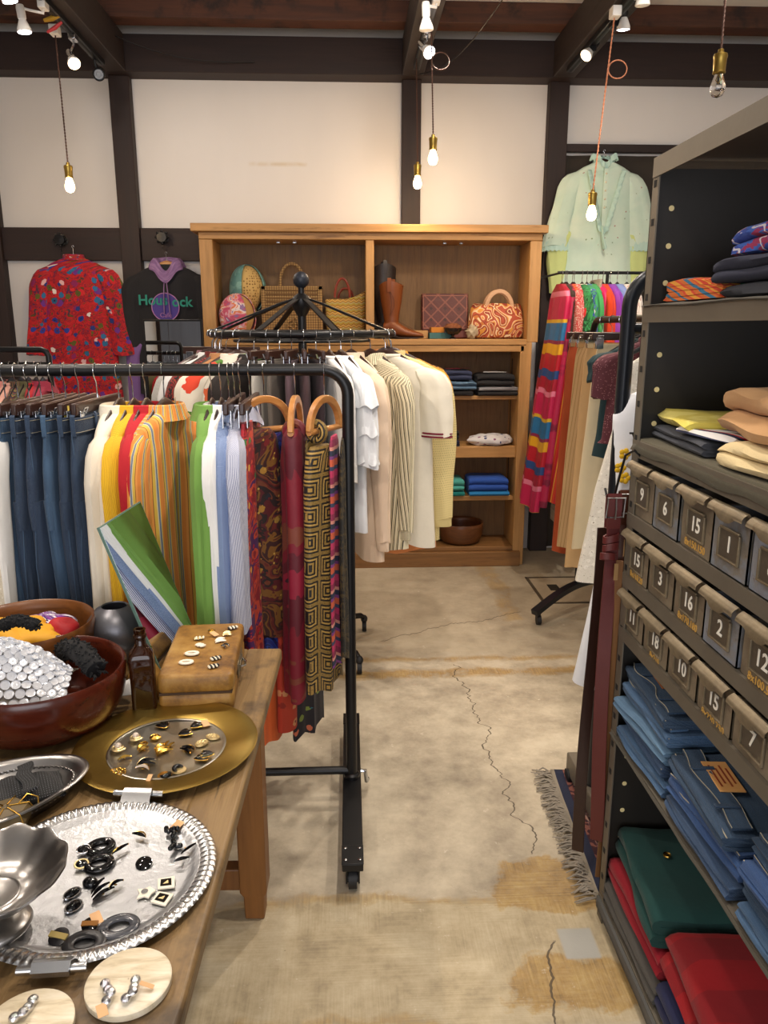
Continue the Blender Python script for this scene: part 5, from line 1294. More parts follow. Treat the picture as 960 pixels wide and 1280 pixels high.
# vase
vc = V(-.578, 1.80, TZ)
t = thing('round_vase', 'round grey pewter vase behind the wooden bowls', 'vase', vc)
MB().lathe([(.001,0),(.03,0),(.045,.01),(.066,.04),(.073,.075),(.066,.11),(.045,.138),(.034,.143),(.031,.146),(.029,.143),(.040,.134),(.058,.11),(.062,.075),(.04,.02),(.001,.012)], 40).build('vase_body', plain('pewter', '#77777c', .38, .75, var=.12), t, ang=60)
# leaning mirror
t = thing('mirror_tile', 'narrow frameless mirror leaning on the vase beside the brown bottle', 'mirror', (0,0,0))
bx_, tx_, zb_, zt_ = -.437, -.5615, TZ+.002, 1.116
ux = V(tx_-bx_, 0, zt_-zb_); L_ = ux.length; ux.normalize(); nx_ = V(ux.z, 0, -ux.x)
M = TR(bx_, 1.68, 0) @ RZ(-math.radians(4.5)) @ TR(-bx_, -1.68, 0) @ Matrix(((0, ux.x, nx_.x, bx_), (1, 0, 0, 1.68), (0, ux.z, nx_.z, zb_), (0,0,0,1)))
MB().box2((0,0,-.006), (.27,L_,0), M).build('glass_edge', plain('green glass edge', '#5e7a70', .2), t, smooth=False)
MB().box2((.003,.003,0), (.267,L_-.003,.0008), M).build('glass', MIR, t, smooth=False)
# brown bottle
AMB = G('amber bottle glass').out('#3a1c08', .06, 0, Transmission_Weight=.55, IOR=1.45)
bc_ = tp(181, 893); t = thing('glass_bottle', 'square brown glass bottle standing between bowl and leather case', 'bottle', (-.445, 1.535, TZ), math.radians(12))
def sq(r, n, p=.35): return [V(r*sg(math.cos(a), p), r*sg(math.sin(a), p), 0) for a in [2*PI*j/n for j in range(n)]]
rings = []
for z, r, p in ((0,.022,.3),(.003,.0255,.3),(.128,.0262,.3),(.140,.0235,.4),(.150,.016,.7),(.156,.0115,1),(.170,.0105,1),(.172,.0135,1),(.178,.0135,1),(.180,.0115,1),(.188,.0125,1),(.190,.0125,1),(.190,.008,1),(.15,.007,1)):
    rings.append([q+V(0,0,z) for q in sq(r, 36, p)])
MB().loft(rings).build('bottle_body', AMB, t, ang=50)
# leather case with its lifted flap
LEA = G('worn tan leather'); v_ = LEA.co(); n1 = LEA.noise(v_, 30, 6, .65); n2 = LEA.noise(v_, 9, 4)
LEA.bump(n1, .35, .004)
LEA = LEA.out(LEA.ramp(LEA.m('MULTIPLY_ADD', n1, .5, LEA.m('MULTIPLY', n2, .5)), [(.36,'#5a3a14'),(.5,'#8d6427'),(.66,'#a98342')]), .5)
ca = math.radians(3); cs_ = thing('leather_case', 'small worn tan leather case carrying earrings on its lid', 'case', (-.415, 1.525, TZ), ca)
CW, CL, CH = .160, .30, .084
def rbox(a, b, r, seg=5):
    m = MB(); rings = []; w, l = b[0]-a[0], b[1]-a[1]; cx, cy = (a[0]+b[0])/2, (a[1]+b[1])/2
    def ring(ins, z):
        out = []
        for qx, qy, s0 in ((1,1,0),(-1,1,PI/2),(-1,-1,PI),(1,-1,1.5*PI)):
            for i in range(seg+1):
                an = s0+PI/2*i/seg
                out.append(V(cx+qx*(w/2-r)+(r-ins)*math.cos(an), cy+qy*(l/2-r)+(r-ins)*math.sin(an), z))
        return out
    zs = [(r*.6,a[2]),(r*.15,a[2]+r*.25),(0,a[2]+r*.6)]+[(0,b[2]-r*.6),(r*.15,b[2]-r*.25),(r*.6,b[2])]
    m.loft([ring(i, z) for i, z in zs]); return m
rbox((0,0,.0), (CW,CL,.040), .012).build('case_bottom', LEA, cs_)
rbox((-.001,-.001,.042), (CW+.001,CL+.001,CH), .014).build('lid', LEA, cs_)
MB().box2((.003,.003,.038), (CW-.003,CL-.003,.044)).build('seam', plain('dark seam', '#3f2810', .7), cs_)
ck = MB().box2((CW,.10,.026), (CW+.003,.20,.060)).box2((CW+.002,.12,.034), (CW+.006,.18,.052)).build('clasp', plain('dull clasp metal', '#8d8570', .35, .9), cs_, bev=.001)
MB().tube([V(CW+.004,.125,.043), V(CW+.014,.14,.040), V(CW+.014,.16,.040), V(CW+.004,.175,.043)], .003, 8).build('clasp_loop', CHROME, ck)
fl = MB()
fl.grid(lambda a, b: V(-.012-.062*a, .045+.22*b, .004+.060*math.sin(a*PI*.62)+.004*nz(b*8, a*4)), 12, 20)
fl.build('side_flap', LEA, cs_, solid=.004)
# white paper under the bowls
o = MB().box2((-.06,-.05,0), (.06,.05,.0015)).build('paper_sheet', plain('white paper', '#dcdcda', .8)); o.location = (-.515, 1.66, TZ); o.rotation_euler = (0,0,.2)
tag(o, 'white paper sheet on the table behind the brown bottle', 'paper')
# brass plate
pc = V(-.362, 1.372, TZ)
t = thing('brass_plate', 'large round brass plate with silver centre displaying gold and black earrings', 'plate', tuple(pc))
MB().lathe([(.001,.0),(.105,.0),(.118,.008),(.160,.012),(.172,.016),(.175,.0185),(.172,.019),(.158,.0155),(.122,.0115),(.112,.0075)], 72).build('rim', BRASS, t, ang=60)
MB().lathe([(.001,.0045),(.104,.0045),(.110,.0065),(.113,.0085),(.110,.0095),(.107,.008)], 72).build('silver_well', plain('scratched silver well', '#b5b0a2', .3, 1.0, var=.15, sc=40), t, ang=60)
# hammered tray
tc = V(-.388, 1.014, TZ); TRR = .178
t = thing('aluminium_tray', 'round hammered silver tray with fluted rim and two handles', 'tray', tuple(tc))
MB().lathe([(.001,.004),(.135,.004),(.143,.006),(.152,.011),(.156,.011),(.153,.007),(.145,.001),(.001,.0)], 90).build('tray_well', ALU, t, ang=60)
def flute(a, r, z):
    k = (math.cos(a*92)*.5+.5)*min(1, max(0, (r-.153)/.008)) if r < .177 else .5
    return r, z+.0016*k
MB().lathe([(.151,.010),(.156,.0115),(.162,.0135),(.169,.0145),(.175,.0130),(.178,.0105),(.175,.009),(.165,.0095),(.152,.007)], 552, fn=flute).build('fluted_rim', ALUP, t, ang=70)
for s, a in ((1, math.radians(85)), (-1, math.radians(-88))):
    h_ = MB()
    M = TR(.168*math.cos(a), .168*math.sin(a), .012) @ RZ(a-PI/2)
    prof = [(-.012,-.002),(0,.002),(.010,.013),(.020,.017),(.029,.010),(.027,.002),(.020,.001)]
    h_.ribbon([V(0, y, z) for y, z in prof], [V(.026-.004*i/6,0,0) for i in range(7)], .0022, M=M)
    ho = h_.build('handle', ALUP, t)
    m = MB().cyl(M @ V(-.043,.020,.007), M @ V(.043,.020,.007), .0055, n=16)
    m.build('handle_rod', ALUP, ho)
# compote
cc = V(-.487, .91, TZ+.0115)
t = thing('silver_compote', 'scalloped silver pedestal dish standing on the fluted tray at left', 'dish', tuple(cc))
def scal(a, r, z):
    k = max(0, (r-.04)/.055); return r*(1+.016*math.cos(a*12)*k), z+.0025*math.cos(a*12)*k
MB().lathe([(.001,.052),(.030,.050),(.033,.052),(.036,.050),(.060,.058),(.080,.074),(.092,.086),(.097,.088),(.098,.086),(.090,.080),(.070,.060),(.045,.046),(.014,.042)], 96, fn=scal).build('bowl_body', SILVER, t, ang=60)
MB().lathe([(.001,.0),(.044,.0),(.046,.004),(.043,.009),(.032,.013),(.020,.018),(.013,.028),(.014,.044)], 48).build('foot', SILVER, t, ang=60)
# oval basket tray with pouch
bk = V(-.598, 1.205, TZ)
t = thing('silver_basket', 'oval pierced silver basket dish holding a black beaded pouch', 'basket', tuple(bk), math.radians(35))
def tri(a, r, z): return r*(1+.06*math.cos(3*a)), z
MB().lathe([(.001,.004),(.07,.004),(.085,.008),(.098,.030),(.106,.036),(.112,.036),(.114,.033),(.108,.030),(.100,.027),(.088,.004),(.07,.0),(.001,.0)], 72, fn=tri, sx=1.15, sy=.85).build('dish_body', SILVER, t, ang=60)
m = MB()
for i in range(64):
    a = 2*PI*i/64; r = .092*(1+.06*math.cos(3*a))
    m.torus((0,0,0), .0042, .0012, 12, 5, M=TR(r*1.15*math.cos(a), r*.85*math.sin(a), .020) @ RZ(a) @ RY(PI/2-.5))
m.build('pierced_band', SILVER, t)
BEAD = fab('black beaded cloth', dots('#050506', '#8a8d94', 240, .10), .75, .3, coords='UV')
o = thing('beaded_pouch', 'black pouch with rows of tiny beads in the silver basket', 'pouch', tuple(bk+V(.0,-.002,.010)), math.radians(28))
MB().grid(lambda a, b: V(lerp(-.08,.09,a), lerp(-.05,.05,b)*(1-.15*a), .006+.026*math.sin(PI*a)**.5*math.sin(PI*b)**.5+.004*math.sin(a*22+b*3)*math.sin(PI*b)), 40, 24, uv=lambda a, b: (a*.17, b*.1)).build('pouch_body', BEAD, o, solid=.003)
MB().ribbon([V(.035+.004*math.sin(f*9), lerp(-.045,.045,f), .034+.006*math.sin(PI*f)) for f in [i/10 for i in range(11)]], V(.012,0,.002), .006).build('gathered_band', BEAD, o)
o = thing('star_box', 'small brown wrapped box tied with gold cord at the left edge', 'gift box', tuple(tp(10, 1034)+V(0,0,.008)), .5)
MB().lathe([(.001,0),(.038,0),(.042,.012),(.034,.026),(.010,.030),(.001,.027)], 6).build('box_body', plain('olive brown card', '#5c4c2c', .5), o, smooth=False)
for i in range(6):
    a = 2*PI*i/6; MB().tube([V(.043*math.cos(a),.043*math.sin(a),.012), V(.036*math.cos(a),.036*math.sin(a),.027), V(.006*math.cos(a),.006*math.sin(a),.031)], .0012, 6).build('cord', GOLD, o)
MB().tube([V(.02,0,.03), V(.035,.012,.036), V(.05,.004,.03), V(.048,-.012,.02)], .0013, 6).build('cord_end', GOLD, o)
# marble coasters
MRB = G('striped cream stone'); v_ = MRB.co()
nn_ = MRB.noise(MRB.mp(v_, (14, 70, 20), (0,0,.5)), 1, 4, .6, .4)
MRB = MRB.out(MRB.ramp(nn_, [(.35,'#b9a98a'),(.5,'#d9ccb0'),(.65,'#e6dcc6')]), .35)
def coaster(c, lab):
    o = MB().lathe([(.001,0),(.050,0),(.0525,.003),(.0525,.011),(.050,.013),(.001,.0132)], 56).build('stone_coaster', MRB, ang=50); o.location = c
    return tag(o, lab, 'coaster')
c1 = V(-.283, .812, TZ); c2 = V(-.384, .752, TZ)
coaster(c1, 'round striped stone coaster holding silver rhinestone earrings'); coaster(c2, 'round striped stone coaster cut by the bottom edge')

# ---------------------------------------------------------------- earrings
GE = {'b': 'earrings on the brass plate', 't': 'earrings on the fluted tray', 'c': 'earrings on the leather case', 's': 'earrings on the stone coasters'}
PEARL = plain('pearl', '#cfc0b0', .2, .2); TORT = plain('tiger brown stripe', '#8a5a24', .25); BEIGE = plain('olive beige stripe', '#a8945a', .35); GRAIN = wood('grey black marbled resin', '#4a4c52', '#0e0e12', axis=0, sc=40, rough=.2, bump=0)
RHINE = plain('rhinestone silver', '#d8d8dc', .12, 1.0, bump=.5, bsc=200); IVORY = plain('ivory enamel', '#ece3cf', .4)
ZEB = plain('zebra enamel', '#e6dcc2', .4)
def frame(u, v, h, rz=0, tilt=0, roll=0):
    p = tp(u, v, h); return p, RZ(rz) @ RX(tilt) @ RY(roll)
def ear(lab, u, v, h, build, rz=0, tilt=0, roll=0, g='t', lift=0.0):
    p, R = frame(u, v, h, rz, tilt, roll)
    o = thing('earring', lab, 'earring', tuple(p+V(0,0,lift)), 0, GE[g], rot=R.to_euler())
    build(o); return o
def clip_(o, mat=GOLD, s=1.0):
    MB().tube([V(0,0,.002), V(.0,.004*s,-.001), V(.0,.009*s,.0)], .0012, 6).build('clip', mat, o)
def disc(mat, r=.011, rimm=None, sy=1.0, dome=.004, band=None):
    def b(o):
        MB().lathe([(.0005,.002+dome),(r*.4,.002+dome*.9),(r*.8,.002+dome*.5),(r,.0025),(r,.0005),(.0005,.0005)], 32, sy=sy).build('face', mat, o, ang=50)
        if rimm: MB().torus((0,0,.002), r*1.06, .0015, 32, 6, sy=sy).build('rim', rimm, o)
        if band: MB().box2((-r*.97,-r*.3,.0035), (r*.97,r*.3,.0035+dome*.62+.0006)).build('stripe', band, o)
        clip_(o)
    return b
def hoop(mat, R=.016, r=.006, sy=1.0, top=None, toprim=None, dx=.0, dy=.02, fz=.6):
    def b(o):
        MB().torus((0,0,r*fz), R-r, r, 40, 12, sy=sy, fz=fz).build('ring', mat, o)
        if top:
            M = TR(-dx, dy, .004) @ RX(.25)
            MB().lathe([(.0005,.005),(.006,.0045),(.009,.002),(.009,0),(.0005,0)], 24, M=M, sy=.8).build('top_button', top, o)
            if toprim: MB().torus((0,0,.002), .0098, .0016, 28, 6, sy=.8, M=M).build('button_rim', toprim, o)
    return b
def leaf(mat, L=.026, w=.009, rimm=None, curl=.004, n=1):
    def b(o):
        for k in range(n):
            M = TR(0, k*.008, k*.002) @ RZ(k*.25)
            m = MB(); m.loft([[V(lerp(-L/2, L/2, i/12), s*w*math.sin(PI*min(.97,max(.03,i/12)))**.8*(.6+.4*0)+curl*math.sin(PI*i/12), .002+zz+.003*math.sin(PI*i/12)*(1-abs(s))) for s, zz in ((-.5,0),(0,.002),(.5,0),(0,-.0015))] for i in range(13)], M=M)
            m.build('petal', mat, o)
            if rimm: MB().tube([M @ V(lerp(-L/2, L/2, i/12), .5*w*math.sin(PI*i/12)**.8+curl*math.sin(PI*i/12), .0025) for i in range(13)], .0011, 5).build('gold_edge', rimm, o)
        clip_(o)
    return b
def swirl(mat, r=.010, turns=2.2, pearl=None):
    def b(o):
        MB().tube([V(r*(.25+.75*f)*math.cos(turns*2*PI*f), r*(.25+.75*f)*math.sin(turns*2*PI*f), .003+.003*(1-f)) for f in [i/40 for i in range(41)]], .0022, 6).build('coil', mat, o)
        if pearl: MB().ell((0,0,.008), .0065, 16, 10).build('pearl', pearl, o)
        clip_(o)
    return b
def filig(mat, r=.015, sy=.8):
    def b(o):
        m = MB(); m.torus((0,0,.002), r, .0018, 36, 6, sy=sy)
        for i in range(7):
            a = 2*PI*i/7; m.torus((r*.55*math.cos(a), r*.55*sy*math.sin(a), .003), r*.28, .0013, 16, 5)
        m.torus((0,0,.003), r*.28, .0014, 16, 5); m.build('filigree', mat, o); clip_(o)
    return b
def wing(mat, rimm, s=1):
    def b(o):
        for k in range(3):
            M = RZ(-.5+.5*k)
            MB().ell((0,0,0), (.005,.013,.0035), 14, 8, M=M @ TR(0,.011,.004)).build('lobe', mat, o)
            MB().tube([M @ V(.0052*math.cos(a), .011+.0135*math.sin(a), .0035) for a in [2*PI*i/20 for i in range(20)]], .0009, 5, loop=True).build('gold_edge', rimm, o)
        clip_(o)
    return b
def moon(mat, back):
    def b(o):
        MB().lathe([(.0005,.002),(.013,.002),(.0135,.0005)], 30).build('gold_back', back, o)
        pts = [V(.0085*math.cos(a), .0085*math.sin(a), .004) for a in [lerp(-1.9, 1.9, i/16) for i in range(17)]]
        MB().tube(pts, [.0006+.0048*math.sin(PI*i/16) for i in range(17)], 10).build('crescent', mat, o); clip_(o)
    return b
def shell(mat, mat2):
    def b(o):
        for k in range(6):
            x = -.010+.004*k
            MB().ell((x, 0, .003+.001*(k % 2)), (.0026,.010-.0007*abs(k-2)**1.3,.003), 10, 8).build('rib', mat if k % 2 == 0 else mat2, o)
        clip_(o)
    return b
def tagcard(u, v, h, lab, rz, g, w=.014, l=.020, tilt=.25):
    p, R = frame(u, v, h, rz, tilt)
    o = MB().box((0,0,0), (w, l, .0006)).build('price_tag', CARD); o.location = p+V(0,0,.006); o.rotation_euler = R.to_euler()
    tag(o, lab, 'price tag', 'price tags among the earrings')
HP = .006
P = lambda *a, **k: ear(*a, g='b', **k)
P('gold disc earring with pearl at the far left of the brass plate', 148, 938, HP, swirl(GOLDP, .013, 2, PEARL), lift=.002)
P('gold disc earring with pearl, upper left on the brass plate', 170, 925, HP, swirl(GOLDP, .012, 2, PEARL), lift=.002)
P('gold leaf earring below the lower pearl earring', 156, 949, HP, leaf(GOLD, .026, .012), .5)
P('crumpled gold leaf earring left of centre on the brass plate', 180, 938, HP, leaf(GOLD, .022, .014, n=2), .9)
P('gold filigree oval earring at the lower left of the brass plate', 145, 967, HP, filig(GOLD, .017), .3)
P('gold crown earring at the top of the silver well', 194, 923, HP, swirl(GOLD, .010, 3), .2)
P('gold knot earring beside the gold crown earring', 180, 932, HP, swirl(GOLD, .009, 1.4), 1.2)
P('large gold feather earring in the middle of the brass plate', 206, 942, HP, leaf(GOLD, .034, .016, n=3, curl=.007), .7)
P('gold feather earring standing behind the large one', 214, 934, HP, leaf(GOLD, .028, .012, n=2), 1.3)
P('black winged earring with gold edges at the top of the plate', 207, 911, HP, wing(JET, GOLD), .6)
P('black winged earring with gold edges, second from top right', 225, 920, HP, wing(JET, GOLD), -.9)
P('black winged earring with gold edges touching a price tag', 240, 911, HP, wing(JET, GOLD), -.7)
P('black butterfly earring with gold edges right of centre', 231, 940, HP, leaf(JET, .030, .014, GOLD, n=2), -.7)
P('gold chain link earring at the right of the plate', 252, 930, HP, filig(GOLDP, .013, .7), .9)
P('gold chain link earring against the right rim of the well', 266, 922, HP, filig(GOLDP, .013, .7), -.4)
P('black three petal earring at the right end of the well', 258, 951, HP, wing(JET, GOLD), .9)
P('black three petal earring lying on its twin at right', 266, 946, HP, wing(JET, GOLD), 1.6, lift=.003)
P('brown and gold leaf earring, lower middle of the brass plate', 183, 958, HP, leaf(JET, .034, .016, GOLDP, n=2, curl=.008), .3)
P('brown and gold leaf earring crossing its twin', 178, 964, HP, leaf(PEARL, .028, .014, GOLD, n=1, curl=.008), -.3, lift=.003)
P('black crescent earring on gold, lower right of the plate', 224, 963, HP, moon(JET, GOLDP), 2.6)
P('black crescent earring on gold near the handle of the tray', 206, 970, HP, moon(JET, GOLD), -.8)
tagcard(257, 907, HP, 'small paper price tag at the top of the brass plate', .5, 'b')
tagcard(186, 978, HP, 'small paper price tag at the bottom of the brass plate', -.1, 'b', .008, .024)
HT = .0055
T_ = lambda *a, **k: ear(*a, g='t', **k)
T_('black ring earring with rhinestone button, upper pair', 126, 1060, HT, hoop(JET, .023, .0058, .85, JET, RHINE, .025, -.002), .3)
T_('black ring earring with rhinestone button, lower pair', 124, 1081, HT, hoop(JET, .023, .0058, .85, JET, GOLDP, .025, .001), .2)
T_('faceted black oval button earring below the ring earrings', 113, 1104, HT, disc(JET, .012, None, .8, .008), -.4)
T_('gold edged black bar earring standing on the tray', 151, 1066, HT, leaf(JET, .030, .010, GOLD, curl=0), .9, lift=.005)
T_('black and gold shield earring near the top of the tray', 174, 1049, HT, leaf(JET, .026, .014, GOLD, curl=.002), -.4, lift=.005)
T_('round glossy black button earring in the middle of the tray', 180, 1080, HT, disc(JET, .0125, None, 1, .003), 0, .25)
T_('black bead cluster earring at the upper right', 215, 1043, HT, lambda o: [MB().ell((.011*math.cos(i*1.9)*(.3+.09*i), .011*math.sin(i*1.9)*(.3+.09*i), .004+.002*(i % 3)), .0042, 10, 8).build('bead', JET, o) for i in range(9)] and clip_(o, CHROME), 0)
T_('black bead cluster earring below its twin at right', 219, 1060, HT, lambda o: [MB().ell((.010*math.cos(i*2.1)*(.3+.09*i), .012*math.sin(i*2.1)*(.3+.09*i), .004+.002*(i % 3)), .0042, 10, 8).build('bead', JET, o) for i in range(9)] and clip_(o, CHROME), 0)
T_('black arrow shaped earring by the right rim of the tray', 236, 1065, HT, leaf(JET, .030, .008, None, curl=.0), .9, lift=.004)
T_('black heart shaped earring by the right rim of the tray', 227, 1079, HT, leaf(JET, .024, .013, None, curl=.001), .4, lift=.004)
T_('twin black oval earring, upper one near the compote', 90, 1118, HT, disc(JET, .012, CHROME, .6, .007), .9, .2)
T_('twin black oval earring, lower one near the compote', 92, 1134, HT, disc(JET, .012, CHROME, .7, .007), 1.0, .2)
T_('black leaf cluster earring in the middle of the tray', 130, 1120, HT, leaf(JET, .034, .013, None, n=3, curl=.003), .8, lift=.002)
T_('black leaf earring with gold clip beside the leaf cluster', 146, 1110, HT, leaf(JET, .024, .010, GOLDP, n=1), .8, lift=.004)
def geo(o):
    MB().prism([(-.012,-.010),(.012,-.014),(.014,.010),(-.010,.012)], .003).build('plate', IVORY, o, bev=.0006)
    MB().prism([(-.008,-.006),(.008,-.009),(.009,.006),(-.006,.008)], .0036).build('silver_inlay', JET, o)
    MB().prism([(-.004,-.003),(.004,-.004),(.004,.003)], .0042).build('centre', GOLDP, o); clip_(o)
def geo2(o):
    MB().prism([(-.016,-.002),(-.006,-.006),(-.004,-.014),(.004,-.010),(.012,-.010),(.012,.004),(.004,.006),(-.002,.014),(-.006,.004)], .003).build('plate', IVORY, o, bev=.0006)
    MB().cyl((0,0,.003), (0,0,.0045), .005, n=18).build('centre', CHROME, o); clip_(o)
T_('cream and black geometric earring with jagged outline', 181, 1117, HT, geo2, .9)
T_('cream and black trapezium earring, upper of two', 207, 1105, HT, geo, .3)
T_('cream and black trapezium earring, lower of two', 202, 1124, HT, geo, -.2)
T_('round black earring with olive stripe on the tray', 74, 1172, HT, disc(JETM, .0135, None, 1, .003, BEIGE), -.3, .25)
T_('round black earring with tiger brown stripe on the tray', 113, 1157, HT, disc(JET, .0115, None, 1, .003, TORT), .0, .25)
T_('large grey marbled ring earring at the right of its pair', 149, 1160, HT, hoop(GRAIN, .028, .0072, .8, fz=.4), .25)
T_('large plain black ring earring near the front rim', 106, 1181, HT, hoop(JETM, .029, .0078, .78, fz=.35), .1)
tagcard(221, 1036, HT, 'kraft price tag at the upper right of the tray', -.6, 't', .016, .022)
tagcard(121, 1152, HT, 'kraft price tag behind the tiger striped earring', .6, 't')
HC = CH+.001
E_ = lambda *a, **k: ear(*a, g='c', **k)
def loopd(mat, top):
    def b(o):
        MB().torus((0,0,.003), .0125, .0042, 36, 10, sy=.62, fz=.7).build('ring', mat, o)
        MB().cyl((-.018,0,.003), (-.006,0,.003), .0022, n=10).build('stem', top, o); clip_(o)
    return b
E_('white ring earring at the front left of the case', 233, 829, HC, loopd(IVORY, CARD), .1)
E_('white ring earring just above the front one', 240, 818, HC, loopd(IVORY, CARD), .1)
E_('zebra striped cream shell earring, front one', 267, 834, HC, shell(ZEB, JETM), .5)
E_('zebra striped cream shell earring, behind the front one', 270, 824, HC, shell(ZEB, JETM), .6)
E_('cream shell earring in the middle of the case', 251, 808, HC, shell(IVORY, IVORY), -.6)
E_('cream heart earring left of the middle of the case', 249, 799, HC, shell(GOLDP, IVORY), .2)
E_('pale yellow petal earring on the case', 276, 803, HC, leaf(IVORY, .026, .020, None, n=2), .4)
E_('silver leaf earring right of the middle of the case', 279, 810, HC, leaf(CHROME, .022, .010, None, n=2), -.9)
E_('pale yellow petal earring towards the back of the case', 284, 795, HC, leaf(GOLDP, .022, .018, None, n=2), .2)
E_('small gold knot earring at the back of the case', 264, 790, HC, swirl(GOLD, .008, 2), .2)
E_('black and white shell earring at the far end of the case', 291, 786, HC, shell(JETM, IVORY), .5)
tagcard(268, 795, HC, 'kraft price tag beside the gold knot earring', .9, 'c')
def rh(o):
    for i in range(4):
        MB().ell((.004*math.sin(i*1.6), -.014+.009*i, .006+.002*math.sin(i*2)), (.0065,.0068,.005), 14, 10).build('stone_cluster', RHINE, o)
    clip_(o, CHROME)
S__ = lambda *a, **k: ear(*a, g='s', **k)
S__('silver rhinestone earring on the left of the full coaster', 135, 1244, .0135, rh, .2)
S__('silver rhinestone earring on the right of the full coaster', 166, 1241, .0135, rh, -.3)
S__('dark silver rhinestone earring on the cut off coaster', 32, 1266, .0135, rh, -.6)
tagcard(128, 1268, .0135, 'kraft price tag on the full coaster', .5, 's', .012, .016)
tagcard(184, 1236, .0135, 'kraft price tag beside the right rhinestone earring', 1.4, 's', .006, .018)
# ---------------------------------------------------------------- folded clothes
def folded(name, lab, cat, mat, c, size, layers=4, rz=0, seed=0, group=None, crump=.004, round_=.5, build=True, slump=0.0):
    """folded garment: a sheet folded to and fro; fold edges show on -x; size = (depth x, length y, height)"""
    W, L, Hh = size; o = thing(name, lab, cat, c, rz, group)
    t = Hh/layers; prof = []
    for k in range(layers):                    # centre line, zig-zag
        z = (k+.5)*t; xs = [lerp(-W/2+t*.5, W/2-t*.5, i/7) for i in range(8)]
        if k % 2 == 0: xs = xs[::-1]           # ends at -x
        prof += [V(x, 0, z) for x in xs]
        if k < layers-1:
            s = -1 if k % 2 == 0 else 1; x0 = xs[-1]
            prof += [V(x0+s*t*.5*math.sin(a), 0, z+t*.5-t*.5*math.cos(a)) for a in (PI*.25, PI*.5, PI*.75)]
    m = MB(); nL = 22; th = t*.93
    n_ = len(prof); sec = []
    nr = []
    for i, p in enumerate(prof):
        tn = (prof[min(i+1, n_-1)]-prof[max(i-1, 0)]).normalized(); nr.append(V(-tn.z, 0, tn.x))
    out = [p+q*(th/2) for p, q in zip(prof, nr)]; inn = [p-q*(th/2) for p, q in zip(prof, nr)]
    loop_ = out+inn[::-1]
    rings = []
    for j in range(nL+1):
        f = j/nL; y = lerp(-L/2, L/2, f); e = min(1, min(f, 1-f)*9)**.5
        ring = []
        for i, p in enumerate(loop_):
            lay = p.z/Hh
            x = p.x*(.985+.015*e)+crump*1.6*nz(y*6, lay*3, seed)+.004*nz(lay*9, seed, 2)
            z = p.z*(.86+.14*e)+crump*(.3+lay)*nz(y*8+seed, x*8, lay*2)-slump*lay*max(0, .5-f)*2*Hh*.3
            yy = y*(1+.02*nz(lay*7, seed))+.004*nz(x*9, lay*5, seed)
            ring.append(V(x, yy, max(z, .0005)))
        rings.append(ring)
    N2 = len(loop_)
    m.loft(rings, True, (1,1), lambda i, j: (loop_[j % N2].x+loop_[j % N2].z*3, rings[min(i, nL)][0].y))
    m.build('folded_cloth', mat, o, ang=60)
    return o
def folded_jeans(lab, c, size, rz, seed, mat, patch=None, group='folded jeans on the steel shelf', layers=4, wb=True):
    o = folded('folded_jeans', lab, 'jeans', mat, c, size, layers, rz, seed, group, .006)
    W, L, Hh = size
    if wb:
        top = Hh+.004
        # waistband lies along the top, open mouth towards the aisle
        def edge(s): return [V(-W/2+.012+.016*nz(f*3, seed)*1.2, lerp(-L/2+.01, L/2-.01, f), top+s+.004*nz(f*5, seed, 1)) for f in [i/18 for i in range(19)]]
        b = MB().ribbon([p+V(.018,0,.003) for p in edge(0)], V(.019,0,.001), .0045).build('waistband', mat, o)
        for dx in (.0, .036): MB().tube([p+V(dx,0,.0058) for p in edge(0)], .0010, 5).build('stitching', STITCH, b)
        for f in (.25, .7): MB().box((-W/2+.032, lerp(-L/2, L/2, f), top+.008), (.046,.010,.004)).build('belt_loop', mat, o, bev=.001)
        MB().tube([V(-W/2+.004+.008*nz(f*4,seed), lerp(-L/2, L/2, f), Hh*.80+.004*nz(f*6,seed)) for f in [i/16 for i in range(17)]], .0014, 5).build('hem_stitching', STITCH, o)
    if patch:
        pm, y, rot, w, l = patch
        p_ = MB().box((-W/2+.062, y, Hh+.0105), (w, l, .0025), RZ(0)).build('leather_patch', pm, o, bev=.001)
        for k in range(4): MB().box((-W/2+.062-w*.3+k*w*.2, y, Hh+.012), (.0035, l*(.5 if k % 2 else .7), .0012)).build('printed_line', plain('red brown patch print', '#8a3a1c', .7), p_)
    return o
PATCH1 = plain('dark leather patch', '#8a4d1e', .5, bump=.2); PATCH2 = plain('light leather patch', '#d09a5c', .6, bump=.2)
JX = SX+.012
def shelf_pt(u, v, z): return at(u, v, z=z)
zj = z_jn+.006
jx = SX+.155
def jstack(y, dx, n, hs, labs, mats, rzs, L, W, patches, z0):
    z = z0
    for i in range(n):
        folded_jeans(labs[i], (jx+dx[i], y+.004*((i*7) % 3-1), z), (W, L, hs[i]), math.radians(rzs[i]), i*3.1+y, mats[i], patches.get(i), wb=(i in patches or i % 2 == 1))
        z += hs[i]+.008
DJ = [fab('folded denim %d' % i, denim(a, b, .8), .9, .35) for i, (a, b) in enumerate([('#1d3452','#385a80'), ('#1a2c48','#2e4a6c'), ('#35526e','#5f809c'), ('#263f5c','#44668a'), ('#15263c','#284460'), ('#1a3560','#2d5084')])]
jstack(1.585, [0,.006,-.004,.004,.008], 5, [.032,.026,.034,.028,.026], ['lowest folded jeans in the far stack on the steel shelf', 'second folded jeans from below in the far stack', 'pale faded folded jeans in the middle of the far stack', 'fourth folded jeans from below in the far stack', 'topmost folded jeans of the far stack with dark leather patch'],
       [DJ[3], DJ[1], DJ[2], DJ[3], DJ[4]], [2,-2,3,0,-4], .27, .30, {4: (PATCH1, .03, 0, .055, .09)}, zj)
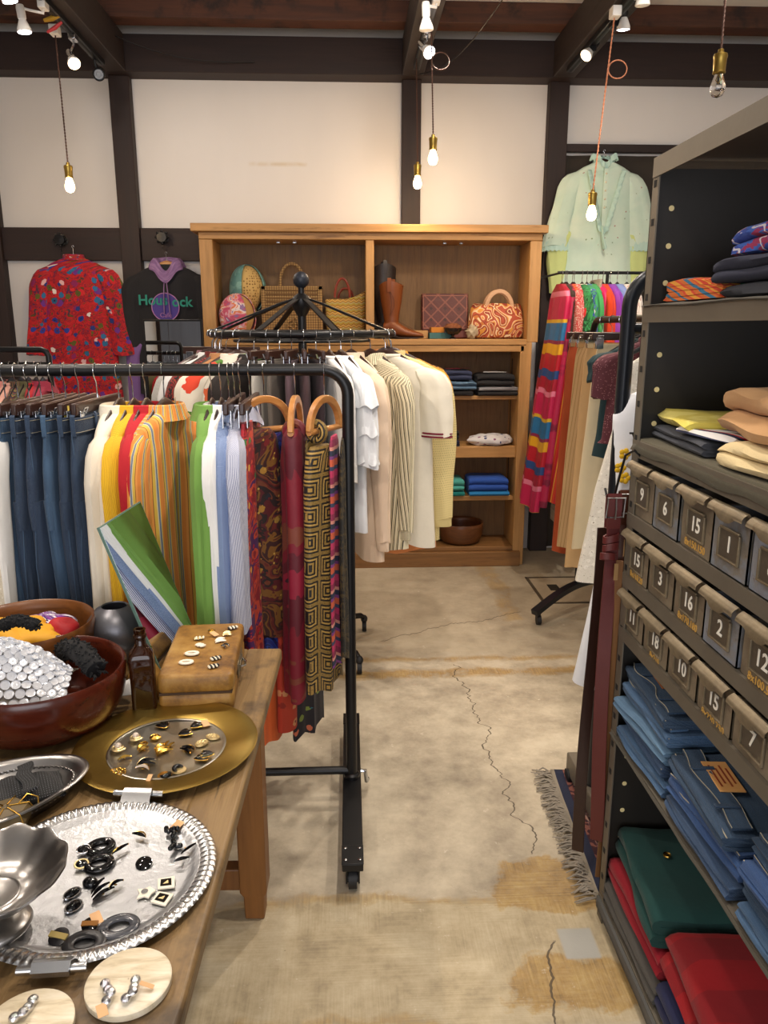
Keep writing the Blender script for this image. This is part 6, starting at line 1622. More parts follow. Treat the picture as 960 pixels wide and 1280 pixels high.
jstack(1.28, [-.002,.004,.0], 3, [.030,.038,.032], ['lowest folded jeans of the middle stack', 'bright blue folded jeans in the middle stack', 'topmost folded jeans of the middle stack with tan patch'],
       [DJ[1], DJ[5], DJ[4]], [0,3,-5], .28, .30, {2: (PATCH2, .03, 0, .05, .105)}, zj)
jstack(.965, [-.004,.002,-.002,.004], 4, [.032,.032,.034,.03], ['lowest folded jeans of the nearest stack', 'dark folded jeans second in the nearest stack', 'third folded jeans of the nearest stack with pale patch', 'topmost folded jeans of the nearest stack cut by the frame'],
       [DJ[3], DJ[4], DJ[5], DJ[4]], [0,-2,2,-4], .28, .30, {2: (PATCH2, .07, 0, .05, .09), 3: (PATCH1, .05, 0, .05, .09)}, zj)
# sweaters on the lowest shelf
z0 = z_bt+.007
KN = lambda n, c: fab(n, c, .95, .4, sheen=.06)
GSW = 'folded knitwear on the lowest steel shelf'
folded('folded_sweater', 'grey folded sweater underneath on the lowest steel shelf', 'sweater', KN('charcoal knit', '#4a4742'), (SX+.175, 1.56, z0), (.34,.36,.05), 4, 0, 1, GSW)
folded('folded_sweater', 'dark red folded sweater under the dark green one', 'sweater', KN('crimson knit', '#860a1c'), (SX+.18, 1.56, z0+.056), (.33,.34,.065), 4, .0, 2, GSW)
o = folded('folded_sweater', 'dark green folded cardigan with gold button on the lowest shelf', 'sweater', KN('bottle green knit', '#0d3a36'), (SX+.185, 1.555, z0+.128), (.33,.33,.085), 4, math.radians(-6), 3, GSW, .008)
MB().lathe([(.001,.003),(.006,.002),(.009,.004),(.010,.001),(.0095,0)], 20).build('gold_button', GOLD, o, loc=(-.085, .03, .091))
folded('folded_sweater', 'navy folded sweater under the bright red blanket', 'sweater', KN('navy knit', '#1b2044'), (SX+.18, 1.20, z0), (.34,.36,.075), 4, 0, 4, GSW)
folded('folded_blanket', 'bright red folded wool blanket on the lowest steel shelf', 'blanket', fab('bright red wool', stripes([(.07,'#90040f'),(.07,'#7d0510')], 1), .95, .4, sheen=.06), (SX+.185, 1.205, z0+.082), (.34,.345,.125), 4, math.radians(-5), 5, GSW, .012)
folded('folded_sweater', 'olive green folded sweater at the bottom right corner', 'sweater', KN('olive knit', '#3c4a30'), (SX+.18, .88, z0), (.34,.27,.10), 4, 0, 6, GSW)
# t-shirts on the top shelf
zt = z_s1+.008
GT = 'folded tops on the upper steel shelves'
TIE = fab('tie dye jersey', multi(['#c8401c','#d8902a','#3f7a4a','#d8b83a','#2a6a8a','#c8641e'], 11, 2.2, .8), .9)
folded('folded_tshirt', 'orange green and blue tie-dye t-shirt on the top steel shelf', 't-shirt', TIE, (SX+.20, 1.60, zt), (.24,.32,.045), 4, math.radians(-88), 1, GT, .006)
NAVYJ = fab('navy jersey', '#171c33'); GEO = fab('blue red geometric jersey', lambda g, v: g.mix(g.m('LESS_THAN', g.m('FRACT', g.m('MULTIPLY_ADD', g.noise(v, 12, 1), 3.0, g.m('MULTIPLY', g.xyz(v)[1], 13))), .16), multi(['#2a4aa8','#3a66c0','#a02a5a','#2a4aa8','#3a5ab8'], 16, 2.5, .5)(g, v), '#d8d4dc'))
folded('folded_tshirt', 'grey folded t-shirt under the navy one on the top steel shelf', 't-shirt', fab('slate jersey', '#3a3d45'), (SX+.21, 1.335, zt), (.32,.30,.022), 2, 0, 2, GT, .004)
o = folded('folded_tshirt', 'navy folded t-shirt with white lettering on the top steel shelf', 't-shirt', NAVYJ, (SX+.20, 1.345, zt+.026), (.32,.31,.042), 4, .05, 3, GT)
for k in range(6): MB().box((-.06+.0*k, .10-.045*k, .046), (.06,.022,.003), None).build('white_print', WHITEP, o, rot=(0,0,.0))
folded('folded_tshirt', 'blue and red patterned t-shirt topmost of its stack', 't-shirt', GEO, (SX+.215, 1.33, zt+.074), (.32,.29,.05), 4, -.04, 4, GT, .006)
# second shelf
zs = z_s2+.008
folded('folded_tshirt', 'slate grey t-shirt under the yellow one above the bins', 't-shirt', fab('slate jersey', '#3a3d45'), (SX+.20, 1.575, zs), (.34,.30,.030), 4, math.radians(-4), 5, GT)
o = folded('folded_tshirt', 'white t-shirt with navy and red bands above the bins', 't-shirt', fab('white navy red bands', stripes([(.03,'#d8d6d4'),(.012,'#1d2444'),(.006,'#b8242a'),(.03,'#d8d6d4'),(.02,'#1d2444')], 0)), (SX+.14, 1.47, zs+.034), (.22,.20,.014), 2, .1, 6, GT)
folded('folded_tshirt', 'yellow folded t-shirt on the slate grey one', 't-shirt', fab('pale yellow jersey', blot('#d9c95a', '#e6d978', 8)), (SX+.205, 1.60, zs+.036), (.33,.25,.026), 2, math.radians(-10), 7, GT, .008)
folded('folded_tshirt', 'orange folded t-shirt behind the tan velour jumper', 't-shirt', fab('orange jersey', '#c8823e'), (SX+.31, 1.43, zs+.066), (.22,.20,.028), 4, .1, 8, GT)
folded('folded_jumper', 'cream fleece jumper under the tan velour one', 'jumper', fab('cream fleece', '#ddc99a', .95, .6), (SX+.185, 1.22, zs), (.33,.30,.046), 4, 0, 9, GT, .008)
folded('folded_jumper', 'tan velour jumper folded thickly above the bins', 'jumper', fab('tan velour', '#c99c6a', .9, .4, sheen=.1), (SX+.205, 1.245, zs+.052), (.34,.33,.085), 4, math.radians(-5), 10, GT, .016)
# ---------------------------------------------------------------- belts on the shelf end
BY = 1.80
hk_ = thing('belt_hook', 'black wire hook on the steel shelf end carrying the belts', 'hook', (SX-.01, SY+.004, 1.19))
MB().tube([V(.012,-.06,.075), V(-.004,-.055,.09), V(-.014,-.03,.075), V(-.014,.0,.02), V(-.012,.03,-.035), V(-.012,.08,-.05), V(-.012,.10,-.03)], .003, 8).build('wire', BLACKM, hk_)
def belt(lab, u0, u1, vtop, vbot, y, mat, w=.018, buckle=True, keeper=True, seed=0):
    a, b = at(u0, vtop, y=y), at(u1, vbot, y=y)
    o = thing('leather_belt', lab, 'belt', tuple(a), 0, 'belts hanging on the steel shelf end')
    d = b-a; pts = [d*f+V(.006*math.sin(f*5+seed), .006*math.sin(f*4+seed), 0) for f in [i/24 for i in range(25)]]
    wv = [V(w*math.cos(.35*math.sin(f*3+seed)), w*math.sin(.35*math.sin(f*3+seed))-.004, 0) for f in [i/24 for i in range(25)]]
    MB().ribbon([V(0,0,.02)]+pts if False else pts, wv, .0045).build('strap', mat, o, bev=.001)
    if buckle:
        lp = [V(0, .0+.012*math.cos(t_)-.012, .024*math.sin(t_)+.03) for t_ in [lerp(-1.2, PI+1.0, i/14) for i in range(15)]]
        MB().ribbon([V(0,-.006,-.03), V(0,-.010,.0), V(0,-.012,.035), V(0,-.004,.055), V(0,.008,.05), V(0,.010,.02), V(0,.008,-.03)], V(w,0,0), .004).build('folded_end', mat, o)
        bm_ = MB(); bm_.tube([V(-w*1.25,-.014,.0), V(w*1.25,-.014,.0), V(w*1.25,-.018,.048), V(-w*1.25,-.018,.048)], .003, 8, loop=True); bo = bm_.build('buckle', SILVER, o)
        MB().tube([V(0,-.016,.05), V(0,-.020,.02), V(0,-.018,-.004)], .002, 6).build('prong', SILVER, bo)
    if keeper:
        for k in range(3):
            MB().ribbon([V(w*1.12*math.cos(t_)+.002*math.sin(k*2)-.0015*k, .011*math.sin(t_), -.055-.024*k+.005*math.cos(t_+k)) for t_ in [2*PI*i/28 for i in range(28)]], V(0,0,.009), .004, loop=True).build('wrap', mat, o, bev=.001)
    return o
RL = plain('oxblood leather', '#571f1d', .42, bump=.12, bsc=40); BL = plain('chestnut leather', '#4a2412', .4, bump=.12, bsc=40); DL = plain('dark brown leather', '#2c160e', .4, bump=.12, bsc=40); TL = plain('tan brown leather', '#6b4724', .5, bump=.12, bsc=40)
belt('dark brown leather belt hanging furthest left on the shelf end', 752, 722, 660, 1062, 1.86, DL, .015, False, False, 1)
belt('oxblood red belt with silver buckle in front of the others', 766, 744, 645, 1050, 1.775, RL, .0165, True, True, 2)
belt('chestnut leather belt touching the steel post', 784, 760, 640, 1030, 1.80, BL, .022, True, False, 3)
belt('tan brown leather belt reaching lowest, edge towards the aisle', 778, 748, 700, 1098, 1.775, TL, .010, False, False, 4)
for (u, v, lab) in ((782, 685, 'kraft price tag tied to the chestnut belt'), (770, 715, 'kraft price tag tied to the oxblood belt')):
    p = at(u, v, y=1.755); o = MB().box((0,0,0), (.010,.001,.042)).build('price_tag', plain('brown card', '#8a6a42', .8)); o.location = p; tag(o, lab, 'price tag', 'price tags on the belts')
# ---------------------------------------------------------------- rug and floor hatch
RUG = G('oriental rug'); v_ = RUG.co(); X_, Y_, Z_ = RUG.xyz(v_)
rc = multi(['#6a4a48','#8a6258','#3a2a38','#9a7a6a','#4a2a30'], 26, 3)(RUG, v_)
rc = RUG.mix(RUG.m('LESS_THAN', X_, .06), rc, RUG.mix(RUG.m('GREATER_THAN', RUG.noise(v_, 40, 1), .5), '#3a1a20', '#7a4a40'))
rc = RUG.mix(RUG.m('LESS_THAN', X_, .042), rc, '#1d2238'); rc = RUG.mix(RUG.m('LESS_THAN', X_, .012), rc, '#8d8474')
RUG.bump(RUG.noise(v_, 500, 2), .5, .004); RUG = RUG.out(rc, .95)
rg = thing('rug', 'small oriental rug with navy border and grey fringe by the shelf foot', 'rug', (.672, 1.80, 0), math.radians(-3))
m = MB(); m.grid(lambda a, b: V(a*.62, b*.62, .006+.004*nz(a*6, b*6)+.010*math.exp(-((b-1)/.05)**2)), 30, 30); m.build('pile', RUG, rg, solid=.01)
m = MB(); rf = random.Random(3)
for i in range(190):
    y = rf.uniform(-.01, .63); L_ = rf.uniform(.03, .07); dy = rf.uniform(-.03, .03)
    m.tube([V(.004, y, .010), V(-L_*.5, y+dy*.6+rf.uniform(-.01,.01), .008+rf.uniform(0,.012)), V(-L_, y+dy, .003+rf.uniform(0,.006))], [.003,.0032,.0015], 5)
tag(m.build('fringe', plain('grey wool fringe', '#8f8678', .95), rg), kind='stuff')
h0, h1, h2 = at(656, 722, z=0), at(770, 722, z=0), at(682, 755, z=0)
ht = thing('floor_hatch', 'square metal framed hatch set in the concrete floor by the skirts rail', 'hatch', (h0.x, h2.y, 0))
W_, L_ = .62, h0.y-h2.y; fm = plain('hatch frame steel', '#5c5142', .6, .4)
for a, b in (((0,0),(W_,.018)), ((0,L_-.018),(W_,L_)), ((0,0),(.018,L_)), ((W_-.018,0),(W_,L_))):
    MB().box2((a[0],a[1],0), (b[0],b[1],.004)).build('frame_bar', fm, ht)
MB().box2((.02,.02,0), (W_-.02,L_-.02,.002)).build('cover', plain('hatch cover concrete', '#a1927a', .8, var=.2), ht)
hp_ = at(692, 735, z=0)-V(h0.x, h2.y, 0)
MB().box2((hp_.x-.03,hp_.y-.05,.002), (hp_.x+.03,hp_.y+.05,.006)).build('handle', plain('dark handle', '#2a251f', .6), ht)
# ---------------------------------------------------------------- things on the oak bookcase
zT = zsh['top']+.001
def bp(u, y=5.06): return at(u, 420, y=y).x
STRAW = fab('plaited straw', lambda g, v: g.ramp(g.m('MULTIPLY_ADD', g.m('SINE', g.m('MULTIPLY', g.xyz(v)[0], 420)), .25, g.m('MULTIPLY_ADD', g.m('SINE', g.m('MULTIPLY', g.xyz(v)[2], 420)), .25, .5)), [(.2,'#6d5230'),(.5,'#8d6c40'),(.85,'#b08f5a')]), .8, .4, coords='Object')
def head(u, v0, v1, y, lab, base, facing, scarfmat, kind):
    a, b = at(u, v0, y=y), at(u, v1, y=y); h = a.z-b.z
    o = thing('display_head', lab, 'display head', (a.x, y, zT if kind == 'low' else b.z), facing)
    hh = h*.5; cz = (a.z-(zT if kind == 'low' else b.z))-hh
    def hf_(p):
        k = p.z/hh
        return V(p.x*(1-.22*max(0, -k)), p.y*(1-.18*max(0, -k))-(.012*math.exp(-((k+.1)/.15)**2) if p.y < -hh*.5 and abs(p.x) < .012 else 0), p.z)
    m = MB(); m.ell((0,0,cz), (hh*.70,hh*.78,hh), 28, 20, fn=hf_)
    m.build('head_form', base, o)
    MB().lathe([(hh*.44,0),(hh*.40,.01),(hh*.30,max(.02,cz-hh*.75)),(hh*.33,max(.03,cz-hh*.6))], 24, caps=(1,0)).build('neck', base, o)
    # kerchief wraps the crown and back, leaves the face (-y) open
    def kf(a_, b_):
        th_ = lerp(-.5*PI+(.72 if kind != 'low' else .5), 1.5*PI-(.72 if kind != 'low' else .5), a_); ph_ = lerp(.02, .70 if kind == 'low' else .80, b_)*PI
        r = 1.07+.03*math.sin(th_*5+b_*6)
        tilt = .0
        return V(hh*.72*r*math.sin(ph_)*math.cos(th_), hh*.80*r*math.sin(ph_)*math.sin(th_), cz+hh*1.04*math.cos(ph_))
    MB().grid(kf, 44, 26, uv=lambda p, q: (p*.5, q*.35)).build('kerchief', scarfmat, o, solid=.004)
    MB().tube([V(0, hh*.6, cz-hh*.5), V(.03, hh*.7, cz-hh*.8), V(.045, hh*.75, cz-hh*1.5)], [.014,.018,.026], 10, flat=.4).build('kerchief_tail', scarfmat, o)
    return o
head(308, 332, 392, 5.10, 'straw display head wearing a teal headscarf on the bookcase', fab('spotted straw head', dots('#c9a868', '#7a5a2a', 55, .3, .4), coords='UV'), math.radians(28), fab('teal scarf', blot('#5a8a86', '#7aa8a0', 9), .6), 'high')
st = thing('wooden_block', 'dark block raising the teal scarfed head behind the pink one', 'block', (bp(304, 5.13), 5.14, zT))
MB().box2((-.06,-.06,0), (.06,.05,at(308,392,y=5.10).z-zT)).build('block_body', OAKD, st, bev=.004)
head(296, 368, 424, 4.97, 'tan display head wearing a pink patterned headscarf on the bookcase', fab('tan linen head', '#b58f58', coords='UV'), math.radians(62), fab('pink wave scarf', multi(['#c85a78','#d8a0b0','#d8784a','#e0d0d0','#8a6a9a','#c04a6a'], 14, 2.6, .9), .6), 'low')
# square straw bag
def vz(v, y=5.06): return at(400, v, y=y).z
a, b = bp(329), bp(404)
o = thing('straw_bag', 'square plaited straw handbag with tall handle on the bookcase', 'handbag', ((a+b)/2, 5.09, zT)); w = (b-a)/2; h = vz(358, 5.05)-zT
MB().box2((-w,-.06,0), (w,.06,h)).build('bag_body', STRAW, o, bev=.008)
for (p, q) in (((-w,0),(-w+.025,h)), ((w-.025,0),(w,h)), ((-w,h-.022),(w,h)), ((-w,0),(w,.02)), ((-w,h*.5-.01),(w,h*.5+.01))):
    MB().box2((p[0],-.066,p[1]), (q[0],-.06,q[1])).build('plaited_band', STRAW, o, bev=.002)
for i in range(5):
    aa = 2*PI*i/5; MB().torus((0,0,0), .022, .005, 18, 6, sy=.55, M=TR(.01+.03*math.cos(aa), -.068, h*.25+.03*math.sin(aa)) @ RX(PI/2) @ RZ(-aa)).build('flower_loop', STRAW, o)
for i in range(6):
    MB().box2((-w+.03, -.064, h*.56+i*.022), (w-.03, -.061, h*.56+i*.022+.008)).build('woven_row', plain('dark straw', '#6d4f2a', .8), o)
hz = vz(327, 5.05)-zT
MB().tube([V(.0+.075*math.cos(t_)*(1 if hz else 1), -.01, h-.01+(hz-h)*max(0, math.sin(t_))**.75) for t_ in [PI*i/24 for i in range(25)]], .009, 8).build('handle', STRAW, o)
# sloping woven tote with red handles
a, b = bp(408, 5.04), bp(457, 5.04)
o = thing('woven_tote', 'woven straw tote in ochre stripes with round red handles', 'handbag', ((a+b)/2, 5.08, zT)); w = (b-a)/2
WOV = fab('ochre zigzag weave', lambda g, v: g.ramp(g.m('FRACT', g.m('ADD', g.m('MULTIPLY', g.xyz(v)[2], 26), g.m('MULTIPLY', g.m('ABSOLUTE', g.m('SUBTRACT', g.m('FRACT', g.m('MULTIPLY', g.xyz(v)[0], 30)), .5)), .6))), [(0,'#b98a3a'),(.2,'#d8b060'),(.36,'#6d3a24'),(.5,'#c9a02a'),(.66,'#8a8a4a'),(.8,'#d9bb7a'),(.92,'#4a3220')], True), .8, .5, coords='Object')
rings = []
for z_, k in ((0,.8),(.02,.9),(.12,1.0),(.2,1.02)):
    rings.append([V(w*k*sg(math.cos(t_),.5), .065*k*sg(math.sin(t_),.6), z_*1.0+(z_/.2)*(.045*math.cos(t_)+.0)) for t_ in [2*PI*i/40 for i in range(40)]])
rings = rings[:-1]+[[V(p.x, p.y, (vz(374,5.04)-zT)+(.05*max(0, p.x/w)**1.5)) for p in rings[-1]]]
MB().loft(rings, True, (1,0)).build('bag_body', WOV, o, solid=.006)
RED = plain('red brown leather handle', '#8a3320', .45)
for dy, dx in ((-.055,-.02), (.05,.0)):
    MB().tube([V(dx+.047*math.cos(t_), dy, (vz(372,5.04)-zT)+(.115 if dy < 0 else .06)*math.sin(t_)) for t_ in [PI*i/20 for i in range(21)]], .0075, 8).build('handle', RED, o)
# boots
def boot(lab, u, vtop, y, rz, mat, solem, hgt=None, stitch=None):
    x = bp(u, y); hgt = at(u, vtop, y=y).z-zT
    o = thing('cowboy_boot', lab, 'boot', (x, y, zT), rz, 'cowboy boots on the bookcase')
    rings = []
    for z_, r, dx, sy in ((.035,.046,.01,.8),(.07,.047,.004,.8),(.10,.045,.002,.8),(.15,.05,0,.82),(.22,.064,0,.82),(.30,.074,0,.85),(hgt-.03,.078,0,.85),(hgt-.004,.079,0,.85)):
        rings.append([V(dx+r*math.cos(t_), r*sy*math.sin(t_), z_+(.03*abs(math.cos(t_))**2-.0 if z_ > hgt-.02 else 0)*-1*(abs(math.sin(t_)) < 2)+(.0)) for t_ in [2*PI*i/32 for i in range(32)]])
    MB().loft(rings, True, (1,1), lambda i, j: (j/32*.4, i*.05)).build('shaft', mat, o)
    rings = []
    for x_, w_, z0_, z1_ in ((-.055,.020,.03,.06),(-.045,.036,.026,.10),(0,.043,.024,.13),(.05,.044,.014,.098),(.10,.045,.008,.068),(.15,.038,.008,.050),(.19,.022,.010,.036),(.205,.008,.014,.028)):
        rings.append([V(x_, w_*math.cos(t_), (z0_+z1_)/2+(z1_-z0_)/2*math.sin(t_)) for t_ in [2*PI*i/24 for i in range(24)]])
    MB().loft(rings).build('foot', mat, o)
    m = MB()
    m.loft([[V(x_, -w_, .008+zz), V(x_, w_, .008+zz), V(x_, w_, zz), V(x_, -w_, zz)] for x_, w_, zz in ((-.06,.02,.03),(-.03,.04,.03),(.02,.042,.018),(.06,.044,.004),(.12,.046,.002),(.17,.036,.003),(.20,.018,.006),(.208,.005,.008))])
    m.build('sole', solem, o)
    MB().loft([[V(-.035+k*math.cos(t_), k*.95*math.sin(t_), z_) for t_ in [2*PI*i/20 for i in range(20)]] for k, z_ in ((.028,0),(.032,.02),(.036,.034))]).build('heel', solem, o)
    if stitch:
        for s in (-1, 1):
            for q in (.0, .018):
                MB().tube([V(.076*math.cos(t_)*1.0, s*.0, 0) if False else V((.03-q)*math.sin(f*PI), s*(.062-.018*(1-f))*1.03, .14+(hgt-.20)*f) for f in [i/16 for i in range(17)]], .0014, 5).build('stitching', stitch, o)
        MB().tube([V(.047*math.sin(f*PI)*0+.05+.09*f, (1-2*0)*.0+.0, .105-.045*f) for f in [i/8 for i in range(9)]], .0016, 5).build('toe_seam', stitch, o)
    for s in (-1, 1):
        MB().ribbon([V(0, s*.066, hgt-.07), V(0, s*.072, hgt-.02), V(0, s*.068, hgt+.012), V(0, s*.058, hgt-.02)], V(.012,0,0), .003).build('pull_strap', mat, o)
    return o
BOOTB = plain('tan boot leather', '#7a411c', .42, bump=.3, bsc=45); BOOTK = plain('black boot leather', '#2b2422', .45, bump=.25, bsc=45); SOLE = plain('dark sole', '#2a1a12', .5)
boot('tan brown leather cowboy boot on the bookcase', 489, 351, 4.99, math.radians(-14), BOOTB, SOLE, stitch=plain('dark boot stitch', '#5a2e12', .6))
boot('black leather cowboy boot behind the tan brown one', 480, 329, 5.13, math.radians(4), BOOTK, SOLE, stitch=plain('grey boot stitch', '#6a625c', .6))
# embossed clutch standing on books
yc = 5.10
def blk(name, lab, cat, u0, u1, v0, v1, y0, d, mat, part='cover', bev=.002, zbase=None):
    a, b = bp(u0, y0), bp(u1, y0); z1 = at(400, v0, y=y0).z; z0_ = at(400, v1, y=y0).z if zbase is None else zbase
    o = thing(name, lab, cat, ((a+b)/2, y0, z0_)); w = (b-a)/2
    MB().box2((-w,0,0), (w,d,z1-z0_)).build(part, mat, o, bev=bev); return o, w, z1-z0_
o, w, h = blk('book', 'teal cloth book lying flat under the clutch', 'book', 537, 566, 416, 424, 4.98, .15, plain('teal cloth', '#3f6a6c', .8), zbase=zT)
MB().box2((-w+.003,.003,.003), (w+.0008,.147,h-.003)).build('pages', plain('page edges', '#d8cdb0', .8), o)
tz2 = zT+h+.001
o, w2, h2_ = blk('book', 'orange book on the teal book', 'book', 539, 555, 409, 416, 4.99, .12, plain('orange cloth', '#c07a2a', .8), zbase=tz2)
MB().box2((-w2+.003,.003,.003), (w2+.0008,.117,h2_-.003)).build('pages', plain('page edges', '#d8cdb0', .8), o)
blk('wooden_box', 'small pale wooden box beside the tan boot toe', 'box', 517, 535, 413, 424, 5.02, .1, OAKX, 'box_body', zbase=zT)
a, b = bp(527, 5.10), bp(585, 5.10)
CL_ = G('embossed leather'); v_ = CL_.co(); x_, y_, z_ = CL_.xyz(v_)
dd = CL_.m('ABSOLUTE', CL_.m('SUBTRACT', CL_.m('FRACT', CL_.m('MULTIPLY', CL_.m('ADD', x_, z_), 11)), .5)); de = CL_.m('ABSOLUTE', CL_.m('SUBTRACT', CL_.m('FRACT', CL_.m('MULTIPLY', CL_.m('SUBTRACT', x_, z_), 11)), .5))
lines = CL_.m('LESS_THAN', CL_.m('MINIMUM', dd, de), .07)
CL_.bump(CL_.m('ADD', lines, CL_.noise(v_, 60, 3)), .5, .004); CL_ = CL_.out(CL_.mix(lines, '#55221a', '#7d4434'), .45)
zc_ = at(400, 408, y=5.08).z
o = thing('leather_clutch', 'dark red embossed leather clutch standing upright on the bookcase', 'handbag', ((a+b)/2, 5.12, tz2+h2_-.004 if False else zT), 0, rot=(math.radians(-6),0,0)); w = (b-a)/2; h = at(400, 367, y=5.1).z-zT
MB().box2((-w,-.02,.0), (w,.02,h)).build('bag_body', plain('dark red leather', '#5f281c', .45, bump=.2), o, bev=.006)
MB().box2((-w*.98,-.026,.05), (w*.98,-.019,h+.002)).build('flap', CL_, o, bev=.004)
for (p, q) in (((-w*.93,.062),(w*.93,.066)), ((-w*.93,h-.014),(w*.93,h-.010)), ((-w*.93,.062),(-w*.91,h-.01)), ((w*.91,.062),(w*.93,h-.01))):
    MB().box2((p[0],-.0285,p[1]), (q[0],-.025,q[1])).build('tooled_border', plain('worn tooled edge', '#9a5a42', .5), o)
for i in range(6):
    MB().cyl((-w*.6+w*.6*(i % 3), -.0285, h*.42+.07*(i//3)), (-w*.6+w*.6*(i % 3), -.026, h*.42+.07*(i//3)), .012, n=4).build('tooled_diamond', plain('dark tooled leather', '#3d1a12', .5), o)
# glass dish with brown purse, shell
cx_ = bp(566, 4.96)
o = thing('glass_dish', 'small dark glass footed dish in front of the clutch', 'dish', (cx_, 4.96, zT))
MB().lathe([(.001,0),(.025,0),(.022,.006),(.008,.014),(.010,.022),(.035,.030),(.054,.05),(.058,.066),(.055,.066),(.048,.05),(.03,.036),(.001,.032)], 36).build('dish_body', plain('smoked glass', '#2a2220', .1, .2), o)
crumple('coin_purse', 'brown suede purse heaped in the glass dish', 'purse', (cx_, 4.96, zT+.068), (.05,.045,.03), plain('brown suede', '#7a4626', .8), .014, 30, 3)
sx_ = bp(590, 4.95)
o = thing('sea_shell', 'spiky white and brown shell left of the swirl patterned bag', 'shell', (sx_, 4.95, zT))
m = MB(); m.ell((0,0,.04), (.036,.034,.040), 24, 16, fn=lambda p: p*(1+.18*math.sin(p.x*200)*math.sin(p.z*170)))
for i in range(14):
    d = V(RND.gauss(0,1), RND.gauss(0,1), RND.gauss(0,1)).normalized(); m.tube([V(0,0,.042)+d*.03, V(0,0,.042)+d*.052], [.009,.001], 6)
m.build('shell_body', plain('shell', '#a8987c', .5, var=.35, sc=40), o)
# swirl bag
a, b = bp(586, 5.04), bp(654, 5.04)
SWL = G('orange swirl print'); v_ = SWL.co(); nn = SWL.noise(v_, 8, 1, .4, 1.2)
SWL = SWL.out(SWL.ramp(SWL.m('FRACT', SWL.m('MULTIPLY', nn, 5.0)), [(0,'#a8482a'),(.22,'#d9b890'),(.34,'#c98a3a'),(.5,'#8a3220'),(.68,'#e0caa4'),(.78,'#b86a2e'),(.9,'#7d2c1c')], True), .7)
o = thing('swirl_bag', 'orange swirl patterned handbag with pale wooden handles on the bookcase', 'handbag', ((a+b)/2, 5.05, zT)); w = (b-a)/2; h = at(400, 381, y=5.0).z-zT
rings = []
for z_, kx, ky in ((0,.80,.6),(.01,.95,.85),(.05,1.02,1.0),(.12,1.0,.95),(h-.02,.92,.6),(h,.86,.35)):
    rings.append([V(w*kx*sg(math.cos(t_),.65)*(1+.02*math.sin(t_*9)), .09*ky*sg(math.sin(t_),.8)*(1+.05*math.sin(t_*13+z_*30)), z_+(.012*math.sin(t_*3) if z_ > .1 else 0)) for t_ in [2*PI*i/56 for i in range(56)]])
MB().loft(rings).build('bag_body', SWL, o)
HW_ = wood('pale pink wood handle', '#c9a07c', '#a87f5c', axis=0, sc=10, rough=.4, bump=.05)
for dy in (-.03, .03):
    ho = [V(.01+.082*math.cos(t_), dy, h-.02+.105*math.sin(t_)) for t_ in [PI*i/22 for i in range(23)]]
    MB().ribbon(ho, [V(0,.010,0)]*23, .026).build('handle', HW_, o, bev=.003)
    MB().box2((-.088,dy-.010,h-.035), (.108,dy+.010,h-.012)).build('handle_bar', HW_, o, bev=.004)
# lower shelves
GB_ = 'folded clothes in the oak bookcase'
def fold_b(name, lab, cat, mat, u0, u1, zbase, v0, v1, layers=4, y=5.03, seed=0, d=.2, cr=.004):
    a, b = at(u0, 500, y=y).x, at(u1, 500, y=y).x
    h = at(480, v0, y=y-d/2+.02).z-at(480, v1, y=y-d/2+.02).z
    return folded(name, lab, cat, mat, ((a+b)/2, y, zbase), (d, b-a, max(h, .012)), layers, PI/2, seed, GB_, cr), max(h, .012)
z1 = zsh['s1']+.002
N1 = fab('faded navy jersey', '#2c3552'); B1 = fab('black jersey tee', '#17171a'); G1 = fab('mid grey denim', '#6a7484')
o, h = fold_b('folded_tshirt', 'dark folded t-shirt at the bottom of the navy stack', 't-shirt', B1, 541, 588, z1, 491, 497, 2, seed=1); zz = z1+h+.006
o, h = fold_b('folded_jeans', 'pale blue folded jeans under the faded navy t-shirt', 'jeans', DJ[2], 540, 592, zz, 479, 490, 4, seed=2, cr=.008); zz += h+.006
o, h = fold_b('folded_tshirt', 'faded navy t-shirt with red print on the bookcase', 't-shirt', N1, 541, 586, zz, 467, 479, 4, seed=3, cr=.006)
for i, (s_, dx, dy) in enumerate((('ABC', -.0, .02), ('OR WORD', -.0, -.045))):
    text('red_print', s_, .05, plain('faded red print', '#a0324a', .8), o, None, M=TR(-.03+dy*-1, dx, h+.010) @ RZ(-PI/2), bold=.001)
o, h = fold_b('folded_tshirt', 'black folded t-shirt at the bottom of the right stack', 't-shirt', B1, 595, 647, z1, 491, 496, 2, seed=4); zz = z1+h+.005
o, h = fold_b('folded_tshirt', 'grey folded t-shirt in the right stack of the bookcase', 't-shirt', fab('grey marl', speck('#8f8f92', '#7a7a7e', 300, .5)), 595, 646, zz, 486, 491, 2, seed=5); zz += h+.005
o, h = fold_b('folded_tshirt', 'black t-shirt with white lettering topmost of the right stack', 't-shirt', B1, 593, 638, zz, 471, 486, 4, seed=6, cr=.006)
for k in range(4):
    MB().box((-.05+.026*k, .0+.004*k, h+.010), (.012, .15-.02*k, .002)).build('white_print', WHITEP, o)
z2 = zsh['s2']+.002
NV = fab('midnight blue knit', '#131a3a')
o, h = fold_b('folded_sweater', 'midnight blue folded sweater, lower of two in the bookcase', 'sweater', NV, 547, 573, z2, 549, 557, 4, seed=7); zz = z2+h+.005
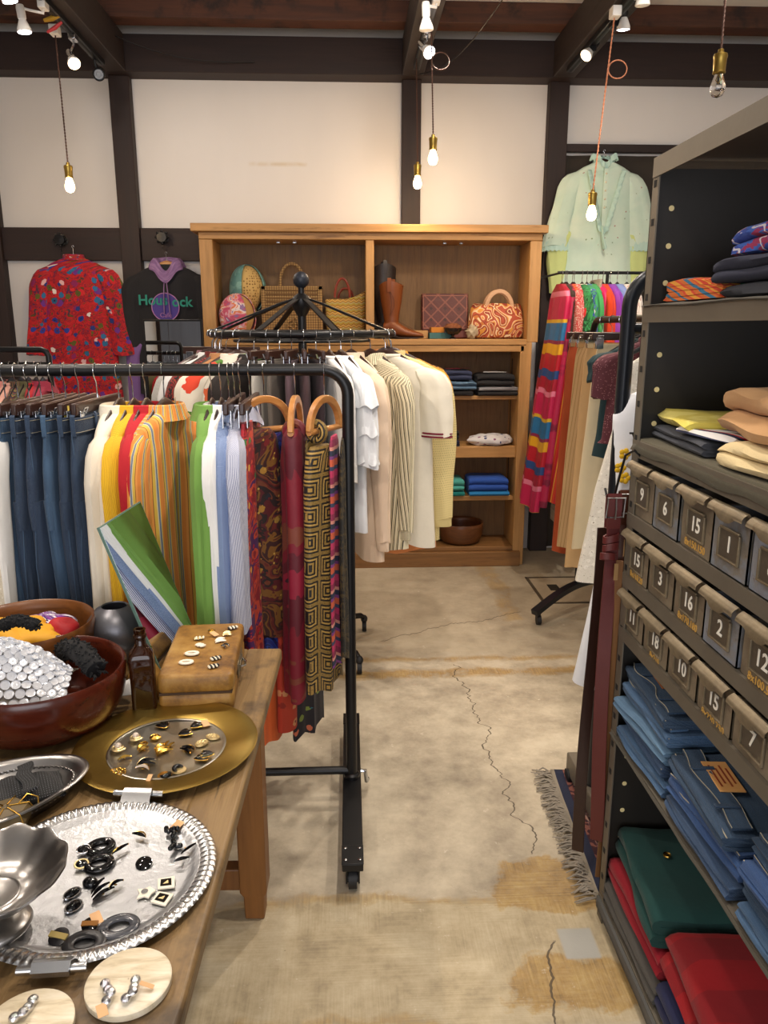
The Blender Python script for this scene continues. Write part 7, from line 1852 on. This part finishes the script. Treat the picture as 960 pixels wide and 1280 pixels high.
fold_b('folded_sweater', 'black folded sweater, upper of two in the bookcase', 'sweater', B1, 545, 572, zz, 538, 549, 4, seed=8)
o = crumple('folded_shirt', 'white and blue flowered shirt bundled on the middle shelf', 'shirt', (at(613,550,y=5.0).x, 5.02, z2+.032), (.155,.10,.038), fab('white blue flowers', flowers('#d9d8da', [(30,.3,['#5a6a9a','#8a5a7a','#3a4a7a'],None,.7)]), coords='Object'), .035, 16, 5)
z3 = zsh['s3']+.002
o, h = fold_b('folded_shirt', 'deep teal folded shirt, lower of the teal pair', 'shirt', fab('deep teal cotton', '#1a8a86'), 553, 581, z3, 618, 624, 2, seed=9); zz = z3+h+.004
fold_b('folded_shirt', 'light teal folded shirt, upper of the teal pair', 'shirt', fab('light teal cotton', '#48a39a'), 553, 580, zz, 604, 618, 4, seed=10)
o, h = fold_b('folded_shirt', 'bright azure folded shirt, lower of the blue pair', 'shirt', fab('azure cotton', '#1a78b4'), 587, 637, z3, 618, 624, 2, seed=11); zz = z3+h+.004
fold_b('folded_shirt', 'royal blue folded shirt, upper of the blue pair', 'shirt', fab('royal blue cotton', '#2350a8'), 586, 635, zz, 602, 618, 4, seed=12)
z4 = zsh['bot']+.001
bowl('wooden_bowl', 'large brown wooden bowl on the bottom board of the bookcase', (at(576, 660, y=5.02).x, 5.04, z4), .155, .135, wood('walnut bowl', '#6a4022', '#4a2a14', axis=0, sc=6, rough=.35, bump=.03), .012, .62)
o, h = fold_b('folded_jeans', 'dark folded jeans at the bottom left of the bookcase', 'jeans', DJ[1], 491, 533, z4, 672, 681, 4, 4.99, 13, .16); zz = z4+h+.004
fold_b('folded_jeans', 'blue folded jeans lying on the dark pair in the bookcase', 'jeans', DJ[3], 495, 532, zz, 662, 672, 4, 5.0, 14, .16, .008)
crumple('straw_hat', 'olive straw hat behind the folded jeans in the bookcase', 'hat', (at(545,668,y=5.08).x, 5.10, z4+.04), (.10,.07,.038), fab('olive straw', '#6a6a3a', coords='Object'), .01, 14, 2)

for q in C.objects:
    if 'bar_radius' in q: del q['bar_radius']
